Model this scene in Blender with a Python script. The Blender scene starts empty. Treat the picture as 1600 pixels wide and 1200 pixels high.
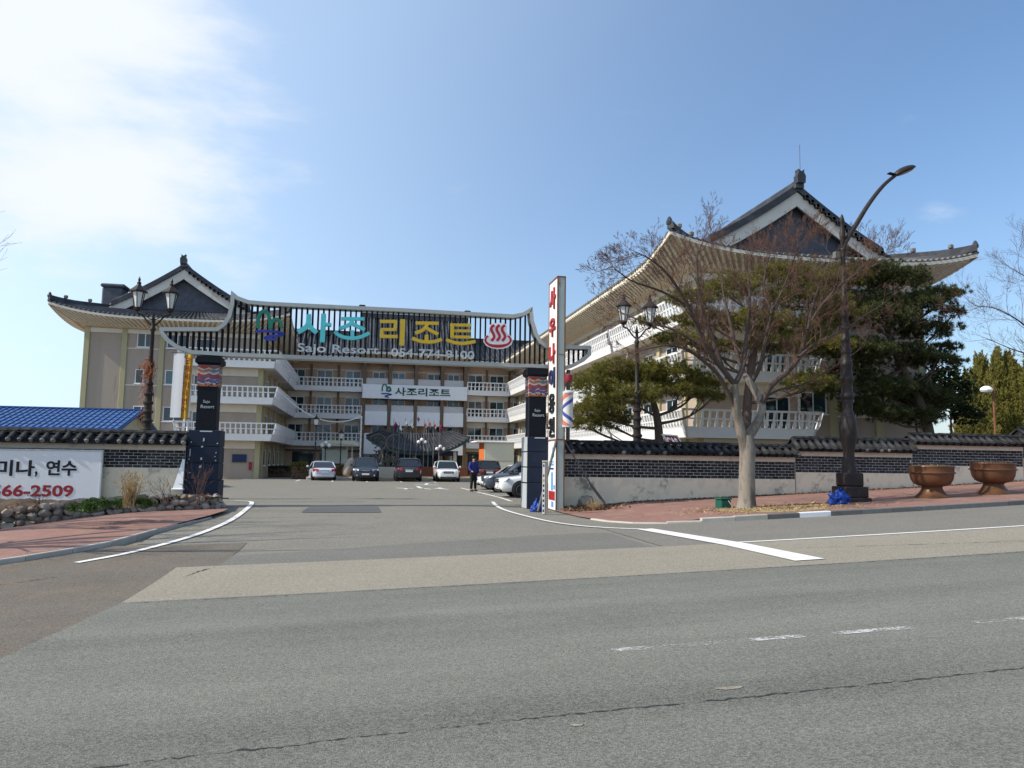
import bpy, bmesh, math, random
import numpy as np
from mathutils import Vector, Matrix, Quaternion
random.seed(7)
PI = math.pi
R_ = math.radians
sc = bpy.context.scene
COL = sc.collection

# ------------------------------------------------------------------ camera
# World frame: +X runs along the road (to the right), +Y runs into the resort.
CAM_H, YAW, PITCH, ROLL, FPX = 1.6, R_(11), R_(5.7), R_(0.8), 1200.0
F0 = Vector((math.sin(YAW), math.cos(YAW), 0)); R0 = Vector((math.cos(YAW), -math.sin(YAW), 0)); ZU = Vector((0, 0, 1))
FW = F0*math.cos(PITCH) + ZU*math.sin(PITCH); U0 = ZU*math.cos(PITCH) - F0*math.sin(PITCH)
RT = R0*math.cos(ROLL) + U0*math.sin(ROLL); UP = U0*math.cos(ROLL) - R0*math.sin(ROLL)
CP = Vector((0, 0, CAM_H))
cam = bpy.data.cameras.new('camera'); camo = bpy.data.objects.new('camera', cam); COL.objects.link(camo)
cam.sensor_width = 36; cam.lens = 36*FPX/1600; cam.clip_start = 0.1; cam.clip_end = 4000
m = Matrix((RT, UP, -FW)).transposed().to_4x4(); m.translation = CP
camo.matrix_world = m
sc.camera = camo

# ------------------------------------------------------------------ sun, sky, exposure
SUN_EL, SUN_B = R_(40), R_(-6)          # sun stands to the left, in line with the gate
SD = Vector((-math.cos(SUN_EL)*math.cos(SUN_B), math.cos(SUN_EL)*math.sin(SUN_B), math.sin(SUN_EL)))
sl = bpy.data.lights.new('sun', 'SUN'); sl.energy = 3.5; sl.angle = R_(0.53); sl.color = (1.0, 0.92, 0.79)
so = bpy.data.objects.new('sun', sl); COL.objects.link(so); so.rotation_euler = (-SD).to_track_quat('-Z', 'Y').to_euler(); so.location = (-30, 0, 40)
W = bpy.data.worlds.new('World'); sc.world = W; W.use_nodes = True
nt = W.node_tree; nt.nodes.clear()
def N(nt, t, **kw):
    n = nt.nodes.new(t)
    for k, v in kw.items(): setattr(n, k, v)
    return n
def mathn(nt, op, a, b=None, c=None, clamp=False):
    n = nt.nodes.new('ShaderNodeMath'); n.operation = op; n.use_clamp = clamp
    for i, x in enumerate((a, b, c)):
        if x is None: continue
        if isinstance(x, (int, float)): n.inputs[i].default_value = x
        else: nt.links.new(x, n.inputs[i])
    return n.outputs[0]
def sstep(nt, x, a, b):
    n = nt.nodes.new('ShaderNodeMapRange'); n.interpolation_type = 'SMOOTHSTEP'
    nt.links.new(x, n.inputs[0]); n.inputs[1].default_value = a; n.inputs[2].default_value = b
    return n.outputs[0]
sky = N(nt, 'ShaderNodeTexSky', sky_type='NISHITA', sun_disc=False)
sky.sun_elevation = SUN_EL; sky.sun_rotation = math.atan2(SD.x, SD.y)
sky.air_density = 1.1; sky.dust_density = 0.6; sky.ozone_density = 3.5
tc = N(nt, 'ShaderNodeTexCoord')
sep = N(nt, 'ShaderNodeSeparateXYZ'); nt.links.new(tc.outputs['Generated'], sep.inputs[0])
az = mathn(nt, 'ARCTAN2', sep.outputs[0], sep.outputs[1])         # 0 = into the resort, + = right
el = mathn(nt, 'ARCSINE', sep.outputs[2])
# clouds: noise over a flattened dome, thick cumulus to the left, thin scraps elsewhere
den = mathn(nt, 'ADD', mathn(nt, 'ABSOLUTE', sep.outputs[2]), 0.28)
cx = mathn(nt, 'DIVIDE', sep.outputs[0], den); cy = mathn(nt, 'DIVIDE', sep.outputs[1], den)
cmb = N(nt, 'ShaderNodeCombineXYZ'); nt.links.new(cx, cmb.inputs[0]); nt.links.new(cy, cmb.inputs[1]); nt.links.new(mathn(nt, 'MULTIPLY', el, 3.0), cmb.inputs[2])
nz = N(nt, 'ShaderNodeTexNoise'); nz.inputs['Scale'].default_value = 3.2; nz.inputs['Detail'].default_value = 8; nz.inputs['Roughness'].default_value = 0.58
nt.links.new(cmb.outputs[0], nz.inputs['Vector'])
def blob(a0, e0, ra, re):
    d = mathn(nt, 'ADD', mathn(nt, 'POWER', mathn(nt, 'ABSOLUTE', mathn(nt, 'DIVIDE', mathn(nt, 'SUBTRACT', az, a0), ra)), 2), mathn(nt, 'POWER', mathn(nt, 'ABSOLUTE', mathn(nt, 'DIVIDE', mathn(nt, 'SUBTRACT', el, e0), re)), 2))
    return mathn(nt, 'EXPONENT', mathn(nt, 'MULTIPLY', d, -1.0))
blobs = None
for b in BLOBS if 'BLOBS' in globals() else [(-0.38, 0.47, 0.20, 0.12, 0.55), (-0.60, 0.34, 0.30, 0.20, 0.36), (-0.31, 0.275, 0.14, 0.05, 0.30), (-0.27, 0.335, 0.12, 0.035, 0.32), (-0.15, 0.21, 0.05, 0.035, 0.22), (-0.03, 0.195, 0.07, 0.02, 0.26), (0.71, 0.29, 0.03, 0.02, 0.12), (-0.45, 0.25, 0.2, 0.1, 0.12), (-2.2, 0.5, 0.5, 0.2, 0.3), (1.9, 0.4, 0.5, 0.15, 0.25), (3.0, 0.35, 0.4, 0.15, 0.25)]:
    x = mathn(nt, 'MULTIPLY', blob(*b[:4]), b[4])
    blobs = x if blobs is None else mathn(nt, 'ADD', blobs, x)
cl = sstep(nt, mathn(nt, 'ADD', nz.outputs['Fac'], blobs), 0.64, 1.12)
mixc = N(nt, 'ShaderNodeMix', data_type='RGBA'); nt.links.new(cl, mixc.inputs[0])
# haze: the sky pales towards the horizon and towards the sun
dot = N(nt, 'ShaderNodeVectorMath', operation='DOT_PRODUCT'); nt.links.new(tc.outputs['Generated'], dot.inputs[0]); dot.inputs[1].default_value = SD
sung = sstep(nt, dot.outputs['Value'], -0.35, 0.75)
hz = mathn(nt, 'EXPONENT', mathn(nt, 'MULTIPLY', mathn(nt, 'MAXIMUM', el, 0.0), -4.2))
hmix = mathn(nt, 'ADD', mathn(nt, 'MULTIPLY', hz, mathn(nt, 'ADD', mathn(nt, 'MULTIPLY', sung, 0.55), 0.50)), mathn(nt, 'MULTIPLY', sung, 0.52), clamp=True)
mixh = N(nt, 'ShaderNodeMix', data_type='RGBA'); nt.links.new(hmix, mixh.inputs[0]); hsv = N(nt, 'ShaderNodeHueSaturation'); hsv.inputs['Saturation'].default_value = 1.08; nt.links.new(sky.outputs[0], hsv.inputs['Color']); nt.links.new(hsv.outputs[0], mixh.inputs[6])
hcol = N(nt, 'ShaderNodeMix', data_type='RGBA'); nt.links.new(sstep(nt, dot.outputs['Value'], -0.35, 0.35), hcol.inputs[0]); hcol.inputs[6].default_value = (2.3, 2.95, 4.2, 1); hcol.inputs[7].default_value = (4.7, 5.9, 7.4, 1); nt.links.new(hcol.outputs[2], mixh.inputs[7])
nt.links.new(mixh.outputs[2], mixc.inputs[6]); mixc.inputs[7].default_value = (5.2, 5.5, 5.9, 1)
bg = N(nt, 'ShaderNodeBackground'); bg.inputs[1].default_value = 0.12
nt.links.new(mixc.outputs[2], bg.inputs[0])
wo = N(nt, 'ShaderNodeOutputWorld'); nt.links.new(bg.outputs[0], wo.inputs[0])
sc.view_settings.view_transform = 'Standard'; sc.view_settings.look = 'None'; sc.view_settings.gamma = 1; sc.view_settings.use_curve_mapping = False
sc.view_settings.exposure = 0.56

# ------------------------------------------------------------------ helpers
def at(px, py, y):
    """world point where the sight line through photo pixel (px,py) meets the upright plane at depth y"""
    d = RT*((px-800)/FPX) + UP*((600-py)/FPX) + FW
    return CP + d*(y/d.y)
def ss(a, b, x):
    t = min(1.0, max(0.0, (x-a)/(b-a))); return t*t*(3-2*t)
def G(s, v):
    """height of the ground: a road climbing to the right that eases into a level forecourt"""
    c = min(max(s, -60), 70)
    p = -.42 + .035*c + .0005*c*c if c > -35 else -.42 - 1.225 + .6125
    w = ss(13, 27, v)*(1-ss(4, 8, s))*ss(-12, -6, s)
    w = max(w, ss(29, 36, v))
    return p*(1-w) - .1*w

class MB:
    """collects shapes, then links them as ONE mesh object"""
    def __init__(s): s.v = []; s.f = []
    def add(s, vs, fs):
        o = len(s.v); s.v.extend([tuple(p) for p in vs]); s.f.extend([tuple(i+o for i in f) for f in fs]); return s
    def box(s, x0, x1, y0, y1, z0, z1):
        return s.add([(x0,y0,z0),(x1,y0,z0),(x1,y1,z0),(x0,y1,z0),(x0,y0,z1),(x1,y0,z1),(x1,y1,z1),(x0,y1,z1)],
                     [(0,3,2,1),(4,5,6,7),(0,1,5,4),(1,2,6,5),(2,3,7,6),(3,0,4,7)])
    def bbox(s, x0, x1, y0, y1, z0, z1, b=.02):
        """box with bevelled edges all round"""
        bm = bmesh.new(); bmesh.ops.create_cube(bm, size=1)
        for v in bm.verts: v.co = Vector(((x0+x1)/2+v.co.x*(x1-x0), (y0+y1)/2+v.co.y*(y1-y0), (z0+z1)/2+v.co.z*(z1-z0)))
        bmesh.ops.bevel(bm, geom=bm.edges[:], offset=b, segments=1, affect='EDGES')
        return s.bm(bm)
    def bm(s, bm):
        bm.verts.index_update(); s.add([v.co[:] for v in bm.verts], [[v.index for v in f.verts] for f in bm.faces]); bm.free(); return s
    def beam(s, a, b, w, h, up=(0,0,1)):
        a, b = Vector(a), Vector(b); d = (b-a).normalized(); u = Vector(up)
        r = d.cross(u)
        if r.length < 1e-5: r = d.cross(Vector((1,0,0)))
        r.normalize(); u = r.cross(d)
        vs = [p + r*(i*w/2) + u*(j*h/2) for p in (a, b) for i, j in ((-1,-1),(1,-1),(1,1),(-1,1))]
        return s.add(vs, [(0,1,2,3),(7,6,5,4),(0,4,5,1),(1,5,6,2),(2,6,7,3),(3,7,4,0)])
    def tube(s, pts, rad, n=8, cap=True):
        pts = [Vector(p) for p in pts]
        if not hasattr(rad, '__len__'): rad = [rad]*len(pts)
        vs = []; fs = []; prev = None
        for i, p in enumerate(pts):
            d = (pts[min(i+1, len(pts)-1)] - pts[max(i-1, 0)]).normalized()
            if prev is None:
                r = d.cross(Vector((0,0,1)))
                if r.length < 1e-3: r = d.cross(Vector((1,0,0)))
            else: r = prev - d*prev.dot(d)
            r.normalize(); prev = r; u = r.cross(d)
            for k in range(n):
                a = 2*PI*k/n; vs.append(p + (r*math.cos(a) + u*math.sin(a))*rad[i])
        for i in range(len(pts)-1):
            for k in range(n):
                fs.append((i*n+k, i*n+(k+1)%n, (i+1)*n+(k+1)%n, (i+1)*n+k))
        if cap: fs.append(tuple(range(n))[::-1]); fs.append(tuple((len(pts)-1)*n+k for k in range(n)))
        return s.add(vs, fs)
    def lathe(s, prof, n=16, c=(0,0,0), sq=False):
        """prof: (r, z) from the bottom up; sq makes it four-sided"""
        vs = []; fs = []
        for r, z in prof:
            for k in range(n):
                a = 2*PI*(k+.5)/n; vs.append((c[0]+r*math.cos(a), c[1]+r*math.sin(a), c[2]+z))
        for i in range(len(prof)-1):
            for k in range(n): fs.append((i*n+k, i*n+(k+1)%n, (i+1)*n+(k+1)%n, (i+1)*n+k))
        fs.append(tuple(range(n))[::-1]); fs.append(tuple((len(prof)-1)*n+k for k in range(n)))
        return s.add(vs, fs)
    def grid(s, F, nu, nw):
        vs = [F(i/nu, j/nw) for i in range(nu+1) for j in range(nw+1)]
        return s.add(vs, [(i*(nw+1)+j, (i+1)*(nw+1)+j, (i+1)*(nw+1)+j+1, i*(nw+1)+j+1) for i in range(nu) for j in range(nw)])
    def prism(s, poly, y0, y1):
        """outline [(x,z)...] in an upright plane, given depth from y0 (front) to y1"""
        n = len(poly); vs = [(x, y0, z) for x, z in poly] + [(x, y1, z) for x, z in poly]
        return s.add(vs, [tuple(range(n)), tuple(range(n, 2*n))[::-1]] + [(i, i+n, (i+1)%n+n, (i+1)%n) for i in range(n)])
    def slab(s, poly, z0, z1):
        """outline [(x,y)...] lying flat, thickness z0..z1; z may be functions"""
        n = len(poly); vs = [(x, y, z0) for x, y in poly] + [(x, y, z1) for x, y in poly]
        return s.add(vs, [tuple(range(n))[::-1], tuple(range(n, 2*n))] + [(i, (i+1)%n, (i+1)%n+n, i+n) for i in range(n)])
    def mesh(s, name, mat, smooth=False):
        me = bpy.data.meshes.new(name); me.from_pydata(s.v, [], s.f)
        if mat is not None:
            for mm in (mat if isinstance(mat, (list, tuple)) else [mat]): me.materials.append(mm)
        if smooth:
            me.polygons.foreach_set('use_smooth', [True]*len(me.polygons))
            if smooth != 'full': me.set_sharp_from_angle(angle=R_(40))
        me.update(); return me
    def build(s, name, mat, parent=None, smooth=False, fix=True):
        if parent is not None and parent.get('wb') is not None:
            ox, oy, oz = parent['wb']; s.v = [(x-ox, y-oy, z-oz) for x, y, z in s.v]
        me = s.mesh(name, mat, smooth)
        if fix:
            bm = bmesh.new(); bm.from_mesh(me); bmesh.ops.recalc_face_normals(bm, faces=bm.faces); bm.to_mesh(me); bm.free()
        return link(name, me, parent)
def link(name, me, parent=None):
    o = bpy.data.objects.new(name, me); COL.objects.link(o)
    if parent is not None:
        o.parent = parent
        if parent.get('wb') is not None: WB[o.name] = parent['wb']; o['wb'] = parent['wb']
    return o
WB = {}
ROOTS = []
def thing(name, label, cat, loc=(0,0,0), rotz=0, group=None, world=True):
    """an Empty at the thing's base that parents its parts; world=True: parts are given in world coordinates"""
    o = bpy.data.objects.new(name, None); COL.objects.link(o); o.location = loc; o.rotation_euler = (0, 0, rotz)
    o.empty_display_size = .2
    tag(o, label, cat, group)
    if world: o['wb'] = list(loc)
    return o
def tag(o, label, cat, group=None):
    o['label'] = label; o['category'] = cat
    if group: o['group'] = group
    return o
def struct(o): o['kind'] = 'structure'; return o
def stuff(o): o['kind'] = 'stuff'; return o
def piece(name, me, parent, loc, rot=(0,0,0), scale=(1,1,1)):
    """one more piece that shares a mesh; loc in world coordinates when the parent's parts are"""
    o = bpy.data.objects.new(name, me); COL.objects.link(o); o.parent = parent
    wb = parent.get('wb') if parent is not None else None
    if wb is not None: loc = (loc[0]-wb[0], loc[1]-wb[1], loc[2]-wb[2])
    o.location = loc; o.rotation_euler = rot; o.scale = scale
    return o
def dup(root, loc, rotz=None, label=None, name=None):
    """a copy of a thing with copies of its parts and sub-parts"""
    def cp(o, par):
        c = o.copy(); COL.objects.link(c); c.parent = par
        for ch in o.children: cp(ch, c)
        return c
    r = cp(root, None); r.location = loc
    if rotz is not None: r.rotation_euler = (0, 0, rotz)
    if label: r['label'] = label
    return r

# ------------------------------------------------------------------ materials
def M(name, col, rough=.7, var=.12, scale=3, col2=None, mix=(.45, .6), mscale=None, bump=0, bscale=60, metal=0, spec=.3, rand=0, speck=0, spscale=120, stretch=None, coat=0, dirt=None):
    mt = bpy.data.materials.new(name); mt.use_nodes = True; nt = mt.node_tree; nt.nodes.clear()
    out = N(nt, 'ShaderNodeOutputMaterial'); p = N(nt, 'ShaderNodeBsdfPrincipled'); nt.links.new(p.outputs[0], out.inputs[0])
    p.inputs['Roughness'].default_value = rough; p.inputs['Metallic'].default_value = metal; p.inputs['Specular IOR Level'].default_value = spec
    p.inputs['Coat Weight'].default_value = coat
    tc = N(nt, 'ShaderNodeTexCoord'); vec = tc.outputs['Object']
    geo = N(nt, 'ShaderNodeNewGeometry')
    if stretch:
        mp = N(nt, 'ShaderNodeMapping'); mp.inputs['Scale'].default_value = stretch; nt.links.new(vec, mp.inputs[0]); vec = mp.outputs[0]
    def noise(scale, detail=4, rough=.55):
        n = N(nt, 'ShaderNodeTexNoise'); n.inputs['Scale'].default_value = scale; n.inputs['Detail'].default_value = detail; n.inputs['Roughness'].default_value = rough
        nt.links.new(vec, n.inputs['Vector']); return n.outputs['Fac']
    c = N(nt, 'ShaderNodeRGB'); c.outputs[0].default_value = (*col, 1); cur = c.outputs[0]
    def mixcol(fac, a, b, bt='MIX'):
        mx = N(nt, 'ShaderNodeMix', data_type='RGBA', blend_type=bt)
        for x, i in ((fac, 0), (a, 6), (b, 7)):
            if isinstance(x, (int, float)): mx.inputs[i].default_value = x
            elif isinstance(x, tuple): mx.inputs[i].default_value = (*x, 1)
            else: nt.links.new(x, mx.inputs[i])
        return mx.outputs[2]
    if col2: cur = mixcol(sstep(nt, noise(mscale or scale, 5, .6), mix[0], mix[1]), cur, col2)
    if dirt: cur = mixcol(mathn(nt, 'MULTIPLY', sstep(nt, noise(dirt[1], 6, .65), dirt[2], dirt[3]), dirt[4] if len(dirt) > 4 else 1.0), cur, dirt[0])
    fac = None
    if var:
        fac = mathn(nt, 'ADD', mathn(nt, 'MULTIPLY', mathn(nt, 'SUBTRACT', noise(scale), .5), var*3), 1.0)
    if speck:
        f2 = mathn(nt, 'ADD', mathn(nt, 'MULTIPLY', mathn(nt, 'SUBTRACT', noise(spscale, 2, .8), .5), speck*4), 1.0)
        fac = mathn(nt, 'MULTIPLY', fac, f2) if fac is not None else f2
    if rand:
        oi = N(nt, 'ShaderNodeObjectInfo')
        f3 = mathn(nt, 'ADD', mathn(nt, 'MULTIPLY', mathn(nt, 'SUBTRACT', oi.outputs['Random'], .5), rand*2), 1.0)
        fac = mathn(nt, 'MULTIPLY', fac, f3) if fac is not None else f3
    if fac is not None:
        vm = N(nt, 'ShaderNodeVectorMath', operation='SCALE'); nt.links.new(cur, vm.inputs[0]); nt.links.new(mathn(nt, 'MAXIMUM', fac, .05), vm.inputs['Scale']); cur = vm.outputs[0]
    nt.links.new(cur, p.inputs['Base Color'])
    if bump:
        b = N(nt, 'ShaderNodeBump'); b.inputs['Strength'].default_value = bump; b.inputs['Distance'].default_value = .02
        nt.links.new(noise(bscale, 6, .6), b.inputs['Height']); nt.links.new(b.outputs[0], p.inputs['Normal'])
    return mt
def leafmat(name, col, var=.5, trans=.35, rough=.6):
    """foliage: colour differs from leaf to leaf, a little light passes through"""
    mt = bpy.data.materials.new(name); mt.use_nodes = True; nt = mt.node_tree; nt.nodes.clear()
    out = N(nt, 'ShaderNodeOutputMaterial'); p = N(nt, 'ShaderNodeBsdfPrincipled'); p.inputs['Roughness'].default_value = rough; p.inputs['Specular IOR Level'].default_value = .25
    geo = N(nt, 'ShaderNodeNewGeometry'); tcn = N(nt, 'ShaderNodeTexCoord'); nz = N(nt, 'ShaderNodeTexNoise'); nz.inputs['Scale'].default_value = 1.6; nt.links.new(tcn.outputs['Object'], nz.inputs['Vector'])
    f = mathn(nt, 'ADD', mathn(nt, 'MULTIPLY', mathn(nt, 'SUBTRACT', geo.outputs['Random Per Island'], .5), var*2), mathn(nt, 'ADD', mathn(nt, 'MULTIPLY', mathn(nt, 'SUBTRACT', nz.outputs['Fac'], .5), 1.2), 1.0))
    vm = N(nt, 'ShaderNodeVectorMath', operation='SCALE'); vm.inputs[0].default_value = col; nt.links.new(mathn(nt, 'MAXIMUM', f, .15), vm.inputs['Scale'])
    nt.links.new(vm.outputs[0], p.inputs['Base Color'])
    tr = N(nt, 'ShaderNodeBsdfTranslucent'); nt.links.new(vm.outputs[0], tr.inputs[0])
    mx = N(nt, 'ShaderNodeMixShader'); mx.inputs[0].default_value = trans; nt.links.new(p.outputs[0], mx.inputs[1]); nt.links.new(tr.outputs[0], mx.inputs[2]); nt.links.new(mx.outputs[0], out.inputs[0])
    return mt
def asphalt(name, col, patch=.12, streak=.1, warm=None, speck=.42):
    """aged asphalt: visible aggregate, worn wheel streaks along the road, blotches, fine bump"""
    mt = bpy.data.materials.new(name); mt.use_nodes = True; nt = mt.node_tree; p = nt.nodes['Principled BSDF']; p.inputs['Roughness'].default_value = .9; p.inputs['Specular IOR Level'].default_value = .25
    tc = N(nt, 'ShaderNodeTexCoord'); v = tc.outputs['Object']
    def nz(scale, detail=3, rough=.6, sc=None):
        n = N(nt, 'ShaderNodeTexNoise'); n.inputs['Scale'].default_value = scale; n.inputs['Detail'].default_value = detail; n.inputs['Roughness'].default_value = rough
        if sc:
            mp = N(nt, 'ShaderNodeMapping'); mp.inputs['Scale'].default_value = sc; nt.links.new(v, mp.inputs[0]); nt.links.new(mp.outputs[0], n.inputs['Vector'])
        else: nt.links.new(v, n.inputs['Vector'])
        return n.outputs['Fac']
    vo = N(nt, 'ShaderNodeTexVoronoi'); vo.inputs['Scale'].default_value = 70; nt.links.new(v, vo.inputs['Vector'])
    sepc = N(nt, 'ShaderNodeSeparateColor'); nt.links.new(vo.outputs['Color'], sepc.inputs[0])
    f = mathn(nt, 'ADD', mathn(nt, 'MULTIPLY', mathn(nt, 'SUBTRACT', sepc.outputs[0], .5), speck*1.5), 1.0)
    for x in (mathn(nt, 'MULTIPLY', mathn(nt, 'SUBTRACT', nz(38, 4, .75), .5), speck*2.6), mathn(nt, 'MULTIPLY', mathn(nt, 'SUBTRACT', nz(.55, 6, .62), .5), patch*4),
              mathn(nt, 'MULTIPLY', mathn(nt, 'SUBTRACT', nz(1.0, 4, .55, (.05, .9, 1)), .5), streak*4)):
        f = mathn(nt, 'ADD', f, x)
    vm = N(nt, 'ShaderNodeVectorMath', operation='SCALE'); vm.inputs[0].default_value = col; nt.links.new(mathn(nt, 'MAXIMUM', f, .2), vm.inputs['Scale']); cur = vm.outputs[0]
    if warm:
        mx = N(nt, 'ShaderNodeMix', data_type='RGBA'); nt.links.new(sstep(nt, nz(.8, 6, .65), .45, .68), mx.inputs[0]); nt.links.new(cur, mx.inputs[6])
        vw = N(nt, 'ShaderNodeVectorMath', operation='SCALE'); vw.inputs[0].default_value = warm; nt.links.new(mathn(nt, 'MAXIMUM', f, .2), vw.inputs['Scale']); nt.links.new(vw.outputs[0], mx.inputs[7]); cur = mx.outputs[2]
    nt.links.new(cur, p.inputs['Base Color'])
    b = N(nt, 'ShaderNodeBump'); b.inputs['Strength'].default_value = .5; b.inputs['Distance'].default_value = .012
    nt.links.new(mathn(nt, 'ADD', vo.outputs['Distance'], nz(45, 4, .8)), b.inputs['Height']); nt.links.new(b.outputs[0], p.inputs['Normal'])
    return mt
def paint_mat(name, col, wear=(.42, .6), scale=30):
    """road paint worn through in places"""
    mt = M(name, col, .75, .1, 8); nt = mt.node_tree; out = [n for n in nt.nodes if n.type == 'OUTPUT_MATERIAL'][0]; p = [n for n in nt.nodes if n.type == 'BSDF_PRINCIPLED'][0]
    tc = N(nt, 'ShaderNodeTexCoord'); n1 = N(nt, 'ShaderNodeTexNoise'); n1.inputs['Scale'].default_value = scale; n1.inputs['Detail'].default_value = 6; n1.inputs['Roughness'].default_value = .75
    n2 = N(nt, 'ShaderNodeTexNoise'); n2.inputs['Scale'].default_value = 2.1; n2.inputs['Detail'].default_value = 3
    nt.links.new(tc.outputs['Object'], n1.inputs['Vector']); nt.links.new(tc.outputs['Object'], n2.inputs['Vector'])
    s = mathn(nt, 'ADD', mathn(nt, 'MULTIPLY', n1.outputs['Fac'], .6), mathn(nt, 'MULTIPLY', n2.outputs['Fac'], .4))
    f = sstep(nt, s, wear[0], wear[1])
    tr = N(nt, 'ShaderNodeBsdfTransparent'); mx = N(nt, 'ShaderNodeMixShader'); nt.links.new(f, mx.inputs[0]); nt.links.new(tr.outputs[0], mx.inputs[1]); nt.links.new(p.outputs[0], mx.inputs[2]); nt.links.new(mx.outputs[0], out.inputs[0])
    return mt
def pavers(name):
    mt = bpy.data.materials.new(name); mt.use_nodes = True; nt = mt.node_tree; p = nt.nodes['Principled BSDF']; p.inputs['Roughness'].default_value = .85
    tc = N(nt, 'ShaderNodeTexCoord'); br = N(nt, 'ShaderNodeTexBrick'); nt.links.new(tc.outputs['Object'], br.inputs['Vector'])
    br.inputs['Scale'].default_value = 1; br.inputs['Brick Width'].default_value = .23; br.inputs['Row Height'].default_value = .115; br.inputs['Mortar Size'].default_value = .006
    br.inputs['Color1'].default_value = (.285, .14, .105, 1); br.inputs['Color2'].default_value = (.22, .11, .085, 1); br.inputs['Mortar'].default_value = (.16, .12, .1, 1); br.inputs['Bias'].default_value = -.1
    nz = N(nt, 'ShaderNodeTexNoise'); nz.inputs['Scale'].default_value = 1.1; nz.inputs['Detail'].default_value = 7; nz.inputs['Roughness'].default_value = .65; nt.links.new(tc.outputs['Object'], nz.inputs['Vector'])
    mx = N(nt, 'ShaderNodeMix', data_type='RGBA'); nt.links.new(mathn(nt, 'MULTIPLY', sstep(nt, nz.outputs['Fac'], .5, .72), .75), mx.inputs[0]); nt.links.new(br.outputs['Color'], mx.inputs[6]); mx.inputs[7].default_value = (.3, .22, .165, 1)
    nt.links.new(mx.outputs[2], p.inputs['Base Color'])
    b = N(nt, 'ShaderNodeBump'); b.inputs['Strength'].default_value = .4; b.inputs['Distance'].default_value = .01; b.invert = True; nt.links.new(br.outputs['Fac'], b.inputs['Height']); nt.links.new(b.outputs[0], p.inputs['Normal'])
    return mt
def glassmat(name, dark=(.010, .026, .030), light=(.05, .125, .135)):
    """window glass seen from outside: dark, mirror-like, some with pale curtains behind"""
    mt = bpy.data.materials.new(name); mt.use_nodes = True; nt = mt.node_tree; p = nt.nodes['Principled BSDF']; p.inputs['Roughness'].default_value = .04; p.inputs['Specular IOR Level'].default_value = .6
    oi = N(nt, 'ShaderNodeObjectInfo'); mx = N(nt, 'ShaderNodeMix', data_type='RGBA'); nt.links.new(sstep(nt, oi.outputs['Random'], .55, 1.0), mx.inputs[0]); mx.inputs[6].default_value = (*dark, 1); mx.inputs[7].default_value = (*light, 1)
    nt.links.new(mx.outputs[2], p.inputs['Base Color']); return mt

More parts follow.
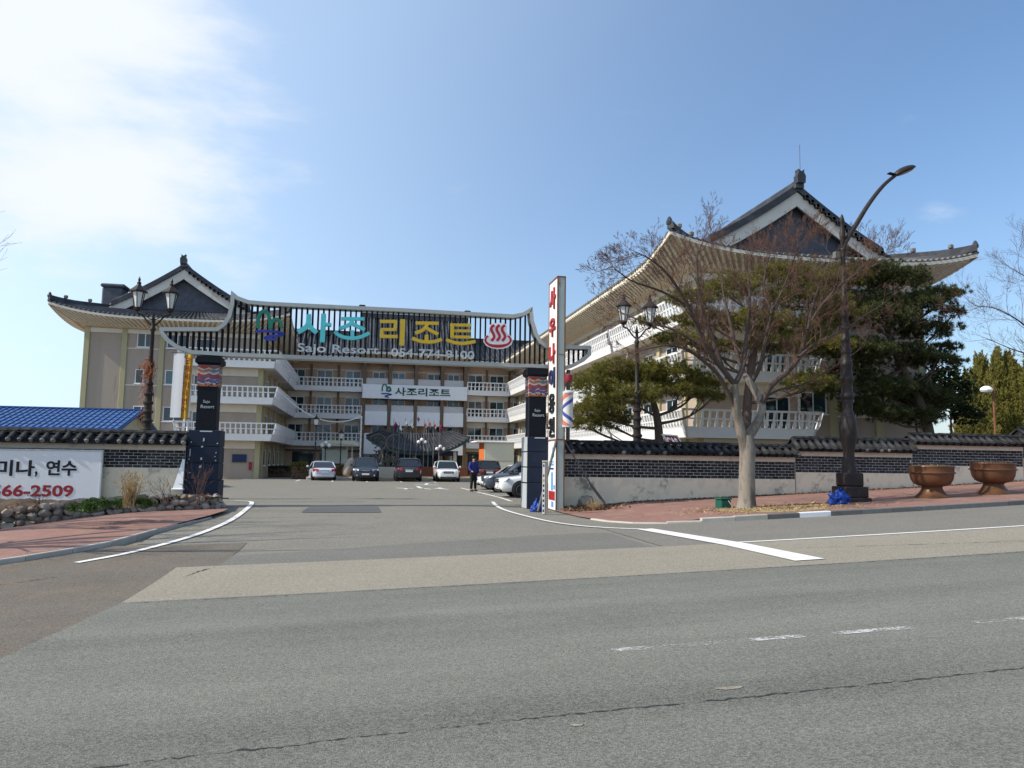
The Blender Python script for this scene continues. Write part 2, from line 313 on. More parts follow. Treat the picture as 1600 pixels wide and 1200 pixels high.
MT = dict(
    road=asphalt('road_asphalt', (.163, .159, .137), .08, .20),
    strip=asphalt('strip_asphalt', (.265, .238, .188), .05, .05),
    old=asphalt('old_asphalt', (.138, .12, .098), .14, .05, warm=(.16, .13, .102)),
    drive=asphalt('drive_asphalt', (.20, .187, .157), .07, .05),
    drive2=asphalt('patch_asphalt', (.162, .155, .138), .05, .05),
    lane=asphalt('lane_asphalt', (.185, .174, .15), .06, .06),
    pav=pavers('red_pavers'),
    soil=M('soil', (.10, .072, .05), .95, .3, 6, bump=.6, bscale=30),
    kerb=M('kerb_stone', (.14, .14, .135), .85, .15, 5, rand=.2, speck=.1),
    kerbl=M('kerb_light', (.42, .39, .34), .85, .12, 4, rand=.1, speck=.08),
    kerbw=M('kerb_white', (.72, .73, .74), .7, .05, 5, dirt=((.3, .29, .27), 4, .55, .75, .6)),
    paint=paint_mat('road_paint', (.72, .71, .68), (.345, .43)),
    worn=paint_mat('worn_paint', (.55, .54, .52), (.472, .60), 26),
    tar=paint_mat('tar', (.035, .035, .035), (.40, .56), 14), dark=asphalt('painted_shadow', (.105, .107, .108), .06, .05),  # dark: asphalt tone with the driveway's cast shadow put into the colour
    ground=M('ground', (.2, .17, .12), .95, .3, .6, bump=.3, bscale=8),
    plaster=M('cream_plaster', (.80, .69, .51), .85, .06, 2.0, col2=(.68, .60, .46), dirt=((.17, .16, .145), 1.5, .55, .70, .85), bump=.1, bscale=30),
    cap=M('cap_plaster', (.66, .60, .49), .85, .12, 3, dirt=((.2, .19, .17), 2.5, .55, .8, .6)),
    mortar=M('mortar', (.52, .50, .46), .9, .15, 6),
    brick=M('grey_brick', (.03, .031, .035), .75, .25, 9, rand=.65, bump=.15),
    tile=M('roof_tile', (.016, .017, .020), .8, .25, 5, rand=.45, spec=.2, col2=(.036, .036, .036), bump=.15, bscale=40),
    tileb=M('big_roof_tile', (.032, .034, .042), .5, .25, .5, spec=.35, col2=(.058, .061, .068), mscale=1.2),
    tileend=M('tile_end', (.2, .195, .18), .8, .3, 8, rand=.35),
    stone=M('field_stone', (.25, .205, .16), .9, .2, 7, rand=.45, col2=(.17, .155, .14), bump=.4, bscale=14),
    white=M('white_paint', (.82, .82, .82), .55, .05, 3, dirt=((.42, .38, .32), 2.2, .6, .85, .5)),
    wall=M('tan_wall', (.39, .32, .262), .85, .10, .9, col2=(.34, .282, .228), stretch=(1, 1, .18), dirt=((.24, .195, .155), 1.3, .58, .74, .6)),
    wallc=M('orange_tan_wall', (.44, .30, .205), .85, .07, .7),
    olive=M('olive_pilaster', (.40, .36, .215), .8, .08, 1.5),
    cream=M('cream_paint', (.66, .60, .50), .75, .08, 1.2, dirt=((.38, .31, .22), .9, .55, .8, .5)),
    soffit=M('soffit', (.60, .49, .36), .8, .1, 1.4),
    brown=M('brown_pillar', (.15, .105, .07), .7, .15, 2),
    gablebrick=M('gable_brick', (.085, .092, .112), .8, .3, 3, speck=.3, spscale=9),
    barge=M('barge_board', (.62, .585, .52), .8, .1, 1.2, dirt=((.33, .25, .17), 1.0, .55, .78, .6)),
    glass=glassmat('window_glass'),
    frame=M('window_frame', (.72, .73, .74), .5, .03),
    frost=M('frosted_rail_glass', (.52, .50, .49), .25, .05),
    steel=M('gate_frame_paint', (.36, .385, .37), .5, .1, 2, dirt=((.2, .17, .14), 1.5, .58, .8, .5)),
    slat=M('slat_black', (.010, .011, .013), .8, .1, spec=.15),
    navy=M('navy_panel', (.022, .030, .050), .6, .12, 1.2, spec=.1, dirt=((.06, .06, .06), 2, .55, .85, .5)),
    black=M('black_panel', (.012, .014, .019), .6, .1, spec=.1),
    teal=M('teal_letter', (.09, .50, .53), .45, .04), gold=M('gold_letter', (.55, .38, .03), .45, .05),
    silver=M('silver_letter', (.52, .56, .56), .4, .05), green=M('green_letter', (.01, .16, .11), .45, .05), blue=M('blue_letter', (.02, .04, .30), .45, .05),
    red=M('red_paint', (.34, .02, .035), .5, .08), whitep=M('white_sign', (.80, .80, .80), .45, .03),
    orange=M('orange_paint', (.62, .16, .04), .6, .15, 5), inkr=M('red_ink', (.33, .025, .03), .5, .04), inkk=M('black_ink', (.012, .012, .015), .5, .02),
    inkb=M('navy_ink', (.02, .03, .09), .5, .1), skyb=M('sky_blue_ink', (.10, .33, .65), .5, .1),
    rustw=M('rusty_white_sheet', (.74, .75, .74), .55, .05, 2, dirt=((.3, .12, .05), 1.4, .64, .75, .7)),
    rustg=M('rusty_green_steel', (.36, .42, .39), .6, .08, 1.5, dirt=((.22, .09, .045), 1.3, .58, .7, .85)),
    rust=M('rust', (.2, .085, .045), .85, .3, 6), iron=M('lamp_iron', (.030, .023, .021), .55, .25, 6, dirt=((.14, .08, .055), 4, .55, .8, .7), metal=.2),
    milk=M('lamp_glass', (.66, .68, .66), .2, .05), pipe=M('grey_pipe', (.12, .12, .12), .6, .2),
    copper=M('copper_pot', (.15, .072, .038), .42, .15, 3, metal=.35, dirt=((.16, .075, .05), 2, .5, .8, .7)),
    bluep=M('blue_roof', (.040, .105, .27), .5, .06, 1.2), yell=M('pale_yellow_wall', (.56, .52, .36), .8, .08),
    bag=M('blue_plastic', (.008, .045, .26), .45, .15, 6), greenb=M('green_plastic', (.012, .09, .06), .5, .1),
    bark=M('grey_bark', (.25, .22, .185), .9, .25, 3, dirt=((.09, .08, .06), 2.6, .46, .62, .85), bump=.7, bscale=16, stretch=(1, 1, .35), col2=(.19, .155, .13)),
    limb=M('limb_bark', (.07, .052, .042), .9, .25, 3, bump=.5, bscale=16), twig=M('twig_bark', (.12, .066, .05), .9, .25, 3), pbark=M('pine_bark', (.10, .07, .055), .95, .3, 4, bump=.6, bscale=14),
    straw=leafmat('straw', (.42, .30, .15), .4, .3), weed=leafmat('green_weed', (.07, .13, .03), .4, .3), drybrown=leafmat('dry_leaves', (.2, .12, .075), .5, .2),
    pine=leafmat('pine_needles', (.165, .155, .034), .45, .3), pined=leafmat('dark_pine_needles', (.058, .068, .022), .5, .2), junip=leafmat('juniper_leaves', (.25, .23, .06), .5, .4), shrub=leafmat('evergreen_leaves', (.028, .045, .018), .5, .2),
)
# ------------------------------------------------------------------ ground, road, pavements
def interp(tab, x):
    for (a, p), (b, q) in zip(tab, tab[1:]):
        if x <= b: return p + (q-p)*max(0.0, (x-a)/(b-a))
    return tab[-1][1]
def sheet_v(name, mat, sl, sr, vs, ns, dz, thick=0):
    """sheet following the ground between s=sl(v) and s=sr(v)"""
    b = MB(); b.v = []
    for v in vs:
        a, c = sl(v), sr(v)
        for j in range(ns+1):
            s = a+(c-a)*j/ns; d = dz(s, v) if callable(dz) else dz
            b.v.append((s, v, G(s, v)+d))
    n = ns+1
    b.f = [(i*n+j, i*n+j+1, (i+1)*n+j+1, (i+1)*n+j) for i in range(len(vs)-1) for j in range(ns)]
    return struct(b.build(name, mat, fix=False))
def sheet_s(name, mat, vl, vu, s_list, nv, dz):
    b = MB()
    for s in s_list:
        a, c = vl(s), vu(s)
        for j in range(nv+1):
            v = a+(c-a)*j/nv; d = dz(s, v) if callable(dz) else dz
            b.v.append((s, v, G(s, v)+d))
    n = nv+1
    b.f = [(i*n+j, (i+1)*n+j, (i+1)*n+j+1, i*n+j+1) for i in range(len(s_list)-1) for j in range(nv)]
    return struct(b.build(name, mat, fix=False))
def lin(a, b, n): return [a+(b-a)*i/n for i in range(n+1)]
xs = sorted(set([-900, -500, -250, -120] + [round(x) for x in lin(-80, 90, 85)] + [120, 250, 500, 900])); ys = sorted(set([-300, -120, -60, -30] + [round(x) for x in lin(-14, 46, 60)] + [60, 90, 130, 250, 500, 900, 1500]))
b = MB(); b.v = [(x, y, G(x, y)-.06) for y in ys for x in xs]; n = len(xs)
b.f = [(i*n+j, i*n+j+1, (i+1)*n+j+1, (i+1)*n+j) for i in range(len(ys)-1) for j in range(n-1)]
struct(b.build('ground', MT['ground'], fix=False))
OLDEDGE = [(-20, -5.2), (5, -4.1), (9.1, -3.64), (11.7, -3.41), (15, -2.93), (17, -2.77)]
VS = lin(-14, 12.3, 30)
rng = random.Random(3)
def wob(x, a=.05, k=1.7): return a*(math.sin(x*k)+.6*math.sin(x*k*2.7+1)+.4*math.sin(x*k*6.1+2))
sheet_v('road', MT['road'], lambda v: interp(OLDEDGE, v)+wob(v, .02, 3), lambda v: 70, VS, 60, 0)
sheet_s('roadside_asphalt', MT['strip'], lambda s: 12.22+wob(s, .02, 2)+.015*math.sin(s*23)+.01*math.sin(s*41), lambda s: 15.72, [-3.35, -3.2, -2.9]+lin(-2.8, 20, 260)+lin(20.5, 70, 50), 6, -.004)
sheet_v('old_asphalt', MT['old'], lambda v: -70, lambda v: interp(OLDEDGE, v)+.25, lin(-14, 18.8, 30), 50, -.012)
RK = [(15.7, 8.2), (19.6, 7.4), (20.9, 6.6), (22.5, 6.1), (25.4, 6.4), (40, 6.4), (41, 40)]
sheet_v('drive', MT['drive'], lambda v: -4.9 if v < 30 else -9, lambda v: 8.4 if v < 30 else 15.5, lin(15.6, 29.9, 26)+[30.1, 36, 45, 60, 82], 20, -.02)
sheet_s('patch_or_painted_shadow', MT['drive2'], lambda s: interp([(-2.8, 15.7), (9, 15.72)], s), lambda s: 16.9+.32*(s+2.8)*.75+wob(s, .04), lin(-2.75, 6.2, 14), 4, -.012)
sheet_s('side_lane', MT['lane'], lambda s: 15.7, lambda s: 20.6, lin(6.4, 70, 64), 8, -.008)
sheet_v('patch_or_painted_shadow', MT['dark'], lambda v: -2.3+.02*v, lambda v: .95-.01*v, lin(25.4, 28.4, 6), 4, -.008)  # rectangular shadow on the drive by the gate, painted in as a darker sheet
# pavement right of the gate
RP = [(6.78, 25.4), (6.84, 23.7), (7.17, 21.85), (7.8, 20.87), (8.73, 20.45), (9.2, 20.42), (80, 20.42)]
PH = lambda s, v=0: .015+.11*ss(8.2, 10.5, s)
right_pav = sheet_s('pavement', MT['pav'], lambda s: interp(RP, s)+.13, lambda s: 28.1, [6.78, 6.84, 7.0, 7.17, 7.5, 7.8, 8.2, 8.73]+lin(9.2, 70, 61), 12, PH)
# pavement left of the gate
LK = [(-60, 9.0), (-11, 13.2), (-6.81, 16.8), (-6.02, 17.79), (-5.4, 18.84), (-4.88, 20.84), (-4.35, 22.95), (-4.16, 23.73), (-4.0, 25.2)]
SB = [(-40, 10.5), (-13, 21.6), (-9.47, 23.23), (-7, 24.35), (-4.7, 25.46), (-4.0, 25.9)]
left_pav = sheet_s('pavement', MT['pav'], lambda s: interp(LK, s)+.1, lambda s: interp(SB, s)+.05, lin(-14, -6.9, 10)+lin(-6.7, -4.05, 16), 10, .085)

def kerb_run(pts, mats, w, h, parent, gap=.012, pick=None, drop=.1):
    """a row of kerb stones along pts, each stone its own part"""
    acc = 0; i = 0
    L = [0]
    for a, c in zip(pts, pts[1:]): L.append(L[-1]+math.hypot(c[0]-a[0], c[1]-a[1]))
    def P(d):
        for k in range(len(L)-1):
            if d <= L[k+1] or k == len(L)-2:
                t = (d-L[k])/(L[k+1]-L[k]); return pts[k][0]+(pts[k+1][0]-pts[k][0])*t, pts[k][1]+(pts[k+1][1]-pts[k][1])*t
    d = 0; k = 0
    while d < L[-1]-.1:
        e = min(d+1.0, L[-1]); x0, y0 = P(d+gap/2); x1, y1 = P(e-gap/2)
        ln = math.hypot(x1-x0, y1-y0); nx, ny = -(y1-y0)/ln, (x1-x0)/ln
        b = MB(); hh = h((x0+x1)/2); z0, z1 = G(x0, y0), G(x1, y1)
        q = [(x0, y0, z0-drop), (x1, y1, z1-drop), (x1+nx*w, y1+ny*w, z1-drop), (x0+nx*w, y0+ny*w, z0-drop)]
        t = [(x0+nx*.015, y0+ny*.015, z0+hh), (x1+nx*.015, y1+ny*.015, z1+hh), (x1+nx*w, y1+ny*w, z1+hh), (x0+nx*w, y0+ny*w, z0+hh)]
        mid = [(x0, y0, z0+hh-.02), (x1, y1, z1+hh-.02)]
        b.add(q[:2]+mid+t+q[2:], [(0,1,3,2), (2,3,5,4), (4,5,6,7), (7,6,8,9), (0,2,4,7,9), (1,8,6,5,3), (0,9,8,1)])
        b.build('kerb_stone', pick(k, x0) if pick else mats, parent); d = e; k += 1
kp = [(6.95, 22.9), (7.17, 21.85), (7.8, 20.87), (8.73, 20.36)] + [(x, 20.33) for x in lin(9.7, 60, 50)]
def pickr(k, x):
    if x < 8.5: return MT['kerbl']
    if x < 10.9: return MT['kerbl']
    if 12.3 < x < 13.3: return MT['kerbw']
    return MT['kerb']
kerb_run(kp, None, .17, lambda x: .02+.115*ss(8.2, 10.5, x), right_pav, pick=pickr)
lkp = [(s, interp(LK, s)) for s in lin(-14, -4.16, 24)]
kerb_run(lkp, MT['kerbl'], .10, lambda x: .088-.06*ss(-5, -4.2, x), left_pav)

def stripe(name, pts, w, mat, dz, n=1, taper=None):
    """painted line along pts, lying on the ground"""
    d = []
    for a, c in zip(pts, pts[1:]):
        m_ = max(1, int(math.hypot(c[0]-a[0], c[1]-a[1])/.7))
        d += [(a[0]+(c[0]-a[0])*i/m_, a[1]+(c[1]-a[1])*i/m_) for i in range(m_)]
    d.append(pts[-1]); b = MB()
    for i, p in enumerate(d):
        a, c = d[max(0, i-1)], d[min(len(d)-1, i+1)]; ln = math.hypot(c[0]-a[0], c[1]-a[1]); nx, ny = -(c[1]-a[1])/ln, (c[0]-a[0])/ln
        ww = w if not taper else w*taper(i/(len(d)-1))
        for k in (-1, 1): x, y = p[0]+nx*k*ww/2, p[1]+ny*k*ww/2; b.v.append((x, y, G(x, y)+dz))
    b.f = [(2*i, 2*i+1, 2*i+3, 2*i+2) for i in range(len(d)-1)]
    return struct(b.build(name, mat, fix=False))
def smooth(pts, n=6):
    """Catmull-Rom through pts"""
    out = []; P = [pts[0]]+list(pts)+[pts[-1]]
    for i in range(1, len(P)-2):
        for k in range(n):
            t = k/n; out.append(tuple(.5*((2*P[i][c])+(-P[i-1][c]+P[i+1][c])*t+(2*P[i-1][c]-5*P[i][c]+4*P[i+1][c]-P[i+2][c])*t*t+(-P[i-1][c]+3*P[i][c]-3*P[i+1][c]+P[i+2][c])*t**3) for c in range(len(P[0]))))
    out.append(tuple(pts[-1])); return out
stripe('road_marking', [(7.75, 15.72)]+[(x, 15.7) for x in lin(9, 69, 20)], .13, MT['paint'], .006)
stripe('road_marking', [(7.35, 19.3), (7.9, 15.4), (8.0, 12.78)], .55, MT['paint'], .010, taper=lambda t: .75+.35*t)
stripe('road_marking', smooth([(5.5, 32.2), (5.08, 28.5), (5.03, 25.75), (5.41, 22.52), (5.92, 20.95), (6.6, 20.0), (7.3, 19.35)]), .15, MT['paint'], .006)
stripe('road_marking', smooth([(-4.75, 31.6), (-4.15, 31.2), (-3.85, 29.5), (-3.6, 26), (-3.55, 23.2), (-3.78, 20.9), (-4.16, 19.29), (-4.76, 17.72), (-5.41, 16.7)]), .16, MT['paint'], .004)
stripe('parking_line', [(6.1, 47.4), (6.3, 40), (6.44, 32.8)], .13, MT['paint'], -.012)
for k in range(5): stripe('parking_line', [(-4.6+k*2.55+.0, 58.2), (-4.6+k*2.55, 62.5)], .11, MT['paint'], -.012)
for yy in (37.7, 40.4, 43.1, 46.0): stripe('parking_line', [(6.3, yy), (11.5, yy)], .11, MT['paint'], -.012)
# faded lettering on the forecourt, only scraps of it left
for k, (p, q) in enumerate([((620, 762), (643, 763)), ((632, 764), (640, 762.5)), ((648, 757), (685, 757.5)), ((652, 759.5), (660, 763)), ((655, 762), (674, 764)), ((664, 757.5), (668, 755)), ((679, 762.5), (699, 764)), ((686, 761.5), (692, 763.5))]):
    def onz(px, py):
        d = RT*((px-800)/FPX) + UP*((600-py)/FPX) + FW; t = (-.1-CAM_H)/d.z; return ((CP+d*t).x, (CP+d*t).y)
    stripe('painted_lettering', [onz(*p), onz(*q)], .35 if k in (0, 2, 6) else .22, MT['paint'], -.014)
# faded dashed lane line and two tar seams across the near road
for a, c in ((1.85, 4.75), (5.1, 6.1), (6.9, 8.6), (9.6, 12.6), (15.6, 18.6), (21.6, 24.6)):
    stripe('road_marking', [(a, 7.76), (c, 7.76)], .13, MT['worn'], .005)
def crack(pts, w, seed, dz=.004):
    r = random.Random(seed); q = []
    for a, c in zip(pts, pts[1:]):
        m_ = max(2, int(math.hypot(c[0]-a[0], c[1]-a[1])/.06))
        for i in range(m_): q.append((a[0]+(c[0]-a[0])*i/m_+r.gauss(0, .006), a[1]+(c[1]-a[1])*i/m_+r.gauss(0, .012)))
    b = MB()
    for i, p in enumerate(q):
        ww = w*.8*max(.12, r.gauss(.8, .5)); b.v += [(p[0], p[1]-ww/2, G(*p)+dz), (p[0], p[1]+ww/2, G(*p)+dz)]
    b.f = [(2*i, 2*i+2, 2*i+3, 2*i+1) for i in range(len(q)-1)]
    return struct(b.build('road_crack', MT['tar'], fix=False))
crack([(-6, 5.4), (-3, 5.55), (-1.4, 5.8), (1.0, 5.98), (3.2, 6.02), (6, 6.12), (20, 6.2)], .030, 1)
crack([(-1.45, 5.8), (-1.9, 5.3), (-2.1, 4.8)], .04, 5)
crack([(-3.2, 12.2), (2, 12.21), (7, 12.23), (14, 12.2)], .025, 7)
crack([(2.2, 18.6), (3.0, 17.4), (3.1, 16.6)], .03, 8, -.004)
crack([(-1.5, 24.5), (1.0, 23.6), (3.6, 23.9)], .03, 9, -.01)
crack([(8.6, 14.4), (12.0, 13.7), (14, 13.3)], .03, 2)
crack([(-6.9, 13.6), (-5.9, 14.6), (-5.2, 15.2)], .07, 3, -.006)
crack([(-3.0, 14.4), (-2.85, 15.1), (-2.6, 15.6)], .16, 4, .006)

for (x, y, a, c) in ((3.15, 6.28, .12, .05), (1.65, 5.75, .05, .03), (6.6, 9.6, .07, .02)):
    b = MB(); q = [(x+a*math.cos(t)*(1+.3*math.sin(3*t)), y+c*math.sin(t)*(1+.3*math.cos(2*t))) for t in lin(0, 2*PI*11/12, 11)]; b.v = [(px, py, G(px, py)+.005) for px, py in q]; b.f = [tuple(range(12))]; struct(b.build('road_stain', MT['strip'], fix=False))
# ------------------------------------------------------------------ boundary walls with tiled tops
def disc(r, n, y, half=False, zc=0):
    a0, a1 = (PI, 2*PI) if half else (0, 2*PI); k = n+1 if half else n
    return [(r*math.cos(a0+(a1-a0)*i/n), y, zc+r*math.sin(a0+(a1-a0)*i/n)) for i in range(k)]
def row_tile_mesh():
    b = MB(); r = .092; L = .5; n = 6
    for y in (0, L):
        b.v += [(r*math.cos(PI*i/n), y, r*math.sin(PI*i/n)) for i in range(n+1)]
    b.f = [(i, i+1, i+n+2, i+n+1) for i in range(n)]+[tuple(range(n+1))[::-1]]
    return b.mesh('row_tile', MT['tile'], True)
def drip_tile_mesh():
    b = MB(); r = .17; L = .5; n = 6; a0, a1 = PI*1.15, PI*1.85
    for y in (0, L): b.v += [(r*math.cos(a0+(a1-a0)*i/n), y, .155+r*math.sin(a0+(a1-a0)*i/n)) for i in range(n+1)]
    b.f = [(i, i+1, i+n+2, i+n+1) for i in range(n)]
    o = len(b.v); b.v += [(r*math.cos(a0+(a1-a0)*i/n), -.012, .155+r*math.sin(a0+(a1-a0)*i/n)) for i in range(n+1)]
    lip = [(r*.93*math.cos(PI*1.1+PI*.8*i/n), -.03, .12+r*1.05*math.sin(PI*1.1+PI*.8*i/n)) for i in range(n+1)]
    b.v += lip; b.f += [tuple(range(o, o+n+1)), ]+[(o+i, o+i+1, o+n+1+i+1, o+n+1+i) for i in range(n)]
    return b.mesh('drip_tile', MT['tile'], True)
def ridge_tile_mesh():
    b = MB(); b.bbox(-.17, .17, -.12, .12, -.022, .022, .01); return b.mesh('ridge_tile', MT['tile'])
def ridge_cap_mesh():
    b = MB(); r = .085; n = 6
    for x in (-.17, .17): b.v += [(x, r*math.cos(PI*i/n), r*math.sin(PI*i/n)) for i in range(n+1)]
    b.f = [(i, i+1, i+n+2, i+n+1) for i in range(n)]+[tuple(range(n+1)), tuple(range(n+1, 2*n+2))]
    return b.mesh('ridge_cap', MT['tile'], True)
def tile_end_mesh():
    b = MB(); b.v = disc(.088, 10, -.006)+disc(.06, 10, -.03); b.f = [(i, (i+1)%10, (i+1)%10+10, i+10) for i in range(10)]+[tuple(range(10, 20))]
    return b.mesh('tile_end', MT['tileend'])
ROWT, DRIPT, RIDT, RIDC, TEND = row_tile_mesh(), drip_tile_mesh(), ridge_tile_mesh(), ridge_cap_mesh(), tile_end_mesh()
BW, BH = .272, .092
bb = MB(); bb.bbox(-BW/2, BW/2, 0, .06, -BH/2, BH/2, .006); BRICK = bb.mesh('brick', MT['brick'])
def wall_section(label, s0, s1, zb, zm0, zm1, zu, zr, ends=True, endfrac=0.0, seed=1, brick_from=None):
    r = random.Random(seed); V = 28.0
    t = thing('boundary_wall', label, 'wall', ((s0+s1)/2, V+.2, min(zb(s0), zb(s1))), group='tile-topped walls along the road')
    b = MB(); q = []
    n = 8
    for i in range(n+1):
        s = s0+(s1-s0)*i/n; q += [(s, V, zb(s)-.25), (s, V, zm0), (s, V+.38, zm0), (s, V+.38, zb(s)-.25)]
    b.v = q; b.f = [(4*i+k, 4*i+4+k, 4*i+4+k+1, 4*i+k+1) for i in range(n) for k in range(3)]+[(0, 1, 2, 3), (4*n+3, 4*n+2, 4*n+1, 4*n)]
    b.build('plaster_base', MT['plaster'], t)
    MB().box(s0, s1, V+.045, V+.34, zm0, zm1).build('mortar_bed', MT['mortar'], t)
    MB().box(s0-.004, s1+.004, V-.03, V+.42, zm1, zu).build('plaster_band', MT['cap'], t)
    rows = 6; rh = (zm1-zm0)/rows
    for k in range(rows):
        x = (s0 if brick_from is None else brick_from)+(BW/2+.008 if k%2 == 0 else .008)
        if k%2: piece('brick', BRICK, t, (x+BW*.22, V+.03+r.uniform(-.004, .004), zm0+rh*(k+.5)), (0, 0, 0), (.46, 1, rh*.86/BH)); x += BW*.46+.016+BW/2
        while x+BW/2 < s1-.002:
            piece('brick', BRICK, t, (x, V+.03+r.uniform(-.005, .004), zm0+rh*(k+.5)+r.uniform(-.003, .003)), (0, r.uniform(-.008, .008), 0), (r.uniform(.96, 1.0), 1, rh*.86/BH*r.uniform(.95, 1.03))); x += BW+.016
        rem = s1-(x-BW/2)
        if rem > .06: piece('brick', BRICK, t, (s1-rem/2-.004, V+.03, zm0+rh*(k+.5)), (0, 0, 0), ((rem-.012)/BW, 1, rh*.86/BH))
    # tiled top: solid bed, then tiles row by row
    ve, vr = V-.3, V+.2; ze = zu+.05; zt = zr-.2; sl = math.atan2(zt-ze, vr-ve)
    b = MB(); b.v = [(s0-.02, ve+.05, ze-.06), (s0-.02, vr, zt-.03), (s0-.02, 2*vr-ve-.05, ze-.06), (s1+.02, ve+.05, ze-.06), (s1+.02, vr, zt-.03), (s1+.02, 2*vr-ve-.05, ze-.06)]
    b.f = [(0, 1, 4, 3), (1, 2, 5, 4), (2, 0, 3, 5), (0, 2, 1), (3, 4, 5)]; b.build('tile_bed', MT['tile'], t)
    pit = .335; n = max(2, int(round((s1-s0)/pit))); pit = (s1-s0)/n; Ls = math.hypot(zt-ze, vr-ve)
    for side in (0, 1):
        for i in range(n+1):
            s = s0+pit*i; a = r.uniform(-.02, .02)
            if side == 0:
                rt = piece('row_tile', ROWT, t, (s, ve-.03+r.uniform(-.02, .015), ze+.01+r.uniform(-.01, .01)), (sl+r.uniform(-.03, .03), r.uniform(-.05, .05), a), (1, (Ls+.05)/.5, 1))
                if r.random() < endfrac: o = piece('tile_end', TEND, rt, (0, 0, 0)); o.location = (0, 0, .02)
                if i < n: piece('drip_tile', DRIPT, t, (s+pit/2, ve-.015+r.uniform(-.012, .012), ze-.005+r.uniform(-.012, .008)), (sl+r.uniform(-.02, .02), r.uniform(-.04, .04), 0), (1, (Ls+.02)/.5, 1))
            else:
                piece('row_tile', ROWT, t, (s, 2*vr-ve+.03, ze+.01), (sl, 0, PI), (1, (Ls+.05)/.5, 1))
    m_ = max(2, int((s1-s0)/.34)); w = (s1-s0)/m_
    for k in range(m_):
        s = s0+w*(k+.5)
        for j, dz in enumerate((.0, .055)):
            piece('ridge_tile', RIDT, t, (s+r.uniform(-.03, .03), vr+r.uniform(-.03, .03), zt+.02+dz+r.uniform(-.008, .008)), (r.uniform(-.05, .05), r.uniform(-.03, .03), r.uniform(-.06, .06)), (w/.34, 1.05-.15*j, 1))
        piece('ridge_cap', RIDC, t, (s, vr+r.uniform(-.015, .015), zt+.085+r.uniform(-.008, .012)), (0, r.uniform(-.03, .03), r.uniform(-.03, .03)), (w/.335, 1, 1))
    return t
wall_section('long low wall of dark brick between the gate pillar and the bare street tree', 7.05, 16.95, lambda s: G(s, 27.9)+.02, 1.02, 1.70, 1.90, 2.45, endfrac=.12, seed=2)
wall_section('middle stepped wall section behind the tall street light and blue bag', 17.0, 22.25, lambda s: G(s, 27.9)+.1, 1.30, 1.95, 2.14, 2.78, endfrac=.1, seed=3)
wall_section('highest wall section behind the two copper planters', 22.3, 27.6, lambda s: G(s, 27.9)+.1, 1.64, 2.31, 2.49, 3.03, endfrac=.0, seed=4)
wall_section('last wall section stepping up at the right edge past the planters', 27.65, 33.2, lambda s: G(s, 27.9)+.1, 2.0, 2.67, 2.85, 3.4, seed=5)
wall_section('wall left of the gate with pale-ended tiles above the white phone number board', -13.6, -5.9, lambda s: -.35, 1.19, 1.79, 1.98, 2.5, endfrac=.95, seed=6)

# stone-edged planting bed left of the gate
def blob_mesh(name, mat, seed, k=.22, sub=1, flat=1):
    r = random.Random(seed); bm = bmesh.new(); bmesh.ops.create_icosphere(bm, subdivisions=sub+1, radius=.5)
    ax = [Vector((r.gauss(0, 1), r.gauss(0, 1), r.gauss(0, 1))).normalized() for _ in range(7)]; am = [r.uniform(.2, .46) for _ in ax]
    for v in bm.verts:
        d = v.co.normalized(); f = .5
        for a, h in zip(ax, am):
            c = d.dot(a)
            if c > .05: f = min(f, h/c)
        v.co = d*max(f, .22)*(1+r.gauss(0, k*.08)); v.co.z *= flat
    bm_ = MB().bm(bm); return bm_.mesh(name, mat, True)
STONES = [blob_mesh('stone', MT['stone'], i) for i in range(8)]
def SB2(s): return interp(SB, s)
BZ = lambda s: G(s, SB2(s))
bed = thing('planting_bed', 'raised bed edged with rough field stones under the phone number board', 'planter', (-8.5, 24, -.5))
r = random.Random(11)
path = [(-13, 21.65), (-9.47, 23.23), (-7, 24.35), (-4.75, 25.44), (-4.35, 25.9), (-4.3, 26.6)]
for row in range(3):
    d = r.uniform(0, .2)
    while True:
        acc = d; P = None
        for a, c in zip(path, path[1:]):
            l = math.hypot(c[0]-a[0], c[1]-a[1])
            if acc <= l: P = (a[0]+(c[0]-a[0])*acc/l, a[1]+(c[1]-a[1])*acc/l); ang = math.atan2(c[1]-a[1], c[0]-a[0]); break
            acc -= l
        if P is None: break
        w = r.uniform(.2, .36) if row < 2 else r.uniform(.2, .42); h = r.uniform(.16, .22)
        hgt = .5*(1-.25*ss(-6, -4.3, P[0]))
        piece('stone', r.choice(STONES), bed, (P[0]-math.sin(ang)*(.10+.05*row), P[1]+math.cos(ang)*(.10+.05*row), G(P[0], P[1])+.08+hgt*(.08+row*.34)+r.uniform(-.03, .03)), (r.uniform(-.4, .4), r.uniform(-.4, .4), ang+r.uniform(-.3, .3)), (w*1.3, .34, h*1.45))
        d += w*.92
b = MB()
S_ = lin(-13, -4.4, 26); K_ = 8
for s in S_:
    y0 = SB2(s)+.12
    for k in range(K_+1):
        t = k/K_; y = y0+(28.05-y0)*t; b.v.append((s, y, (BZ(s)+.42)*(1-t)+(.16)*t+.05*math.sin(s*7+k*3)+.03*math.sin(s*17)))
b.f = [(i*(K_+1)+k, (i+1)*(K_+1)+k, (i+1)*(K_+1)+k+1, i*(K_+1)+k+1) for i in range(len(S_)-1) for k in range(K_)]
b.build('soil', MT['soil'], bed, fix=False)
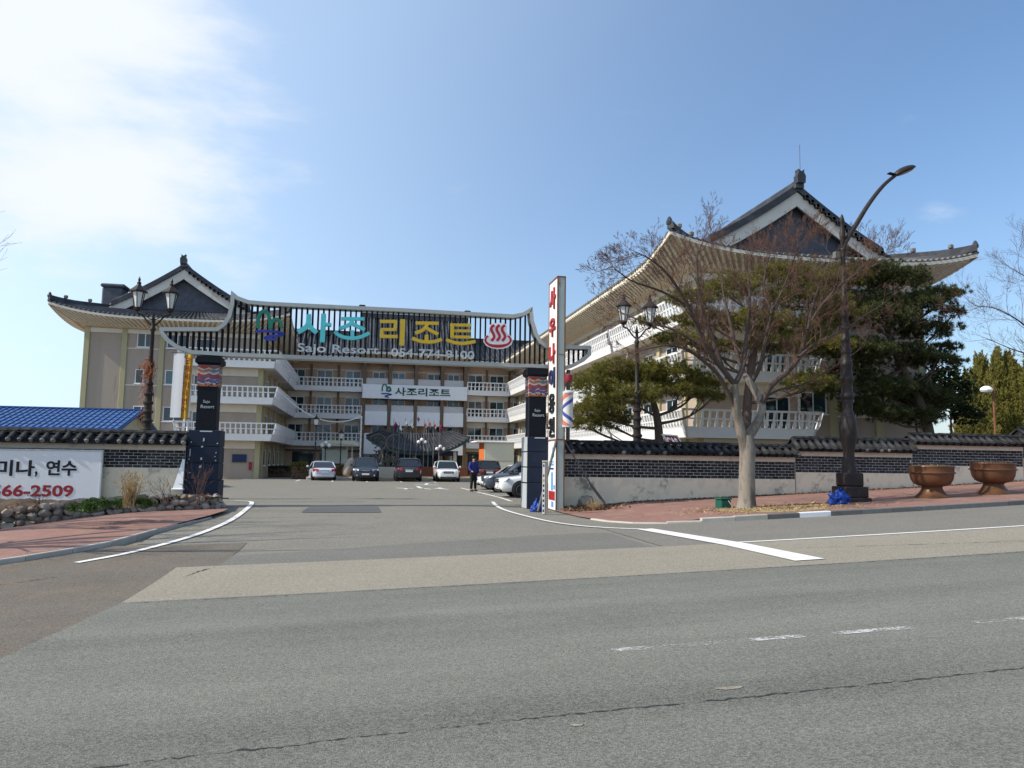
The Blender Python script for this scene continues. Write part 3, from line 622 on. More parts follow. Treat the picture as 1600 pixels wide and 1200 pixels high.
# ------------------------------------------------------------------ lettering
def text_mesh(body, mat, bold=0.0, depth=.02, name='lettering'):
    cu = bpy.data.curves.new('txt', 'FONT'); cu.body = body; cu.offset = bold; cu.extrude = depth/2; cu.resolution_u = 3
    o = bpy.data.objects.new('txt', cu); COL.objects.link(o); bpy.context.view_layer.update()
    dg = bpy.context.evaluated_depsgraph_get(); me = bpy.data.meshes.new_from_object(o.evaluated_get(dg), depsgraph=dg)
    bpy.data.objects.remove(o); bpy.data.curves.remove(cu); me.materials.clear(); me.materials.append(mat); me.name = name
    return me
def text(name, body, mat, parent, p0, ux, uz, w=None, h=None, bold=0.0, depth=.02, n=None):
    """lettering whose lower left corner is p0, along ux, upright along uz, scaled to width w and height h"""
    me = text_mesh(body, mat, bold, depth, name)
    if len(me.vertices) == 0: return None
    co = np.empty(len(me.vertices)*3); me.vertices.foreach_get('co', co); co = co.reshape(-1, 3)
    mn, mx = co.min(0), co.max(0); fx = w/(mx[0]-mn[0]) if w else None; fz = h/(mx[1]-mn[1]) if h else None
    fx = fx or fz; fz = fz or fx
    ux, uz = np.array(ux, float), np.array(uz, float); un = np.cross(ux, uz)
    wb = parent.get('wb'); org = np.array(wb) if wb is not None else np.zeros(3)
    q = np.outer((co[:, 0]-mn[0])*fx, ux)+np.outer((co[:, 1]-mn[1])*fz, uz)+np.outer(co[:, 2], un)+np.array(p0)-org
    me.vertices.foreach_set('co', q.ravel()); me.update()
    return link(name, me, parent)
def ribbon(b, pts, w, y0, y1, caps=True):
    """flat letter stroke through (x,z) pts, width w, between depths y0 (front) and y1"""
    P = [Vector((p[0], p[1])) for p in pts]; L, Rr = [], []
    for i, p in enumerate(P):
        d = (P[min(i+1, len(P)-1)]-P[max(i-1, 0)]).normalized(); nn = Vector((-d.y, d.x))
        q = p-d*(w*.12 if i == 0 else 0)+d*(w*.12 if i == len(P)-1 else 0)
        ww = w/2 if not hasattr(w, '__len__') else w[i]/2
        L.append(q+nn*ww); Rr.append(q-nn*ww)
    vs = []
    for y in (y0, y1):
        for a in L: vs.append((a.x, y, a.y))
        for a in Rr: vs.append((a.x, y, a.y))
    n = len(P); fs = []
    for i in range(n-1):
        fs += [(i, i+1, n+i+1, n+i), (2*n+i, 3*n+i, 3*n+i+1, 2*n+i+1), (i, 2*n+i, 2*n+i+1, i+1), (n+i, n+i+1, 3*n+i+1, 3*n+i)]
    fs += [(0, n, 3*n, 2*n), (n-1, 3*n-1, 4*n-1, 2*n-1)]
    b.add(vs, fs)
X_, Y_, Z_ = (1, 0, 0), (0, 1, 0), (0, 0, 1)

# ------------------------------------------------------------------ entrance gate
GV = 28.5
gate = thing('entrance_gate', 'wide gate with a black slatted sign beam on two dark pillars over the driveway', 'gate', (.5, GV, -.1))
def xz(px, py, v=GV): p = at(px, py, v); return (p.x, p.z)
top = [(252, 513), (340, 513), (350, 506), (357, 495), (361, 477), (363, 456), (374, 465), (390, 471), (420, 473.5), (640, 484), (765, 491), (800, 493), (815, 490), (825, 484), (830, 481), (832, 502), (838, 522), (845, 534), (853, 540), (882, 541), (921, 541.5)]
bot = [(921, 556), (910, 566), (895, 574), (882, 578), (830, 575.5), (640, 568.5), (360, 558), (302, 554.5), (277, 546), (262, 535), (252, 522)]
T = [xz(*p) for p in top]; B = [xz(*p) for p in bot]
loop = T+B
def frame_loop(b, loop, w, y0, y1):
    n = len(loop); cxy = None; inn = []
    for i in range(n):
        a, p, c = Vector(loop[i-1]), Vector(loop[i]), Vector(loop[(i+1)%n])
        d1, d2 = (p-a).normalized(), (c-p).normalized(); n1, n2 = Vector((d1.y, -d1.x)), Vector((d2.y, -d2.x))
        k = n1+n2; k = k/max(.35, k.length_squared/2); inn.append((p.x+k.x*w, p.y+k.y*w))
    vs = [(x, y0, z) for x, z in loop]+[(x, y0, z) for x, z in inn]+[(x, y1, z) for x, z in loop]+[(x, y1, z) for x, z in inn]
    fs = []
    for i in range(n):
        j = (i+1)%n; fs += [(i, j, n+j, n+i), (2*n+i, 3*n+i, 3*n+j, 2*n+j), (i, 2*n+i, 2*n+j, j), (n+i, n+j, 3*n+j, 3*n+i)]
    b.add(vs, fs); return inn
b = MB(); inner = frame_loop(b, loop, .135, GV-.25, GV+.25); b.build('beam_frame', MT['steel'], gate)
def zr(loop, x):
    zs = []
    for i in range(len(loop)):
        a, c = loop[i], loop[(i+1)%len(loop)]
        if (a[0]-x)*(c[0]-x) <= 0 and a[0] != c[0]: zs.append(a[1]+(c[1]-a[1])*(x-a[0])/(c[0]-a[0]))
    return (min(zs), max(zs)) if len(zs) >= 2 else None
sm = MB().box(-.024, .024, -.024, .024, 0, 1).mesh('slat', MT['slat'])
x = inner[0][0]+.16; k = 0
while x < 8.48:
    q = zr(inner, x)
    if q and q[1]-q[0] > .05:
        for dy in (-.07, .07):
            xx = x if dy < 0 else x+.012
            piece('slat', sm, gate, (xx, GV+dy, q[0]-.03), (0, 0, 0), (1, 1, q[1]-q[0]+.06))
    x += .193; k += 1
# rails the letters hang on, and two little lamps on top of the beam
for px, py in ((566, 480), (730, 489)):
    p = at(px, py, GV); MB().bbox(p.x-.12, p.x+.12, GV-.15, GV+.15, p.z-.06, p.z+.07, .03).build('top_fitting', MT['slat'], gate)
# pillars
def dancheong():
    """painted bands of lotus shapes at the head of a pillar (the pattern is flat print)"""
    mt = bpy.data.materials.new('painted_head'); mt.use_nodes = True; nt = mt.node_tree; p = nt.nodes['Principled BSDF']; p.inputs['Roughness'].default_value = .6
    tc = N(nt, 'ShaderNodeTexCoord'); sp = N(nt, 'ShaderNodeSeparateXYZ'); nt.links.new(tc.outputs['Object'], sp.inputs[0])
    u = mathn(nt, 'ADD', sp.outputs[0], sp.outputs[1]); z = sp.outputs[2]
    def ramp(val, stops):
        r = N(nt, 'ShaderNodeValToRGB'); r.color_ramp.interpolation = 'CONSTANT'; e = r.color_ramp.elements
        while len(e) < len(stops): e.new(.5)
        for el_, (p_, c_) in zip(e, stops): el_.position = p_; el_.color = (*c_, 1)
        nt.links.new(val, r.inputs[0]); return r.outputs[0]
    rd, bl, tl, wh, og, nv = (.26, .035, .025), (.04, .055, .17), (.05, .16, .19), (.40, .38, .35), (.36, .11, .045), (.025, .025, .045)
    zz = mathn(nt, 'ADD', z, mathn(nt, 'MULTIPLY', mathn(nt, 'ABSOLUTE', mathn(nt, 'SINE', mathn(nt, 'MULTIPLY', u, 9.4))), .06))
    zn = mathn(nt, 'DIVIDE', zz, .84)
    c1 = ramp(zn, [(0, nv), (.06, og), (.16, wh), (.2, bl), (.33, wh), (.37, rd), (.53, og), (.58, wh), (.65, tl), (.82, nv), (.86, rd), (.95, og)])
    c2 = ramp(zn, [(0, og), (.1, nv), (.2, wh), (.25, rd), (.36, bl), (.48, rd), (.56, wh), (.63, og), (.75, wh), (.8, rd), (.9, tl)])
    ck = N(nt, 'ShaderNodeTexVoronoi'); ck.inputs['Scale'].default_value = 7.5; nt.links.new(tc.outputs['Object'], ck.inputs['Vector'])
    mx = N(nt, 'ShaderNodeMix', data_type='RGBA'); nt.links.new(mathn(nt, 'GREATER_THAN', ck.outputs['Distance'], .52), mx.inputs[0]); nt.links.new(c1, mx.inputs[6]); nt.links.new(c2, mx.inputs[7])
    nt.links.new(mx.outputs[2], p.inputs['Base Color']); return mt
MT['head'] = dancheong()
def pillar(x0, x1, zb, lab):
    y0, y1 = GV-.5, GV+.5; xm = (x0+x1)/2; w = (x1-x0)/2
    MB().bbox(x0-.03, x1+.03, y0-.03, y1+.03, zb-.3, .78, .012).build('plinth_panel', MT['navy'], gate)
    for k, (a, c) in enumerate(((.80, 1.36), (1.38, 1.93), (1.95, 2.5))):
        MB().bbox(x0, x1, y0, y1, a, c, .012).build('plinth_panel', MT['navy'], gate)
    MB().box(x0+.03, x1-.03, y0+.03, y1-.03, .7, 2.45).build('plinth_core', MT['black'], gate)
    h = .33; a0, a1 = xm-h, xm+h
    MB().bbox(a0, a1, GV-.33, GV+.33, 2.502, 4.02, .01).build('shaft', MT['black'], gate)
    hd = MB().bbox(-h-.02, h+.02, -.35, .35, 0, .76, .01); o = hd.build('painted_head', MT['head'], None); o.parent = gate; o.location = (xm-gate.location.x, 0, 4.022-gate.location.z)
    b = MB(); b.lathe([(.5, 4.784), (.62, 4.86), (.62, 4.99), (.57, 4.992), (.57, 5.08)], 4, (xm, GV, 0)); b.build('pillar_cap', MT['black'], gate)
    for l, txt in enumerate(('Sajo', 'Resort')):
        text('lettering', txt, MT['silver'], gate, (xm-.15-(.04 if l else -.03), GV-.337, 3.42-l*.155), X_, Z_, h=.115 if l else .13, depth=.006)
    MB().box(xm-.14, xm+.26, GV-.505, GV-.5, 2.44, 2.478).build('silver_strip', MT['silver'], gate)
pillar(-5.84, -4.80, -.12, 'left'); pillar(6.09, 6.86, -.2, 'right')
MT['sidep'] = M('pale_side_panel', (.40, .42, .43), .5, .08, 2)
for z0, z1 in ((-.15, .76), (.81, 1.35), (1.39, 1.92), (1.96, 2.49)): MB().bbox(6.045, 6.064, GV-.5, GV+.5, z0, z1, .004).build('side_panel', MT['sidep'], gate)
# scraps of lost lettering and screw tips on the left pillar
r = random.Random(4)
for (x, z, ww, hh) in ((-5.32, 2.17, .05, .13), (-5.36, 1.93, .07, .05), (-5.37, 1.52, .06, .09), (-5.39, 1.25, .08, .09), (-5.72, 2.08, .04, .04), (-4.87, 2.05, .05, .04), (-5.74, 1.72, .025, .28), (-5.76, 1.5, .04, .03), (-4.90, 1.73, .03, .05), (-4.93, 1.6, .05, .02), (-4.9, 1.46, .04, .03), (-5.72, 1.04, .05, .03)):
    b = MB(); b.prism([(x-ww/2, z-hh/2), (x+ww/2, z-hh*.35), (x+ww*.4, z+hh/2), (x-ww*.3, z+hh*.45)], GV-.512, GV-.497); b.build('letter_scrap', MT['silver'], gate)
sp_ = MB(); p = at(888, 577, GV); sp_.tube([(p.x, GV, G(8, 28)), (p.x, GV, 5.12)], .075, 10); sp_.bbox(p.x-.1, p.x+.1, GV-.1, GV+.1, 4.6, 4.68, .01); sp_.build('support_pole', MT['pipe'], gate, True)
# the big letters, stroke by stroke
def zx7(x, y): return xz(380+x/7.273, 470+y/7.273, GV-.3)
def zx8(x, y): return xz(590+x/6.154, 470+y/6.154, GV-.3)
def glyph(strokes, w, mat, fz, name='letter', border=True):
    b = MB()
    for st in strokes:
        ww = w
        if isinstance(st, tuple): st, ww = st
        ribbon(b, smooth([fz(*p) for p in st], 5) if len(st) > 2 else [fz(*p) for p in st], ww, GV-.36-.0007*len(b.v), GV-.26)
    return b.build(name, mat, gate)
LT = [([[(745, 160), (743, 250), (700, 312), (625, 355)], [(742, 255), (780, 318), (830, 362)]], None)]
glyph([([(745, 160), (744, 235), (715, 300), (628, 354)], .17), ([(745, 262), (780, 318), (832, 362)], .16), ([(915, 160), (912, 240), (900, 468)], .17), ([(930, 272), (998, 279)], .11)], .17, MT['teal'], zx7)
glyph([([(1118, 205), (1373, 207)], .12), ([(1245, 215), (1205, 272), (1096, 317)], .13), ([(1232, 258), (1295, 290), (1376, 330)], .13), ([(1240, 345), (1240, 410)], .13), ([(1042, 357), (1100, 402), (1170, 424), (1260, 430), (1350, 410), (1430, 372)], .125)], .13, MT['teal'], zx7)
glyph([([(25, 200), (178, 200)], .12), ([(172, 198), (166, 282)], .12), ([(38, 278), (172, 278)], .11), ([(40, 275), (36, 345)], .12), ([(28, 344), (188, 346)], .12), ([(243, 186), (238, 300), (229, 428)], .17)], .12, MT['gold'], zx8)
glyph([([(372, 215), (580, 218)], .12), ([(478, 225), (440, 278), (365, 312)], .125), ([(465, 262), (520, 295), (578, 322)], .125), ([(470, 335), (470, 390)], .13), ([(333, 365), (400, 390), (470, 400), (545, 395), (612, 375)], .12)], .12, MT['gold'], zx8)
glyph([([(705, 234), (897, 236)], .11), ([(712, 290), (890, 292)], .10), ([(710, 348), (895, 352)], .11), ([(720, 232), (716, 348)], .12), ([(662, 378), (740, 404), (830, 411), (935, 393)], .12)], .12, MT['gold'], zx8)
# emblem: two green arches over a blue swirl
glyph([([(165, 310), (172, 200), (205, 135), (245, 120), (285, 150), (302, 230), (306, 320)], .12), ([(320, 320), (330, 250), (385, 212), (428, 250), (432, 305)], .10)], .1, MT['green'], zx7, 'emblem_arch')
glyph([([(140, 350), (240, 345), (350, 352), (440, 368), (448, 384), (400, 398), (300, 404), (250, 420), (270, 438), (370, 436)], .085)], .085, MT['blue'], zx7, 'emblem_swirl')
# hot spring sign: white plate, red bowl ring, three plumes of steam
plate = [(1078, 232), (1120, 218), (1165, 210), (1205, 218), (1248, 228), (1240, 300), (1280, 340), (1300, 385), (1288, 420), (1250, 448), (1200, 462), (1150, 465), (1095, 455), (1045, 432), (1018, 395), (1022, 360), (1050, 330), (1085, 308)]
b = MB(); b.prism([zx8(*p) for p in plate], GV-.31, GV-.26); b.build('sign_plate', MT['whitep'], gate)
rim = [(math.cos(a), math.sin(a)) for a in lin(R_(-38)+2*PI, R_(218)-0, 26)] if False else None
b = MB(); ou, inn = [], []
for i in range(27):
    a = R_(205+(335-205)*i/26) if False else R_(-32-(244)*i/26)
    cx_, cy_ = 1157, 382; ou.append((cx_+132*math.cos(a), cy_-72*math.sin(a))); tk = .5-.5*math.cos(2*PI*i/26)
    inn.append((cx_+(132-18-6*tk)*math.cos(a), cy_-(72-12-22*tk)*math.sin(a)))
ou = [(1157+132*math.cos(R_(a)), 378+74*math.sin(R_(a))) for a in lin(-38, 218, 26)]
inn = [(1157+(132-20)*math.cos(R_(a)), 378+(74-14-16*math.sin(R_(max(0, min(180, a)))))*math.sin(R_(a))) for a in lin(-38, 218, 26)]
vs = []; n = 27
for y in (GV-.33, GV-.309):
    for q in (ou, inn): vs += [(zx8(*p)[0], y, zx8(*p)[1]) for p in q]
fs = []
for i in range(n-1): fs += [(i, i+1, n+i+1, n+i), (i, 2*n+i, 2*n+i+1, i+1), (n+i, n+i+1, 3*n+i+1, 3*n+i)]
b.add(vs, fs); b.build('bowl_ring', MT['red'], gate)
for dx in (0, 52, 104):
    b = MB(); ribbon(b, smooth([zx8(*p) for p in [(1118+dx, 236), (1096+dx, 255), (1094+dx, 285), (1112+dx, 318), (1120+dx, 350), (1096+dx, 384)]], 4), .10, GV-.332, GV-.309); b.build('steam_plume', MT['red'], gate)
p0 = xz(464.5, 549.5, GV-.3); p1 = xz(592, 554, GV-.3); u = Vector((p1[0]-p0[0], 0, p1[1]-p0[1])); 
text('lettering', 'Sajo Resort', MT['silver'], gate, (p0[0], GV-.3, p0[1]-.09), u.normalized(), Z_, w=u.length, h=.40, bold=.012, depth=.05)
p0 = xz(611, 557, GV-.3); p1 = xz(741, 562, GV-.3); u = Vector((p1[0]-p0[0], 0, p1[1]-p0[1]))
text('lettering', '054-774-9100', MT['silver'], gate, (p0[0], GV-.3, p0[1]), u.normalized(), Z_, w=u.length, h=.32, bold=.012, depth=.05)

# ------------------------------------------------------------------ pylon sign by the right pillar
zg = -.16
py_ = thing('pylon_sign', 'tall rusty white pylon sign with red and navy vertical lettering beside the right gate pillar', 'sign', (7.0, 27.5, zg))
A, B_ = 6.84, 7.16; Y0, Y1 = 26.75, 28.05; ZT = 8.35
MB().bbox(A+.02, B_-.02, Y0+.02, Y1-.02, zg-.1, ZT-.02, .005).build('sheet_face', MT['rustw'], py_)
MB().box(A+.045, B_-.045, Y0+.008, Y0+.03, zg, ZT-.05).build('end_panel', MT['rustg'], py_)
b = MB()
for x in (A, B_-.045):
    for y in (Y0, Y1-.045): b.box(x, x+.045, y, y+.045, zg-.1, ZT)
b.build('corner_angle', MT['rust'], py_)
b = MB()
for z in (2.35, ZT-.045): b.box(A-.004, B_+.004, Y0-.004, Y0+.012, z, z+.05); b.box(A-.006, A+.012, Y0+.01, Y1, z, z+.05)
b.box(A+.046, B_-.046, Y0-.001, Y0+.02, 5.45, 5.47); b.build('band', MT['rust'], py_)
DN = (0, -1, 0)
for ch, mat, zc, h in (('사', 'inkr', 7.62, .8), ('우', 'inkr', 6.55, .7), ('나', 'inkr', 5.55, .75), ('이', 'inkb', 4.65, .75), ('용', 'inkk', 3.72, .72), ('원', 'inkk', 2.84, .72)):
    text('letter', ch, MT[mat], py_, (A+.0, Y1-.2, zc-h/2), DN, Z_, w=.85, h=h, bold=.03, depth=.07)
for z0, z1, y0, y1, mt in ((1.45, 1.52, .15, .9, 'skyb'), (1.3, 1.36, .15, .9, 'blue'), (1.56, 1.6, .15, .9, 'skyb'), (.55, 1.2, .55, .8, 'skyb'), (.2, .52, .2, 1.1, 'inkr'), (1.75, 2.1, .7, .95, 'skyb'), (.6, .75, .9, 1.1, 'skyb'), (-.05, .15, .6, .9, 'skyb')):
    MB().box(A+.008, A+.018, Y1-y1, Y1-y0, z0, z1).build('printed_patch', MT[mt], py_)
b = MB(); b.tube([(A, Y0, 2.33), (6.05, 26.1, -.13)], .045, 8); b.build('brace', MT['pipe'], py_, True)
b = MB(); b.tube([(B_, Y0+.1, 2.35), (8.35, 27.1, .62)], .03, 8); b.tube([(8.25, 27.08, .76), (8.95, 27.2, -.1)], .055, 8); b.build('brace', MT['pipe'], py_, True)
# barber pole hung on the pylon
def barber():
    mt = bpy.data.materials.new('barber_stripes'); mt.use_nodes = True; nt = mt.node_tree; p = nt.nodes['Principled BSDF']; p.inputs['Roughness'].default_value = .25
    tc = N(nt, 'ShaderNodeTexCoord'); sp = N(nt, 'ShaderNodeSeparateXYZ'); nt.links.new(tc.outputs['Object'], sp.inputs[0])
    a = mathn(nt, 'DIVIDE', mathn(nt, 'ARCTAN2', sp.outputs[0], sp.outputs[1]), 2*PI)
    z = mathn(nt, 'MULTIPLY', mathn(nt, 'ABSOLUTE', mathn(nt, 'SUBTRACT', sp.outputs[2], .62)), 1.25)
    f = mathn(nt, 'FRACT', mathn(nt, 'ADD', mathn(nt, 'ADD', mathn(nt, 'MULTIPLY', a, 1.0), z), .42))
    r = N(nt, 'ShaderNodeValToRGB'); r.color_ramp.interpolation = 'CONSTANT'; e = r.color_ramp.elements
    st = [(0, (.62, .60, .56)), (.18, (.05, .07, .30)), (.36, (.62, .60, .56)), (.56, (.55, .16, .11)), (.80, (.62, .60, .56))]
    while len(e) < len(st): e.new(.5)
    for q, (pp, cc) in zip(e, st): q.position = pp; q.color = (*cc, 1)
    nt.links.new(f, r.inputs[0]); nt.links.new(r.outputs[0], p.inputs['Base Color']); return mt
bp = at(879.5, 668, 26.6)
bar = thing('barber_pole', 'red white and blue striped barber pole hung on the side of the pylon sign', 'barber pole', (7.22, 26.58, bp.z), world=False)
MB().lathe([(.19, .06), (.19, 1.22)], 20).build('striped_drum', barber(), bar, True)
MB().lathe([(.14, 0), (.2, .02), (.2, .06)], 20).build('drum_base', MT['silver'], bar, True)
MB().lathe([(.2, 1.22), (.2, 1.27), (.12, 1.33), (.05, 1.34)], 20).build('drum_cap', MT['silver'], bar, True)
b = MB(); b.beam((0, 0, .25), (-.1, .25, .25), .03, .03); b.beam((0, 0, 1.0), (-.1, .25, 1.0), .03, .03); b.beam((.05, .1, 1.6), (.16, 1.9, 1.6), .05, .05); b.build('bracket', MT['pipe'], bar)
o = MB().lathe([(.03, 1.62), (.13, 1.66), (.15, 1.78), (.12, 1.9), (.03, 1.96)], 14, (.05, .12, 0)); o.build('globe', M('dark_red_glass', (.25, .02, .03), .2, .05), bar, True)
# small marker post
pm = at(851, 803, 25.1)
mk = thing('marker_post', 'short white information post with faded vertical print in front of the pylon sign', 'sign post', (pm.x, 25.1, G(pm.x, 25.1)-.02), rotz=R_(-8), world=False)
MB().bbox(-.085, .085, -.07, .07, 0, 1.75, .008).build('post_body', M('weathered_post', (.30, .255, .2), .8, .15, 4), mk)
MB().box(-.087, -.008, -.078, -.069, .03, 1.70).build('print_face', MT['whitep'], mk)
for k, mtn in enumerate(('inkb', None, 'red', 'gold', 'inkk', 'inkk', 'inkb', 'inkk', 'inkk', 'inkb')):
    if mtn: MB().box(-.075, -.03, -.081, -.0785, 1.58-.165*k, 1.66-.165*k).build('print_mark', MT[mtn], mk)
MB().box(-.09, .09, -.08, .075, 1.752, 1.79).build('post_cap', MT['cap'], mk)

# board with phone number on the left wall
bd = thing('sign_board', 'white banner board with large black words and a red phone number on the left wall', 'sign', (-10.5, 27.7, -.05))
MB().bbox(-13.0, -8.42, 27.72, 27.82, -.06, 1.74, .008).build('board', MT['whitep'], bd)
b = MB(); frame_loop(b, [(-13.02, -.08), (-13.02, 1.76), (-8.40, 1.76), (-8.40, -.08)], .045, 27.705, 27.83); b.build('board_frame', MT['silver'], bd)
for x in (-12.7, -8.8): MB().box(x, x+.06, 27.83, 27.95, -.4, 1.5).build('board_leg', MT['pipe'], bd)
def wordpx(s, x0, x1, yb, yt, mat, bold):
    a, c, d = at(x0, yb, 27.715), at(x1, yb, 27.715), at(x0, yt, 27.715)
    text('lettering', s, MT[mat], bd, (a.x, 27.715, a.z), X_, Z_, w=c.x-a.x, h=d.z-a.z, bold=bold, depth=.008)
wordpx('세미나', -40, 53, 743, 718, 'inkk', .03); wordpx(',', 54, 58, 745, 736, 'inkk', .03); wordpx('연수', 71, 119, 743, 719, 'inkk', .03)
wordpx('566-2509', -15, 114, 776, 757, 'inkr', .03)
# two feather banners beside the left pillar
bs = thing('banner_stand', 'upright pole with a white and a yellow vertical banner beside the left gate pillar', 'banner', (-6.55, 31, 0))
MB().tube([(-6.5, 31.05, -.1), (-6.5, 31.05, 5.6)], .05, 10).build('pole', MT['white'], bs, True)
def banner(x0, x1, dx, z0, z1, mat, name, wavy):
    b = MB(); F = lambda i, j: (x0+(x1-x0)*j-dx*(1-i), 31+wavy*math.sin(i*9+j*4)*.5-.05*j+wavy*math.sin(j*7), z0+(z1-z0)*i); b.grid(F, 24, 8)
    b.f += [tuple(k+len(b.v) for k in f)[::-1] for f in b.f]; n0 = len(b.v); b.v += [(x, y+.01, z) for x, y, z in b.v[:n0]]
    return b.build(name, mat, bs, True, fix=False)
banner(-7.13, -6.74, .02, 3.05, 5.5, MT['whitep'], 'white_cloth', .002); yb = banner(-6.7, -6.42, .1, 2.98, 5.48, M('yellow_cloth', (.56, .33, .03), .8, .1), 'yellow_cloth', .02)
for k, ch in enumerate('단체세미나연수'):
    text('letter', ch, MT['inkr'], yb, (-6.66-.1*(k+1)/8, 30.84, 5.1-.31*k), X_, Z_, w=.2, h=.24, bold=.02, depth=.006)
b = MB(); b.beam((-7.2, 31, 5.52), (-6.4, 31, 5.52), .03, .03); b.beam((-7.25, 31, 3.02), (-6.4, 31, 3.02), .03, .03); b.build('cross_bar', MT['pipe'], bs)
# ------------------------------------------------------------------ resort buildings
ZG = -.1
HWX, GHW, YG = 8.8, 5.4, 3.6          # half width at the eaves, at the gable, eaves-to-gable distance
ZEAVE, ZGB, ZRID = 12.25, 13.4, 16.95
def roof_wing(t, sc_, vf, L, back_hip=False):
    """hip-and-gable tiled roof, gable towards the road; vf = front eave line"""
    ez = lambda y: ZEAVE+.85*max(0, 1-y/6.0)**2.2
    fz = lambda w: ZEAVE+.85*abs(w)**3.2
    def side(sg):
        def A(u, w):       # below the hip, in front of the gable: w along depth, u eave->hip
            y = w*YG; xe = HWX; h = y/YG; xh = HWX+(GHW-HWX)*h; zh = 13.1+(ZGB-13.1)*h**1.2; z0 = ez(y)
            return (sc_+sg*(xe+(xh-xe)*u), vf+y, z0+(zh-z0)*u**1.2)
        def B(u, w):
            y = YG+w*(L-YG); z0 = ez(y)
            return (sc_+sg*HWX*(1-u), vf+y, z0+(ZRID-z0)*u**1.42)
        def Cc(u, w):      # gable overhang
            y = YG-.75+w*.75; uu = .386+(1-.386)*u
            return (sc_+sg*HWX*(1-uu), vf+y, ez(YG)+(ZRID-ez(YG))*uu**1.42)
        return A, B, Cc
    def front(u, w):
        ww = 2*w-1; x = ww*(HWX+(GHW-HWX)*u); z0 = fz(ww)
        return (sc_+x, vf+YG*u, z0+(ZGB-z0)*u**1.06)
    b = MB(); b.grid(front, 8, 24)
    for sg in (-1, 1):
        A, B, Cc = side(sg); b.grid(A, 6, 6); b.grid(B, 12, int(L/2)); b.grid(Cc, 8, 1)
    roof = b.build('roof', MT['tileb'], t, True, fix=False)
    # rows of round tiles running down each slope
    b = MB(); ends = MB()
    def row(F, w, n, r=.085, u0=0, u1=1):
        pts = [Vector(F(u0+(u1-u0)*i/n, w)) for i in range(n+1)]
        o = len(b.v)
        for i, p in enumerate(pts):
            d = (pts[min(i+1, n)]-pts[max(i-1, 0)]).normalized(); q = Vector(F(u0+(u1-u0)*i/n, min(1, w+.01)))-Vector(F(u0+(u1-u0)*i/n, max(0, w-.01))); q.normalize()
            nn = q.cross(d); nn = nn if nn.z > 0 else -nn
            for a in (-90, -40, 10, 60, 110)[0:0] or (0, 60, 120, 180): b.v.append(p+q*(r*math.cos(R_(a)))+nn*(r*1.25*math.sin(R_(a))))
        b.f += [(o+i*4+k, o+i*4+k+1, o+i*4+4+k+1, o+i*4+4+k) for i in range(n) for k in range(3)]
        p = pts[0]; d = (pts[1]-pts[0]).normalized()
        q = Vector(F(u0, min(1, w+.01)))-Vector(F(u0, max(0, w-.01))); q.normalize(); nn = q.cross(d); nn = nn if nn.z > 0 else -nn
        c = p-d*.015; o = len(ends.v); ends.v += [c+q*(r*1.15*math.cos(2*PI*k/8))+nn*(r*1.15*math.sin(2*PI*k/8)+.02) for k in range(8)]+[c+d*.12+q*(r*1.15*math.cos(2*PI*k/8))+nn*(r*1.15*math.sin(2*PI*k/8)+.02) for k in range(8)]
        ends.f += [tuple(range(o, o+8))]+[(o+k, o+(k+1)%8, o+8+(k+1)%8, o+8+k) for k in range(8)]
    n = int(2*HWX/.34)
    for i in range(n+1): row(front, i/n, 6)
    for sg in (-1, 1):
        A, B, Cc = side(sg)
        for i in range(0, 11): row(A, i/10.5, 5)
        m_ = int((L-YG)/.36)
        for i in range(m_+1): row(B, i/m_, 9)
        row(Cc, .12, 6); row(Cc, .55, 6)
    stuff(b.build('tile_rows', MT['tileb'], t, True, fix=False)); stuff(ends.build('eave_tile_ends', MT['tileend'], t))
    # ridges: a layered bar with a rounded top
    def ridge(pts, w, h, name='ridge'):
        b = MB(); P = [Vector(p) for p in pts]
        prof = [(-w/2, -.12), (-w/2, h*.3), (-w*.42, h*.3), (-w*.42, h*.62), (-w*.36, h*.62), (-w*.36, h*.85), (-w*.2, h), (w*.2, h), (w*.36, h*.85), (w*.36, h*.62), (w*.42, h*.62), (w*.42, h*.3), (w/2, h*.3), (w/2, -.12)]
        k = len(prof)
        for i, p in enumerate(P):
            d = P[min(i+1, len(P)-1)]-P[max(i-1, 0)]; d.normalize(); q = d.cross(Vector((0, 0, 1))).normalized()
            b.v += [p+q*x+Vector((0, 0, z)) for x, z in prof]
        b.f = [(i*k+j, i*k+(j+1)%k, i*k+k+(j+1)%k, i*k+k+j) for i in range(len(P)-1) for j in range(k)]+[tuple(range(k)), tuple(range((len(P)-1)*k, len(P)*k))]
        return b.build(name, MT['tileb'], t)
    ridge([(sc_, vf+YG-.95, ZRID+.12), (sc_, vf+YG-.3, ZRID+.05)]+[(sc_, vf+YG+(L-YG)*i/6, ZRID) for i in range(1, 7)], .5, .45)
    for sg in (-1, 1):
        A, B, Cc = side(sg)
        ridge([Vector(Cc(1-i/8*.98, .25))+Vector((0, 0, .02)) for i in range(9)], .42, .36, 'gable_ridge')
        P = [Vector(A(1, 1-i/8)) for i in range(9)]
        for i in range(9): P[i].z += .02+.20*max(0, (i-4)/4)**2
        ridge(P, .34, .28, 'hip_ridge')
        e = P[8]; b = MB(); b.lathe([(.15, 0), (.17, .14), (.11, .3), (.05, .4)], 6, (e.x, e.y+.12, e.z+.1)); b.build('corner_ornament', MT['tileb'], t)
        for j in (3, 6):
            e = P[j]; b = MB(); b.bbox(e.x-.14, e.x+.14, e.y-.1, e.y+.1, e.z+.3, e.z+.55, .05); b.build('ridge_knob', MT['tileend'], t)
    b = MB(); y0 = vf+YG-1.15
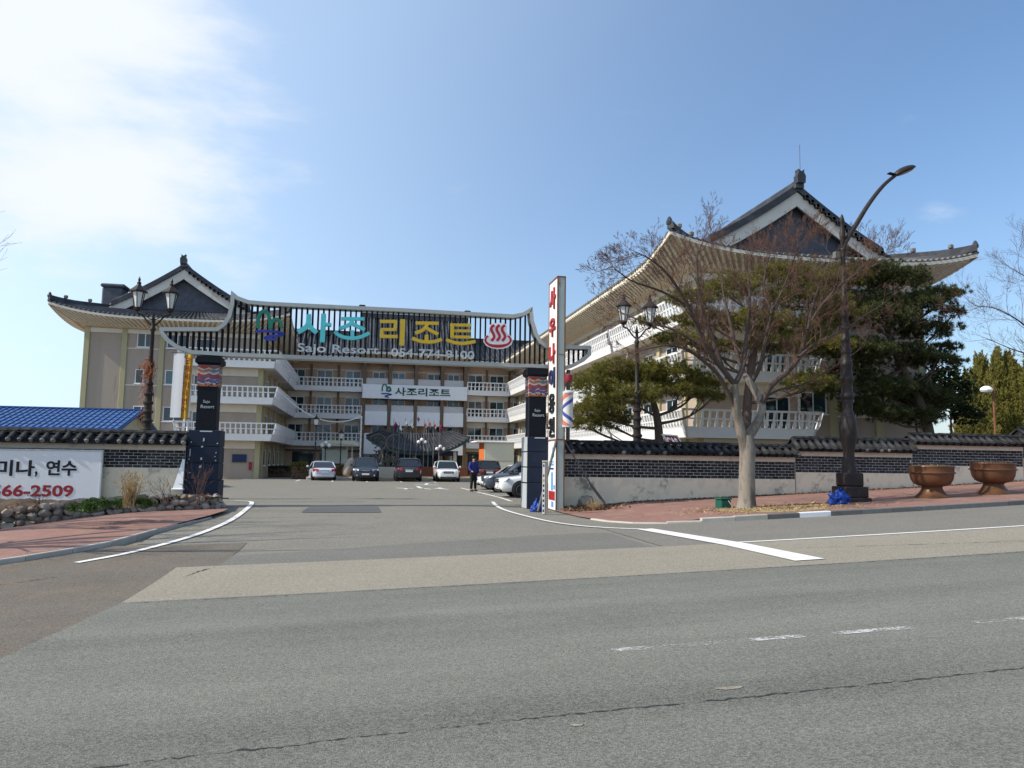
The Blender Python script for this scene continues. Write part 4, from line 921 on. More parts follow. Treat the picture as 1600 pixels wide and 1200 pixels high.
    b.prism([(sc_+x*.68, ZRID+.1+z*.70) for x, z in [(-.34, .2), (.34, .2), (.38, .75), (.22, 1.05), (.26, 1.3), (.05, 1.12), (-.05, 1.12), (-.26, 1.3), (-.22, 1.05), (-.38, .75)]], y0, y0+.4)
    b.build('ridge_end_ornament', MT['tileb'], t)
    # gable: brick triangle behind white barge boards
    A, B, Cc = side(1); cur = [(B(.386+(1-.386)*i/8, 0)[0]-sc_, B(.386+(1-.386)*i/8, 0)[2]) for i in range(9)]
    poly = [(sc_+x, z-.1) for x, z in cur]+[(sc_-x, z-.1) for x, z in cur[::-1][1:]]
    MB().prism([(sc_+GHW, ZGB-.5)]+poly+[(sc_-GHW, ZGB-.5)], vf+YG-.02, vf+YG+.2).build('gable_wall', MT['gablebrick'], t)
    for sg in (-1, 1):
        b = MB(); o_ = [(sc_+sg*x*1.02, z-.14) for x, z in cur]; i_ = [(sc_+sg*max(0, x*1.02-.0), z-.14-.80*(.9+.1*(1-x/GHW))) for x, z in cur]
        b.prism(o_+i_[::-1], vf+YG-.62, vf+YG-.5); b.build('barge_board', MT['barge'], t)
        b = MB()
        for i in range(1, 16):
            u = i/16*.97; p = Vector(Cc(u, 0)); b.bbox(p.x-.13, p.x+.13, vf+YG-.86, vf+YG-.63, p.z-.2, p.z+.05, .04)
        stuff(b.build('barge_tile_ends', MT['tileend'], t))
    # eaves: fascia, sloping soffit and rafters
    zs = 11.45; wx = 6.72; oy = 1.85
    def sof(u, w):
        ww = 2*w-1; return (sc_+ww*(HWX-.12+(wx-HWX+.12)*u), vf+.1+oy*u, (fz(ww)-.2)*(1-u)+zs*u)
    def sofs(sg):
        def F(u, w):
            y = .1+w*(L-.1) if w > 0 else .1; yy = max(y, .1+oy*u) if w < .05 else y
            return (sc_+sg*(HWX-.12+(wx-HWX+.12)*u), vf+(.1+oy*u if w == 0 else .1+oy*u+(L-.2-oy*u)*w), (ez(y)-.2)*(1-u)+zs*u)
        return F
    b = MB(); b.grid(sof, 5, 24)
    for sg in (-1, 1): b.grid(sofs(sg), 5, 30)
    b.build('soffit', MT['soffit'], t, True, fix=False)
    b = MB()
    def raft(F, w, u1=.62):
        p, q = Vector(F(-.02, w)), Vector(F(u1, w)); b.beam(p+Vector((0, 0, -.03)), q+Vector((0, 0, -.10)), .13, .14)
    m_ = int(2*HWX/.38)
    for i in range(1, m_): raft(sof, i/m_)
    for sg in (-1, 1):
        m_ = int(L/.42)
        for i in range(1, m_): raft(sofs(sg), i/m_)
    stuff(b.build('rafter_ends', MT['cream'], t))
    b = MB()
    def fas(F, n, lo, hi, dz=-.14, h=.17):
        for i in range(n):
            p, q = Vector(F(lo+(hi-lo)*i/n)), Vector(F(lo+(hi-lo)*(i+1)/n)); b.beam(p+Vector((0, 0, dz)), q+Vector((0, 0, dz)), .1, h)
    fas(lambda w: front(.012, w), 24, 0, 1)
    for sg in (-1, 1):
        A, B, _ = side(sg); fas(lambda w: A(.02, w), 6, 0, 1); fas(lambda w: B(.01, w), int(L/3), 0, 1)
    b.build('fascia', MT['cream'], t)
def window(t, x, y, z, w, h, face='front', mat='frame', panes=2, depth=.12):
    """sliding window: frame proud of the wall with panes set back; (x,y,z) is the middle of its foot"""
    key = ('win', round(w, 2), round(h, 2), panes)
    if key not in MESHES:
        b = MB(); fw = .065; b.bbox(-w/2, w/2, -.05, .06, 0, fw, .008); b.bbox(-w/2, w/2, -.05, .06, h-fw, h, .008); b.bbox(-w/2, -w/2+fw, -.048, .06, fw, h-fw, .008); b.bbox(w/2-fw, w/2, -.048, .06, fw, h-fw, .008)
        for i in range(1, panes): xx = -w/2+w*i/panes; b.box(xx-.035, xx+.035, -.04, .05, fw, h-fw)
        b.box(-w/2-.08, w/2+.08, -.12, .04, -.07, 0)
        g = MB(); pw = (w-2*.065)/panes-.06; g.box(-pw/2, pw/2, -.006, .012, 0, h-.14)
        MESHES[key] = (b.mesh('window', MT[mat]), g.mesh('pane', MT['glass']))
    me, gl = MESHES[key]; wo_ = piece('window', me, t, (x, y, z), (0, 0, {'front': 0, 'right': PI/2, 'left': -PI/2}[face]))
    for i in range(panes):
        p = bpy.data.objects.new('pane', gl); COL.objects.link(p); p.parent = wo_; p.location = (-w/2+.065+(w-.13)*(i+.5)/panes, (i%2)*.018-.034, .07)
    return wo_
MESHES = {}
def balcony(t, pts, z, closed_ends=(True, True), h=1.3, pitch=.38, name='balcony'):
    """parapet leaning outwards along pts (plan, outward side to the right of travel): sill slab, pierced panel, fins and top rail"""
    P = [Vector((p[0], p[1], 0)) for p in pts]; outs = []
    segs = [(P[i], P[i+1]) for i in range(len(P)-1)]
    nrm = [Vector(((c-a).y, -(c-a).x, 0)).normalized() for a, c in segs]
    def off(i, d):
        if i == 0: return P[0]+nrm[0]*d
        if i == len(P)-1: return P[-1]+nrm[-1]*d
        k = nrm[i-1]+nrm[i]; k = k/(k.length_squared/2); return P[i]+k*d
    b = MB()
    def strip(d0, z0, d1, z1, th):
        for i in range(len(P)-1):
            a0, c0, a1, c1 = off(i, d0), off(i+1, d0), off(i, d1), off(i+1, d1); n_ = nrm[i]*-th
            v = [a0+Vector((0, 0, z0)), c0+Vector((0, 0, z0)), c1+Vector((0, 0, z1)), a1+Vector((0, 0, z1))]; v += [q+n_ for q in v]
            b.add(v, [(0, 1, 2, 3), (7, 6, 5, 4), (0, 4, 5, 1), (2, 6, 7, 3), (1, 5, 6, 2), (0, 3, 7, 4)])
    D = lambda f: .0+.34*f
    strip(D(0), z-.12, D(.33), z+.36, .1); strip(D(.33), z+.36, D(.4), z+.42, .12); strip(D(.66), z+.78, D(.72), z+.85, .09); strip(D(.94), z+1.2, D(1.02), z+1.3, .14)
    body = b.build(name, MT['white'], t)
    f = MB()
    for i, (a, c) in enumerate(segs):
        L_ = (c-a).length; n = max(1, int(round(L_/pitch))); dr = (c-a)/n
        for k in range(n+1):
            if k == n and i < len(segs)-1: continue
            w = .15
            base = [(D(.36), z+.38, .10), (D(.52), z+.58, .19), (D(.66), z+.8, .10), (D(.95), z+1.24, .085)]
            q = a+dr*k; t0 = dr.normalized()
            if k in (0, n): kk = off(i+(k == n), 1)-P[i+(k == n)]
            else: kk = nrm[i]
            for (d0, z0, w0), (d1, z1, w1) in zip(base, base[1:]):
                vs = []
                for (d_, zz, ww) in ((d0, z0, w0), (d1, z1, w1)):
                    for sg in (-1, 1):
                        for dd in (.01, -.08): vs.append(q+kk*(d_+dd)+t0*(sg*ww/2)+Vector((0, 0, zz)))
                f.add(vs, [(0, 2, 6, 4), (1, 5, 7, 3), (0, 4, 5, 1), (2, 3, 7, 6)])
    stuff(f.build('pierced_rail', MT['white'], body))
    return body
def wing(label, sc_, v0, L, inner, chim=None):
    """inner = +1 when the courtyard side is towards +X"""
    t = thing('resort_building', label, 'building', (sc_, v0, ZG), group='tiled wings of the resort')
    HW = 6.7; ic = sc_+inner*HW                       # inner wall line
    MB().box(sc_-HW, sc_+HW, v0, v0+L, ZG-.3, 11.7).build('wall', MT['wall'], t)
    X = lambda d: ic-inner*d                          # distance from the inner corner, outwards
    for d in (.16, 7.75, 10.5, HW*2-.16):
        MB().bbox(X(d)-.2, X(d)+.2, v0-.12, v0+.1, ZG-.3, 11.55, .02).build('pilaster', MT['olive'], t)
    b = MB(); b.box(sc_-HW-.06, sc_+HW+.06, v0-.075, v0+.02, 11.15, 11.5); b.box(sc_-HW-.055, sc_-HW+.02, v0+.03, v0+L, 11.15, 11.5); b.box(sc_+HW-.02, sc_+HW+.055, v0+.03, v0+L, 11.15, 11.5); b.build('cornice_band', MT['cream'], t)
    for k, zz in enumerate((4.3, 7.2, 10.1)):
        for d0, d1 in ((7.98, 10.28),):
            MB().box(min(X(d0), X(d1)), max(X(d0), X(d1)), v0-.05, v0+.01, zz-.16, zz-.075).build('sill_band', MT['cream'], t)
        for d, w in ((9.0, 1.2), (6.6, 1.6)):
            window(t, X(d), v0, zz, w, 1.15)
    window(t, X(9.0), v0, 1.3, 1.2, 1.15)
    for k, zz in enumerate((3.0, 5.9, 8.8)):
        window(t, X(4.5), v0, zz+.05, 1.5, 2.1)
        # slab with cream soffit band, parapet turning the corner and running along the court
        xa, xb = X(6.0), X(-1.0)
        b = MB(); b.box(min(xa, xb), max(xa, xb), v0-.95, v0+.02, zz-.12, zz); b.build('balcony_slab', MT['cream'], t)
        MB().box(min(X(5.9), X(.05)), max(X(5.9), X(.05)), v0-.10, v0+.01, zz-.75, zz-.13).build('lintel_band', MT['cream'], t)
        e = 10.2
        pts = [(xa, v0), (xa, v0-1.0), (xb, v0-1.0), (xb, v0+e)]
        if inner < 0: pts = pts[::-1]
        balcony(t, pts, zz)
        b = MB(); b.box(min(X(0), xb), max(X(0), xb), v0+.025, v0+e, zz-.12, zz); b.box(min(X(0), xb), max(X(0), xb), v0+e+.5, v0+L-1.5, zz-.12, zz); b.build('side_slab', MT['cream'], t)
        pts = [(X(0), v0+e+.5), (xb, v0+e+.5), (xb, v0+L-1.5)]
        if inner < 0: pts = pts[::-1]
        balcony(t, pts, zz)
    b = MB(); xp = X(5.75); b.tube([(xp, v0-.07, ZG), (xp, v0-.07, 11.2)], .055, 6); b.build('drain_pipe', MT['white'], t, True)
    n = int(L/3.6)
    for k in range(n):
        y = v0+1.2+k*3.6
        MB().bbox(min(X(-.16), X(.1)), max(X(-.16), X(.1)), y-.2, y+.2, ZG-.3, 11.1, .02).build('pilaster', MT['olive'], t)
        for zz in (3.0, 5.9, 8.8):
            window(t, X(0), y+1.8, zz+.1, 1.6, 2.0, 'right' if inner > 0 else 'left')
            if k % 2 == 0 and zz < 8: pass
        if y < v0+L-4: window(t, X(0), y+1.8, .9, 1.5, 1.3, 'right' if inner > 0 else 'left')
    roof_wing(t, sc_, v0-1.8, L+1.8)
    return t
lw = wing('left resort wing behind the blue roofed shed with a dark brick chimney beside its gable', -14.7, 64.5, 30, 1)
rw = wing('near right resort wing with a big brick gable rising behind the pines', 23.5, 36.8, 60, -1)
p = at(1243, 262, 38.3); MB().tube([(23.75, 38.0, 17.5), (23.75, 38.0, 19.6)], .016, 6).build('lightning_rod', MT['pipe'], rw)
# chimney of the left wing
a, c = at(161, 470, 68), at(196, 447, 68)
b = MB(); b.bbox(a.x, c.x, 67.5, 69.2, 12.5, c.z-.25, .12); b.bbox(a.x-.12, c.x+.12, 67.4, 69.3, c.z-.25, c.z+.05, .1); b.build('chimney', MT['gablebrick'], lw)
# notice panel and fire point on the left wing's ground floor
a, c = at(362, 722, 64.3), at(385, 710, 64.3); MB().box(a.x, c.x, 64.38, 64.46, a.z, c.z).build('dark_notice', MT['inkb'], lw)
a, c = at(388, 734, 64.3), at(393, 722, 64.3); MB().box(a.x, c.x, 64.36, 64.47, a.z, c.z).build('fire_box', MT['red'], lw)

# central block
CV = 84.0
ct = thing('resort_building', 'central resort block with white name panels between brown pillars at the back of the forecourt', 'building', (5, CV, ZG), group='tiled wings of the resort')
MB().box(-8.1, 19, CV, CV+12, ZG-.3, 12.6).build('wall', MT['wallc'], ct)
PIL = [.08, 2.78, 5.58, 8.42, 10.95]
for x in PIL: MB().bbox(x-.17, x+.17, CV-1.2, CV+.02, ZG-.3, 12.4, .02).build('pillar', MT['brown'], ct)
for k, zz in enumerate((3.0, 5.9, 8.8)):
    for a, c in ((-7.9, -.12), (11.15, 18.9)):
        MB().box(a, c, CV-.98, CV+.02, zz-.12, zz).build('balcony_slab', MT['cream'], ct)
        balcony(ct, [(a, CV-1.0), (c, CV-1.0)], zz-.02, h=1.25, pitch=.44)
        MB().box(a, c, CV-.06, CV+.01, zz-.72, zz-.13).build('lintel_band', MT['cream'], ct)
    MB().box(-7.9, 18.9, CV-.07, CV+.012, zz+2.2, zz+2.3).build('head_band', MT['cream'], ct)
    for x in (-6.9, -4.05, -1.1, 12.2, 14.6, 17.3): window(ct, x, CV, zz+.45, 1.6, 1.72)
    for x in (-5.45, -2.6, 13.45, 16.0): MB().bbox(x-.11, x+.11, CV-.2, CV+.01, zz, zz+2.75, .015).build('pilaster', MT['brown'], ct)
    for x, w in ((1.65, 1.15), (3.75, 1.25), (7.6, 1.25), (9.75, 1.1)): window(ct, x, CV, zz+.72, w+.2, 1.42)
    if k:
        z0, z1 = (5.15, 6.65) if k == 1 else (8.0, 9.52)
        for a, c in zip(PIL, PIL[1:]):
            if k == 1: MB().box(a+.19, c-.19, CV-1.15, CV-.95, z0, z1).build('white_panel', MT['white'], ct)
            MB().box(a+.2, c-.2, CV-1.04, CV-1.02, z1+.02, z1+.62).build('glass_rail', MT['frost'], ct)
            b = MB(); b.box(a+.19, c-.19, CV-1.06, CV-1.0, z1+.62, z1+.67); b.build('hand_rail', MT['silver'], ct)
            MB().box(a+.18, c-.18, CV-.95, CV+.01, z0, z0+.15).build('balcony_slab', MT['cream'], ct)
MB().box(PIL[0]-.16, PIL[-1]+.16, CV-1.36, CV-1.21, 8.0, 9.5).build('name_panel', MT['white'], ct)
for a, c in ((.25, 2.0), (9.2, 10.78)): MB().box(a, c, CV-1.15, CV-1.0, 2.1, 4.3).build('white_panel', MT['white'], ct)
# dark openings at ground floor
for x in (-6, -3.2, 12.6, 15.4, 17.8): MB().box(x-1.1, x+1.1, CV-.05, CV+.01, .0, 2.25).build('ground_floor_glazing', MT['glass'], ct)
MB().box(.3, 10.7, CV-.05, CV+.01, 0, 2.2).build('ground_floor_glazing', MT['glass'], ct)
MB().box(-8, 19, CV-.08, CV+.012, 2.28, 2.5).build('head_band', MT['brown'], ct)
# name on the panels
a, c = at(617, 609, CV-1.4), at(704, 613, CV-1.4); h = at(640, 605, CV-1.4).z-at(640, 618, CV-1.4).z
text('lettering', '사조리조트', M('dark_green_letter', (.012, .07, .05), .5, .05), ct, (a.x, CV-1.38, at(617, 618, CV-1.4).z), X_, Z_, w=c.x-a.x, h=h, bold=.02, depth=.06)
E0 = lambda x, y: xz(560+x/8.889, 580+y/8.889, CV-1.4)
b = MB(); ribbon(b, smooth([E0(*p) for p in [(330, 275), (335, 215), (360, 180), (390, 200), (400, 270)]], 4), .14, CV-1.41, CV-1.37); b.build('emblem_arch', MT['green'], ct)
b = MB(); ribbon(b, smooth([E0(*p) for p in [(395, 280), (405, 230), (435, 225), (445, 270), (415, 275)]], 4), .2, CV-1.42, CV-1.37); b.build('emblem_arch', MT['green'], ct)
b = MB(); ribbon(b, smooth([E0(*p) for p in [(320, 312), (390, 310), (460, 322), (400, 335), (370, 350), (420, 360)]], 4), .12, CV-1.41, CV-1.37); b.build('emblem_swirl', MT['blue'], ct)
# roofs of the central block: low side roofs and a taller middle roof
def gable_roof(name, x0, x1, y0, ze, yr, zr, back):
    F = lambda u, w: (x0+(x1-x0)*w, y0+(yr-y0)*u, ze+(zr-ze)*u**1.25)
    Fb = lambda u, w: (x0+(x1-x0)*w, back+(yr-back)*u, ze+(zr-ze)*u**1.25)
    b = MB(); b.grid(F, 8, 2); b.grid(Fb, 8, 2); b.build(name, MT['tileb'], ct, True, fix=False)
    b = MB(); n = int((x1-x0)/.36)
    for i in range(n+1):
        pts = [Vector(F(k/6, i/n))+Vector((0, -.02, .04)) for k in range(7)]; b.tube(pts, .10, 5, cap=True)
    stuff(b.build('tile_rows', MT['tileb'], ct, True))
    b = MB(); b.box(x0-.1, x1+.1, yr-.28, yr+.28, zr-.1, zr+.3); b.bbox(x0-.12, x1+.12, yr-.2, yr+.2, zr+.3, zr+.48, .05); b.build('ridge', MT['tileb'], ct)
    MB().box(x0, x1, y0+.05, y0+.15, ze-.3, ze-.03).build('fascia', MT['cream'], ct)
    b = MB(); b.v = [(x0, y0+.1, ze-.28), (x1, y0+.1, ze-.28), (x1, CV+.1, 11.9), (x0, CV+.1, 11.9)]; b.f = [(0, 1, 2, 3)]; b.build('soffit', MT['soffit'], ct)
gable_roof('low_roof', -12, -.35, CV-2.2, 12.35, CV+3.6, 15.4, CV+10); gable_roof('low_roof', 11.25, 26, CV-2.2, 12.35, CV+3.6, 15.2, CV+10)
gable_roof('tall_roof', -.5, 11.6, CV-2.6, 12.9, CV+3.4, 17.55, CV+10)
for sg, x in ((-1, -.3), (1, 11.4)):
    b = MB(); P = [(CV-2.4, 12.6)]+[(CV-2.6+6*u, 12.9+4.65*u**1.25) for u in lin(.05, 1, 8)]+[(CV+3.4+6.6*u, 17.55-4.65*(1-(1-u)**1.25)) for u in lin(.1, 1, 6)]
    n = len(P); b.v = [(x-.1, y, z-.06) for y, z in P]+[(x+.1, y, z-.06) for y, z in P]; b.f = [tuple(range(n)), tuple(range(n, 2*n))[::-1]]+[(i, i+n, (i+1)%n+n, (i+1)%n) for i in range(n)]
    b.build('gable_wall', MT['barge'], ct)
MB().box(-.3, 11.4, CV-1.2, CV+.02, 11.75, 12.9).build('upper_beam', MT['wallc'], ct)

# entrance canopy with a curved tiled roof in front of the central block
PV = 76.5
pv = thing('entrance_canopy', 'dark tiled entrance canopy with upswept corners in front of the central block', 'canopy', (5.3, PV, ZG))
hx, dy = 4.85, 3.0
def cz(w, u): return 2.3+1.45*abs(w)**2.6+(4.0-2.3-1.1*abs(w)**2.6)*u**1.1
def cf(sy):
    def F(u, w):
        ww = 2*w-1; return (5.3+ww*(hx-(1.35)*u), PV-sy*(dy*(1-u)), cz(ww, u))
    return F
b = MB(); b.grid(cf(1), 6, 24); b.grid(cf(-1), 6, 24)
for sg in (-1, 1):
    b.grid(lambda u, w, sg=sg: (5.3+sg*(hx-1.35*u), PV+(2*w-1)*dy*(1-u), cz(1, u)), 6, 6)
b.build('roof', MT['tileb'], pv, True, fix=False)
b = MB()
for i in range(31):
    w = i/30; pts = [Vector(cf(1)(k/5, w))+Vector((0, -.03, .05)) for k in range(6)]; b.tube(pts, .085, 5)
stuff(b.build('tile_rows', MT['tileb'], pv, True))
b = MB()
for i in range(24):
    p, q = Vector(cf(1)(0, i/24)), Vector(cf(1)(0, (i+1)/24)); b.beam(p+Vector((0, .12, -.16)), q+Vector((0, .12, -.16)), .14, .24)
b.build('eave_board', M('green_eave', (.045, .085, .075), .7, .3, 3), pv)
b = MB(); b.tube([(5.3+(hx-1.35)*w, PV, 4.02+.33*abs(w)**2.6) for w in lin(-1, 1, 10)], .17, 8); b.build('ridge', MT['tileb'], pv, True)
F_ = lambda w: 2.3+.85*abs(w)**3
b = MB(); b.grid(lambda u, w: (5.3+(2*w-1)*(hx-.4-1.0*u), PV-(dy-.3)*(1-u), cz(2*w-1, 0)-.25-.9*u*abs(2*w-1)**3), 3, 16); b.build('ceiling', MT['soffit'], pv, fix=False)
for x in (1.9, 8.9):
    for y in (PV-2.1, PV+1.9): MB().lathe([(.26, 0), (.26, .12), (.2, .14), (.19, 2.5)], 14, (x, y, ZG)).build('column', MT['cream'], pv, True)
MB().box(1.6, 9.2, PV-2.2, PV-1.95, 1.95, 2.45).build('name_beam', MT['inkb'], pv)
# ------------------------------------------------------------------ trees and plants
def rv(r): 
    while True:
        v = Vector((r.uniform(-1, 1), r.uniform(-1, 1), r.uniform(-1, 1)))
        if .01 < v.length < 1: return v.normalized()
class Tubes:
    """many thin tapering tubes gathered into one mesh"""
    def __init__(s): s.v = []; s.f = []
    def add(s, pts, rads, n=3):
        o = len(s.v); m_ = len(pts); ref = Vector((.31, .52, .79))
        for i, p in enumerate(pts):
            d = (pts[min(i+1, m_-1)]-pts[max(i-1, 0)]).normalized(); a = d.cross(ref)
            if a.length < .05: a = d.cross(Vector((1, 0, 0)))
            a.normalize(); c = d.cross(a)
            for k in range(n):
                t = 2*PI*k/n; q = p+(a*math.cos(t)+c*math.sin(t))*rads[i]; s.v.append((q.x, q.y, q.z))
        s.f += [(o+i*n+k, o+i*n+(k+1)%n, o+(i+1)*n+(k+1)%n, o+(i+1)*n+k) for i in range(m_-1) for k in range(n)]
    def build(s, name, mat, parent, smooth=True):
        b = MB(); b.v = s.v; b.f = s.f; return b.build(name, mat, parent, 'full' if smooth else False, fix=False)
def grow(tb, fine, p, d, r0, L, lvl, rg, up=.12, spread=.75, dens=1.0, minr=.0045):
    n = max(3, int(L/(.2 if lvl > 2 else .13))); pts = [p.copy()]; rads = [r0]; dd = d.copy(); kids = []
    for i in range(n):
        dd = (dd+rv(rg)*.16+Vector((0, 0, up*.35))).normalized(); p = p+dd*(L/n); pts.append(p.copy()); rads.append(max(minr*.7, r0*(1-(i+1)/n*.8)))
        if lvl > 0 and i >= n*.15:
            k = dens*(1.15 if lvl > 1 else 1.9)
            while k > 0:
                if rg.random() < k: kids.append((p.copy(), dd.copy(), rads[-1], i/n))
                k -= 1
    (fine if r0 < .011 else tb).add(pts, rads, 3 if r0 < .02 else 5)
    for kp, kd, kr, f in kids:
        a = rv(rg); a = (a-kd*a.dot(kd)).normalized(); nd = (kd+a*spread*rg.uniform(.6, 1.2)+Vector((0, 0, up))).normalized()
        grow(tb, fine, kp, nd, max(minr, kr*rg.uniform(.4, .62)), L*rg.uniform(.42, .68)*(1-.3*f), lvl-1, rg, up, spread, dens, minr)
def bare_tree(label, base, limbs, seed, lvl=3, up=.12, dens=.8, Lk=1.0, name='bare_tree', bark='bark', group=None):
    rg = random.Random(seed); t = thing(name, label, 'tree', base, group=group)
    tr = Tubes(); lm = Tubes(); tb = Tubes(); fine = Tubes()
    for pts, rads, kidl in limbs:
        P = [Vector(q) for q in smooth([tuple(p) for p in pts], 5)]; n = len(P)-1
        Rr = [interp(list(zip(lin(0, 1, len(rads)-1), rads)), i/n) for i in range(n+1)]
        (tr if rads[0] > .13 else lm).add(P, Rr, 10 if rads[0] > .12 else 7)
        if kidl <= 0: continue
        step = max(1, int(.16/((P[1]-P[0]).length+.01)))
        for i in range(int(n*.22), n+1, step):
            d = (P[min(i+1, n)]-P[max(0, i-1)]).normalized()
            for _ in range(1 if rg.random() < dens*.9 else 0):
                a = rv(rg); a = (a-d*a.dot(d)).normalized(); nd = (d+a*rg.uniform(.5, 1.1)+Vector((0, 0, up))).normalized()
                grow(tb, fine, P[i], nd, max(.012, Rr[i]*rg.uniform(.3, .5)), kidl*Lk*rg.uniform(.6, 1.1), lvl-1, rg, up, .75, dens)
        d = (P[-1]-P[-2]).normalized(); grow(tb, fine, P[-1], d, Rr[-1], kidl*.45, lvl-1, rg, up, .7, dens)
    tr.build('trunk', MT[bark], t); lm.build('limbs', MT['limb'], t); stuff(tb.build('branches', MT['twig'], t)); stuff(fine.build('twigs', MT['twig'], t)); 
    return t
def limb(px, v0, dv, rads, kid):
    if rads[0] < .13: rads = [x*.82 for x in rads]
    n = len(px)-1; return ([at(x, y, v0+dv*(i/n)**1.3) for i, (x, y) in enumerate(px)], rads, kid)
V0 = 22.9
tb0 = at(1166, 801, V0)
zel = [limb([(1166, 804), (1166, 797), (1167, 780), (1167, 740), (1168, 705), (1166, 680)], V0, 0, [.52, .36, .27, .245, .25, .22], 0),
 limb([(1167, 712), (1158, 675), (1150, 635), (1147, 600)], V0, -.2, [.19, .155, .14, .12], 0),
 limb([(1152, 645), (1125, 590), (1100, 565), (1072, 546), (1040, 540), (1000, 548)], V0-.1, -1.5, [.10, .08, .06, .045, .03, .018], 1.3),
 limb([(1147, 600), (1130, 578), (1105, 545), (1085, 500), (1065, 460), (1040, 425), (1014, 404), (994, 394)], V0-.2, -1.2, [.12, .11, .095, .08, .06, .045, .03, .015], 1.6),
 limb([(1130, 580), (1115, 535), (1098, 490), (1092, 450), (1088, 405), (1095, 385), (1102, 368)], V0-.2, .8, [.10, .09, .075, .06, .045, .03, .014], 1.6),
 limb([(1147, 602), (1160, 575), (1166, 530), (1172, 480), (1170, 440), (1165, 408)], V0-.2, 1.6, [.11, .1, .08, .06, .04, .015], 1.7),
 limb([(1074, 478), (1035, 456), (990, 440), (966, 424), (955, 414)], V0-.5, -1.8, [.055, .045, .032, .02, .01], 1.2),
 limb([(1098, 540), (1052, 515), (1000, 500), (966, 486), (950, 474)], V0-.2, 1.5, [.06, .048, .034, .022, .012], 1.3),
 limb([(1164, 690), (1182, 662), (1190, 636), (1182, 615), (1172, 598), (1163, 584)], V0, .25, [.17, .15, .14, .125, .11, .085], 0), limb([(1166, 590), (1158, 572), (1150, 545), (1140, 500), (1130, 455), (1128, 415)], V0+.2, 1.6, [.105, .095, .08, .06, .04, .016], 1.6),
 limb([(1190, 630), (1206, 602), (1232, 580), (1250, 555), (1262, 515), (1282, 480), (1312, 447), (1345, 424), (1372, 412)], V0, -1.3, [.12, .11, .095, .085, .07, .055, .04, .028, .013], 1.7),
 limb([(1248, 558), (1275, 536), (1312, 520), (1350, 494), (1384, 472)], V0-.6, .9, [.07, .055, .042, .028, .013], 1.5),
 limb([(1174, 598), (1188, 570), (1197, 530), (1206, 490), (1224, 450), (1238, 412), (1246, 385)], V0+.3, -.8, [.10, .09, .075, .06, .045, .028, .013], 1.7),
 limb([(1262, 515), (1272, 470), (1288, 428), (1300, 400)], V0-.7, 2.0, [.055, .042, .028, .012], 1.6),
 limb([(1206, 490), (1194, 450), (1199, 410), (1208, 385)], V0-.3, 1.8, [.05, .04, .028, .012], 1.6),
 limb([(1190, 625), (1215, 610), (1255, 600), (1300, 575), (1345, 545)], V0, 1.8, [.06, .05, .038, .025, .012], 1.3),
]
bare_tree('large leafless street tree with forked pale trunk standing on the pavement by the road', (tb0.x, V0, G(tb0.x, V0)), zel, 5, lvl=4, up=.12, dens=1.5, Lk=.62)
# leafless tree leaning in from the right edge, and one standing left of the view whose shadow crosses the drive
VR = 30.0
frt = [limb([(1705, 770), (1700, 700), (1695, 640), (1690, 590)], VR, 0, [.24, .2, .18, .16], 0),
 limb([(1690, 600), (1660, 560), (1625, 530), (1590, 500), (1555, 482), (1525, 478)], VR, -.8, [.10, .08, .06, .04, .025, .012], 1.9),
 limb([(1692, 610), (1665, 580), (1625, 560), (1580, 545), (1545, 530)], VR, .9, [.08, .065, .05, .03, .012], 1.5),
 limb([(1690, 590), (1670, 530), (1650, 480), (1620, 445), (1590, 425)], VR, .5, [.11, .09, .07, .04, .014], 1.9),
 limb([(1690, 590), (1685, 520), (1690, 450), (1680, 390), (1670, 350)], VR, -.5, [.12, .1, .08, .05, .015], 2.0),
 limb([(1690, 590), (1710, 530), (1740, 480), (1770, 440)], VR, .5, [.12, .1, .07, .015], 2.0)]
fx = at(1705, 770, VR); bare_tree('leafless tree reaching in at the right edge in front of the pointed conifers', (fx.x, VR, G(fx.x, VR)), frt, 9, lvl=4, up=.12, dens=.85)
lx, ly = -12.4, 22.4; lz = G(lx, ly)
lt = [([(lx, ly, lz-.1), (lx, ly, lz+1.5), (lx+.05, ly, lz+2.8)], [.28, .2, .19], 0)]
rr = random.Random(2)
for k in range(7):
    a = 2*PI*k/7+.3; s = 1.0+.5*(k % 2); lt.append(([(lx, ly, lz+2.5), (lx+math.cos(a)*.7*s, ly+math.sin(a)*.6*s, lz+4.0), (lx+math.cos(a)*1.5*s, ly+math.sin(a)*1.4*s, lz+5.6), (lx+math.cos(a)*2.0*s, ly+math.sin(a)*2.0*s, lz+7.4)], [.12, .09, .06, .02], 1.5))
bare_tree('leafless street tree on the left pavement beside the stone edged bed', (lx, ly, lz), lt, 12, lvl=3, up=.14, dens=.6)

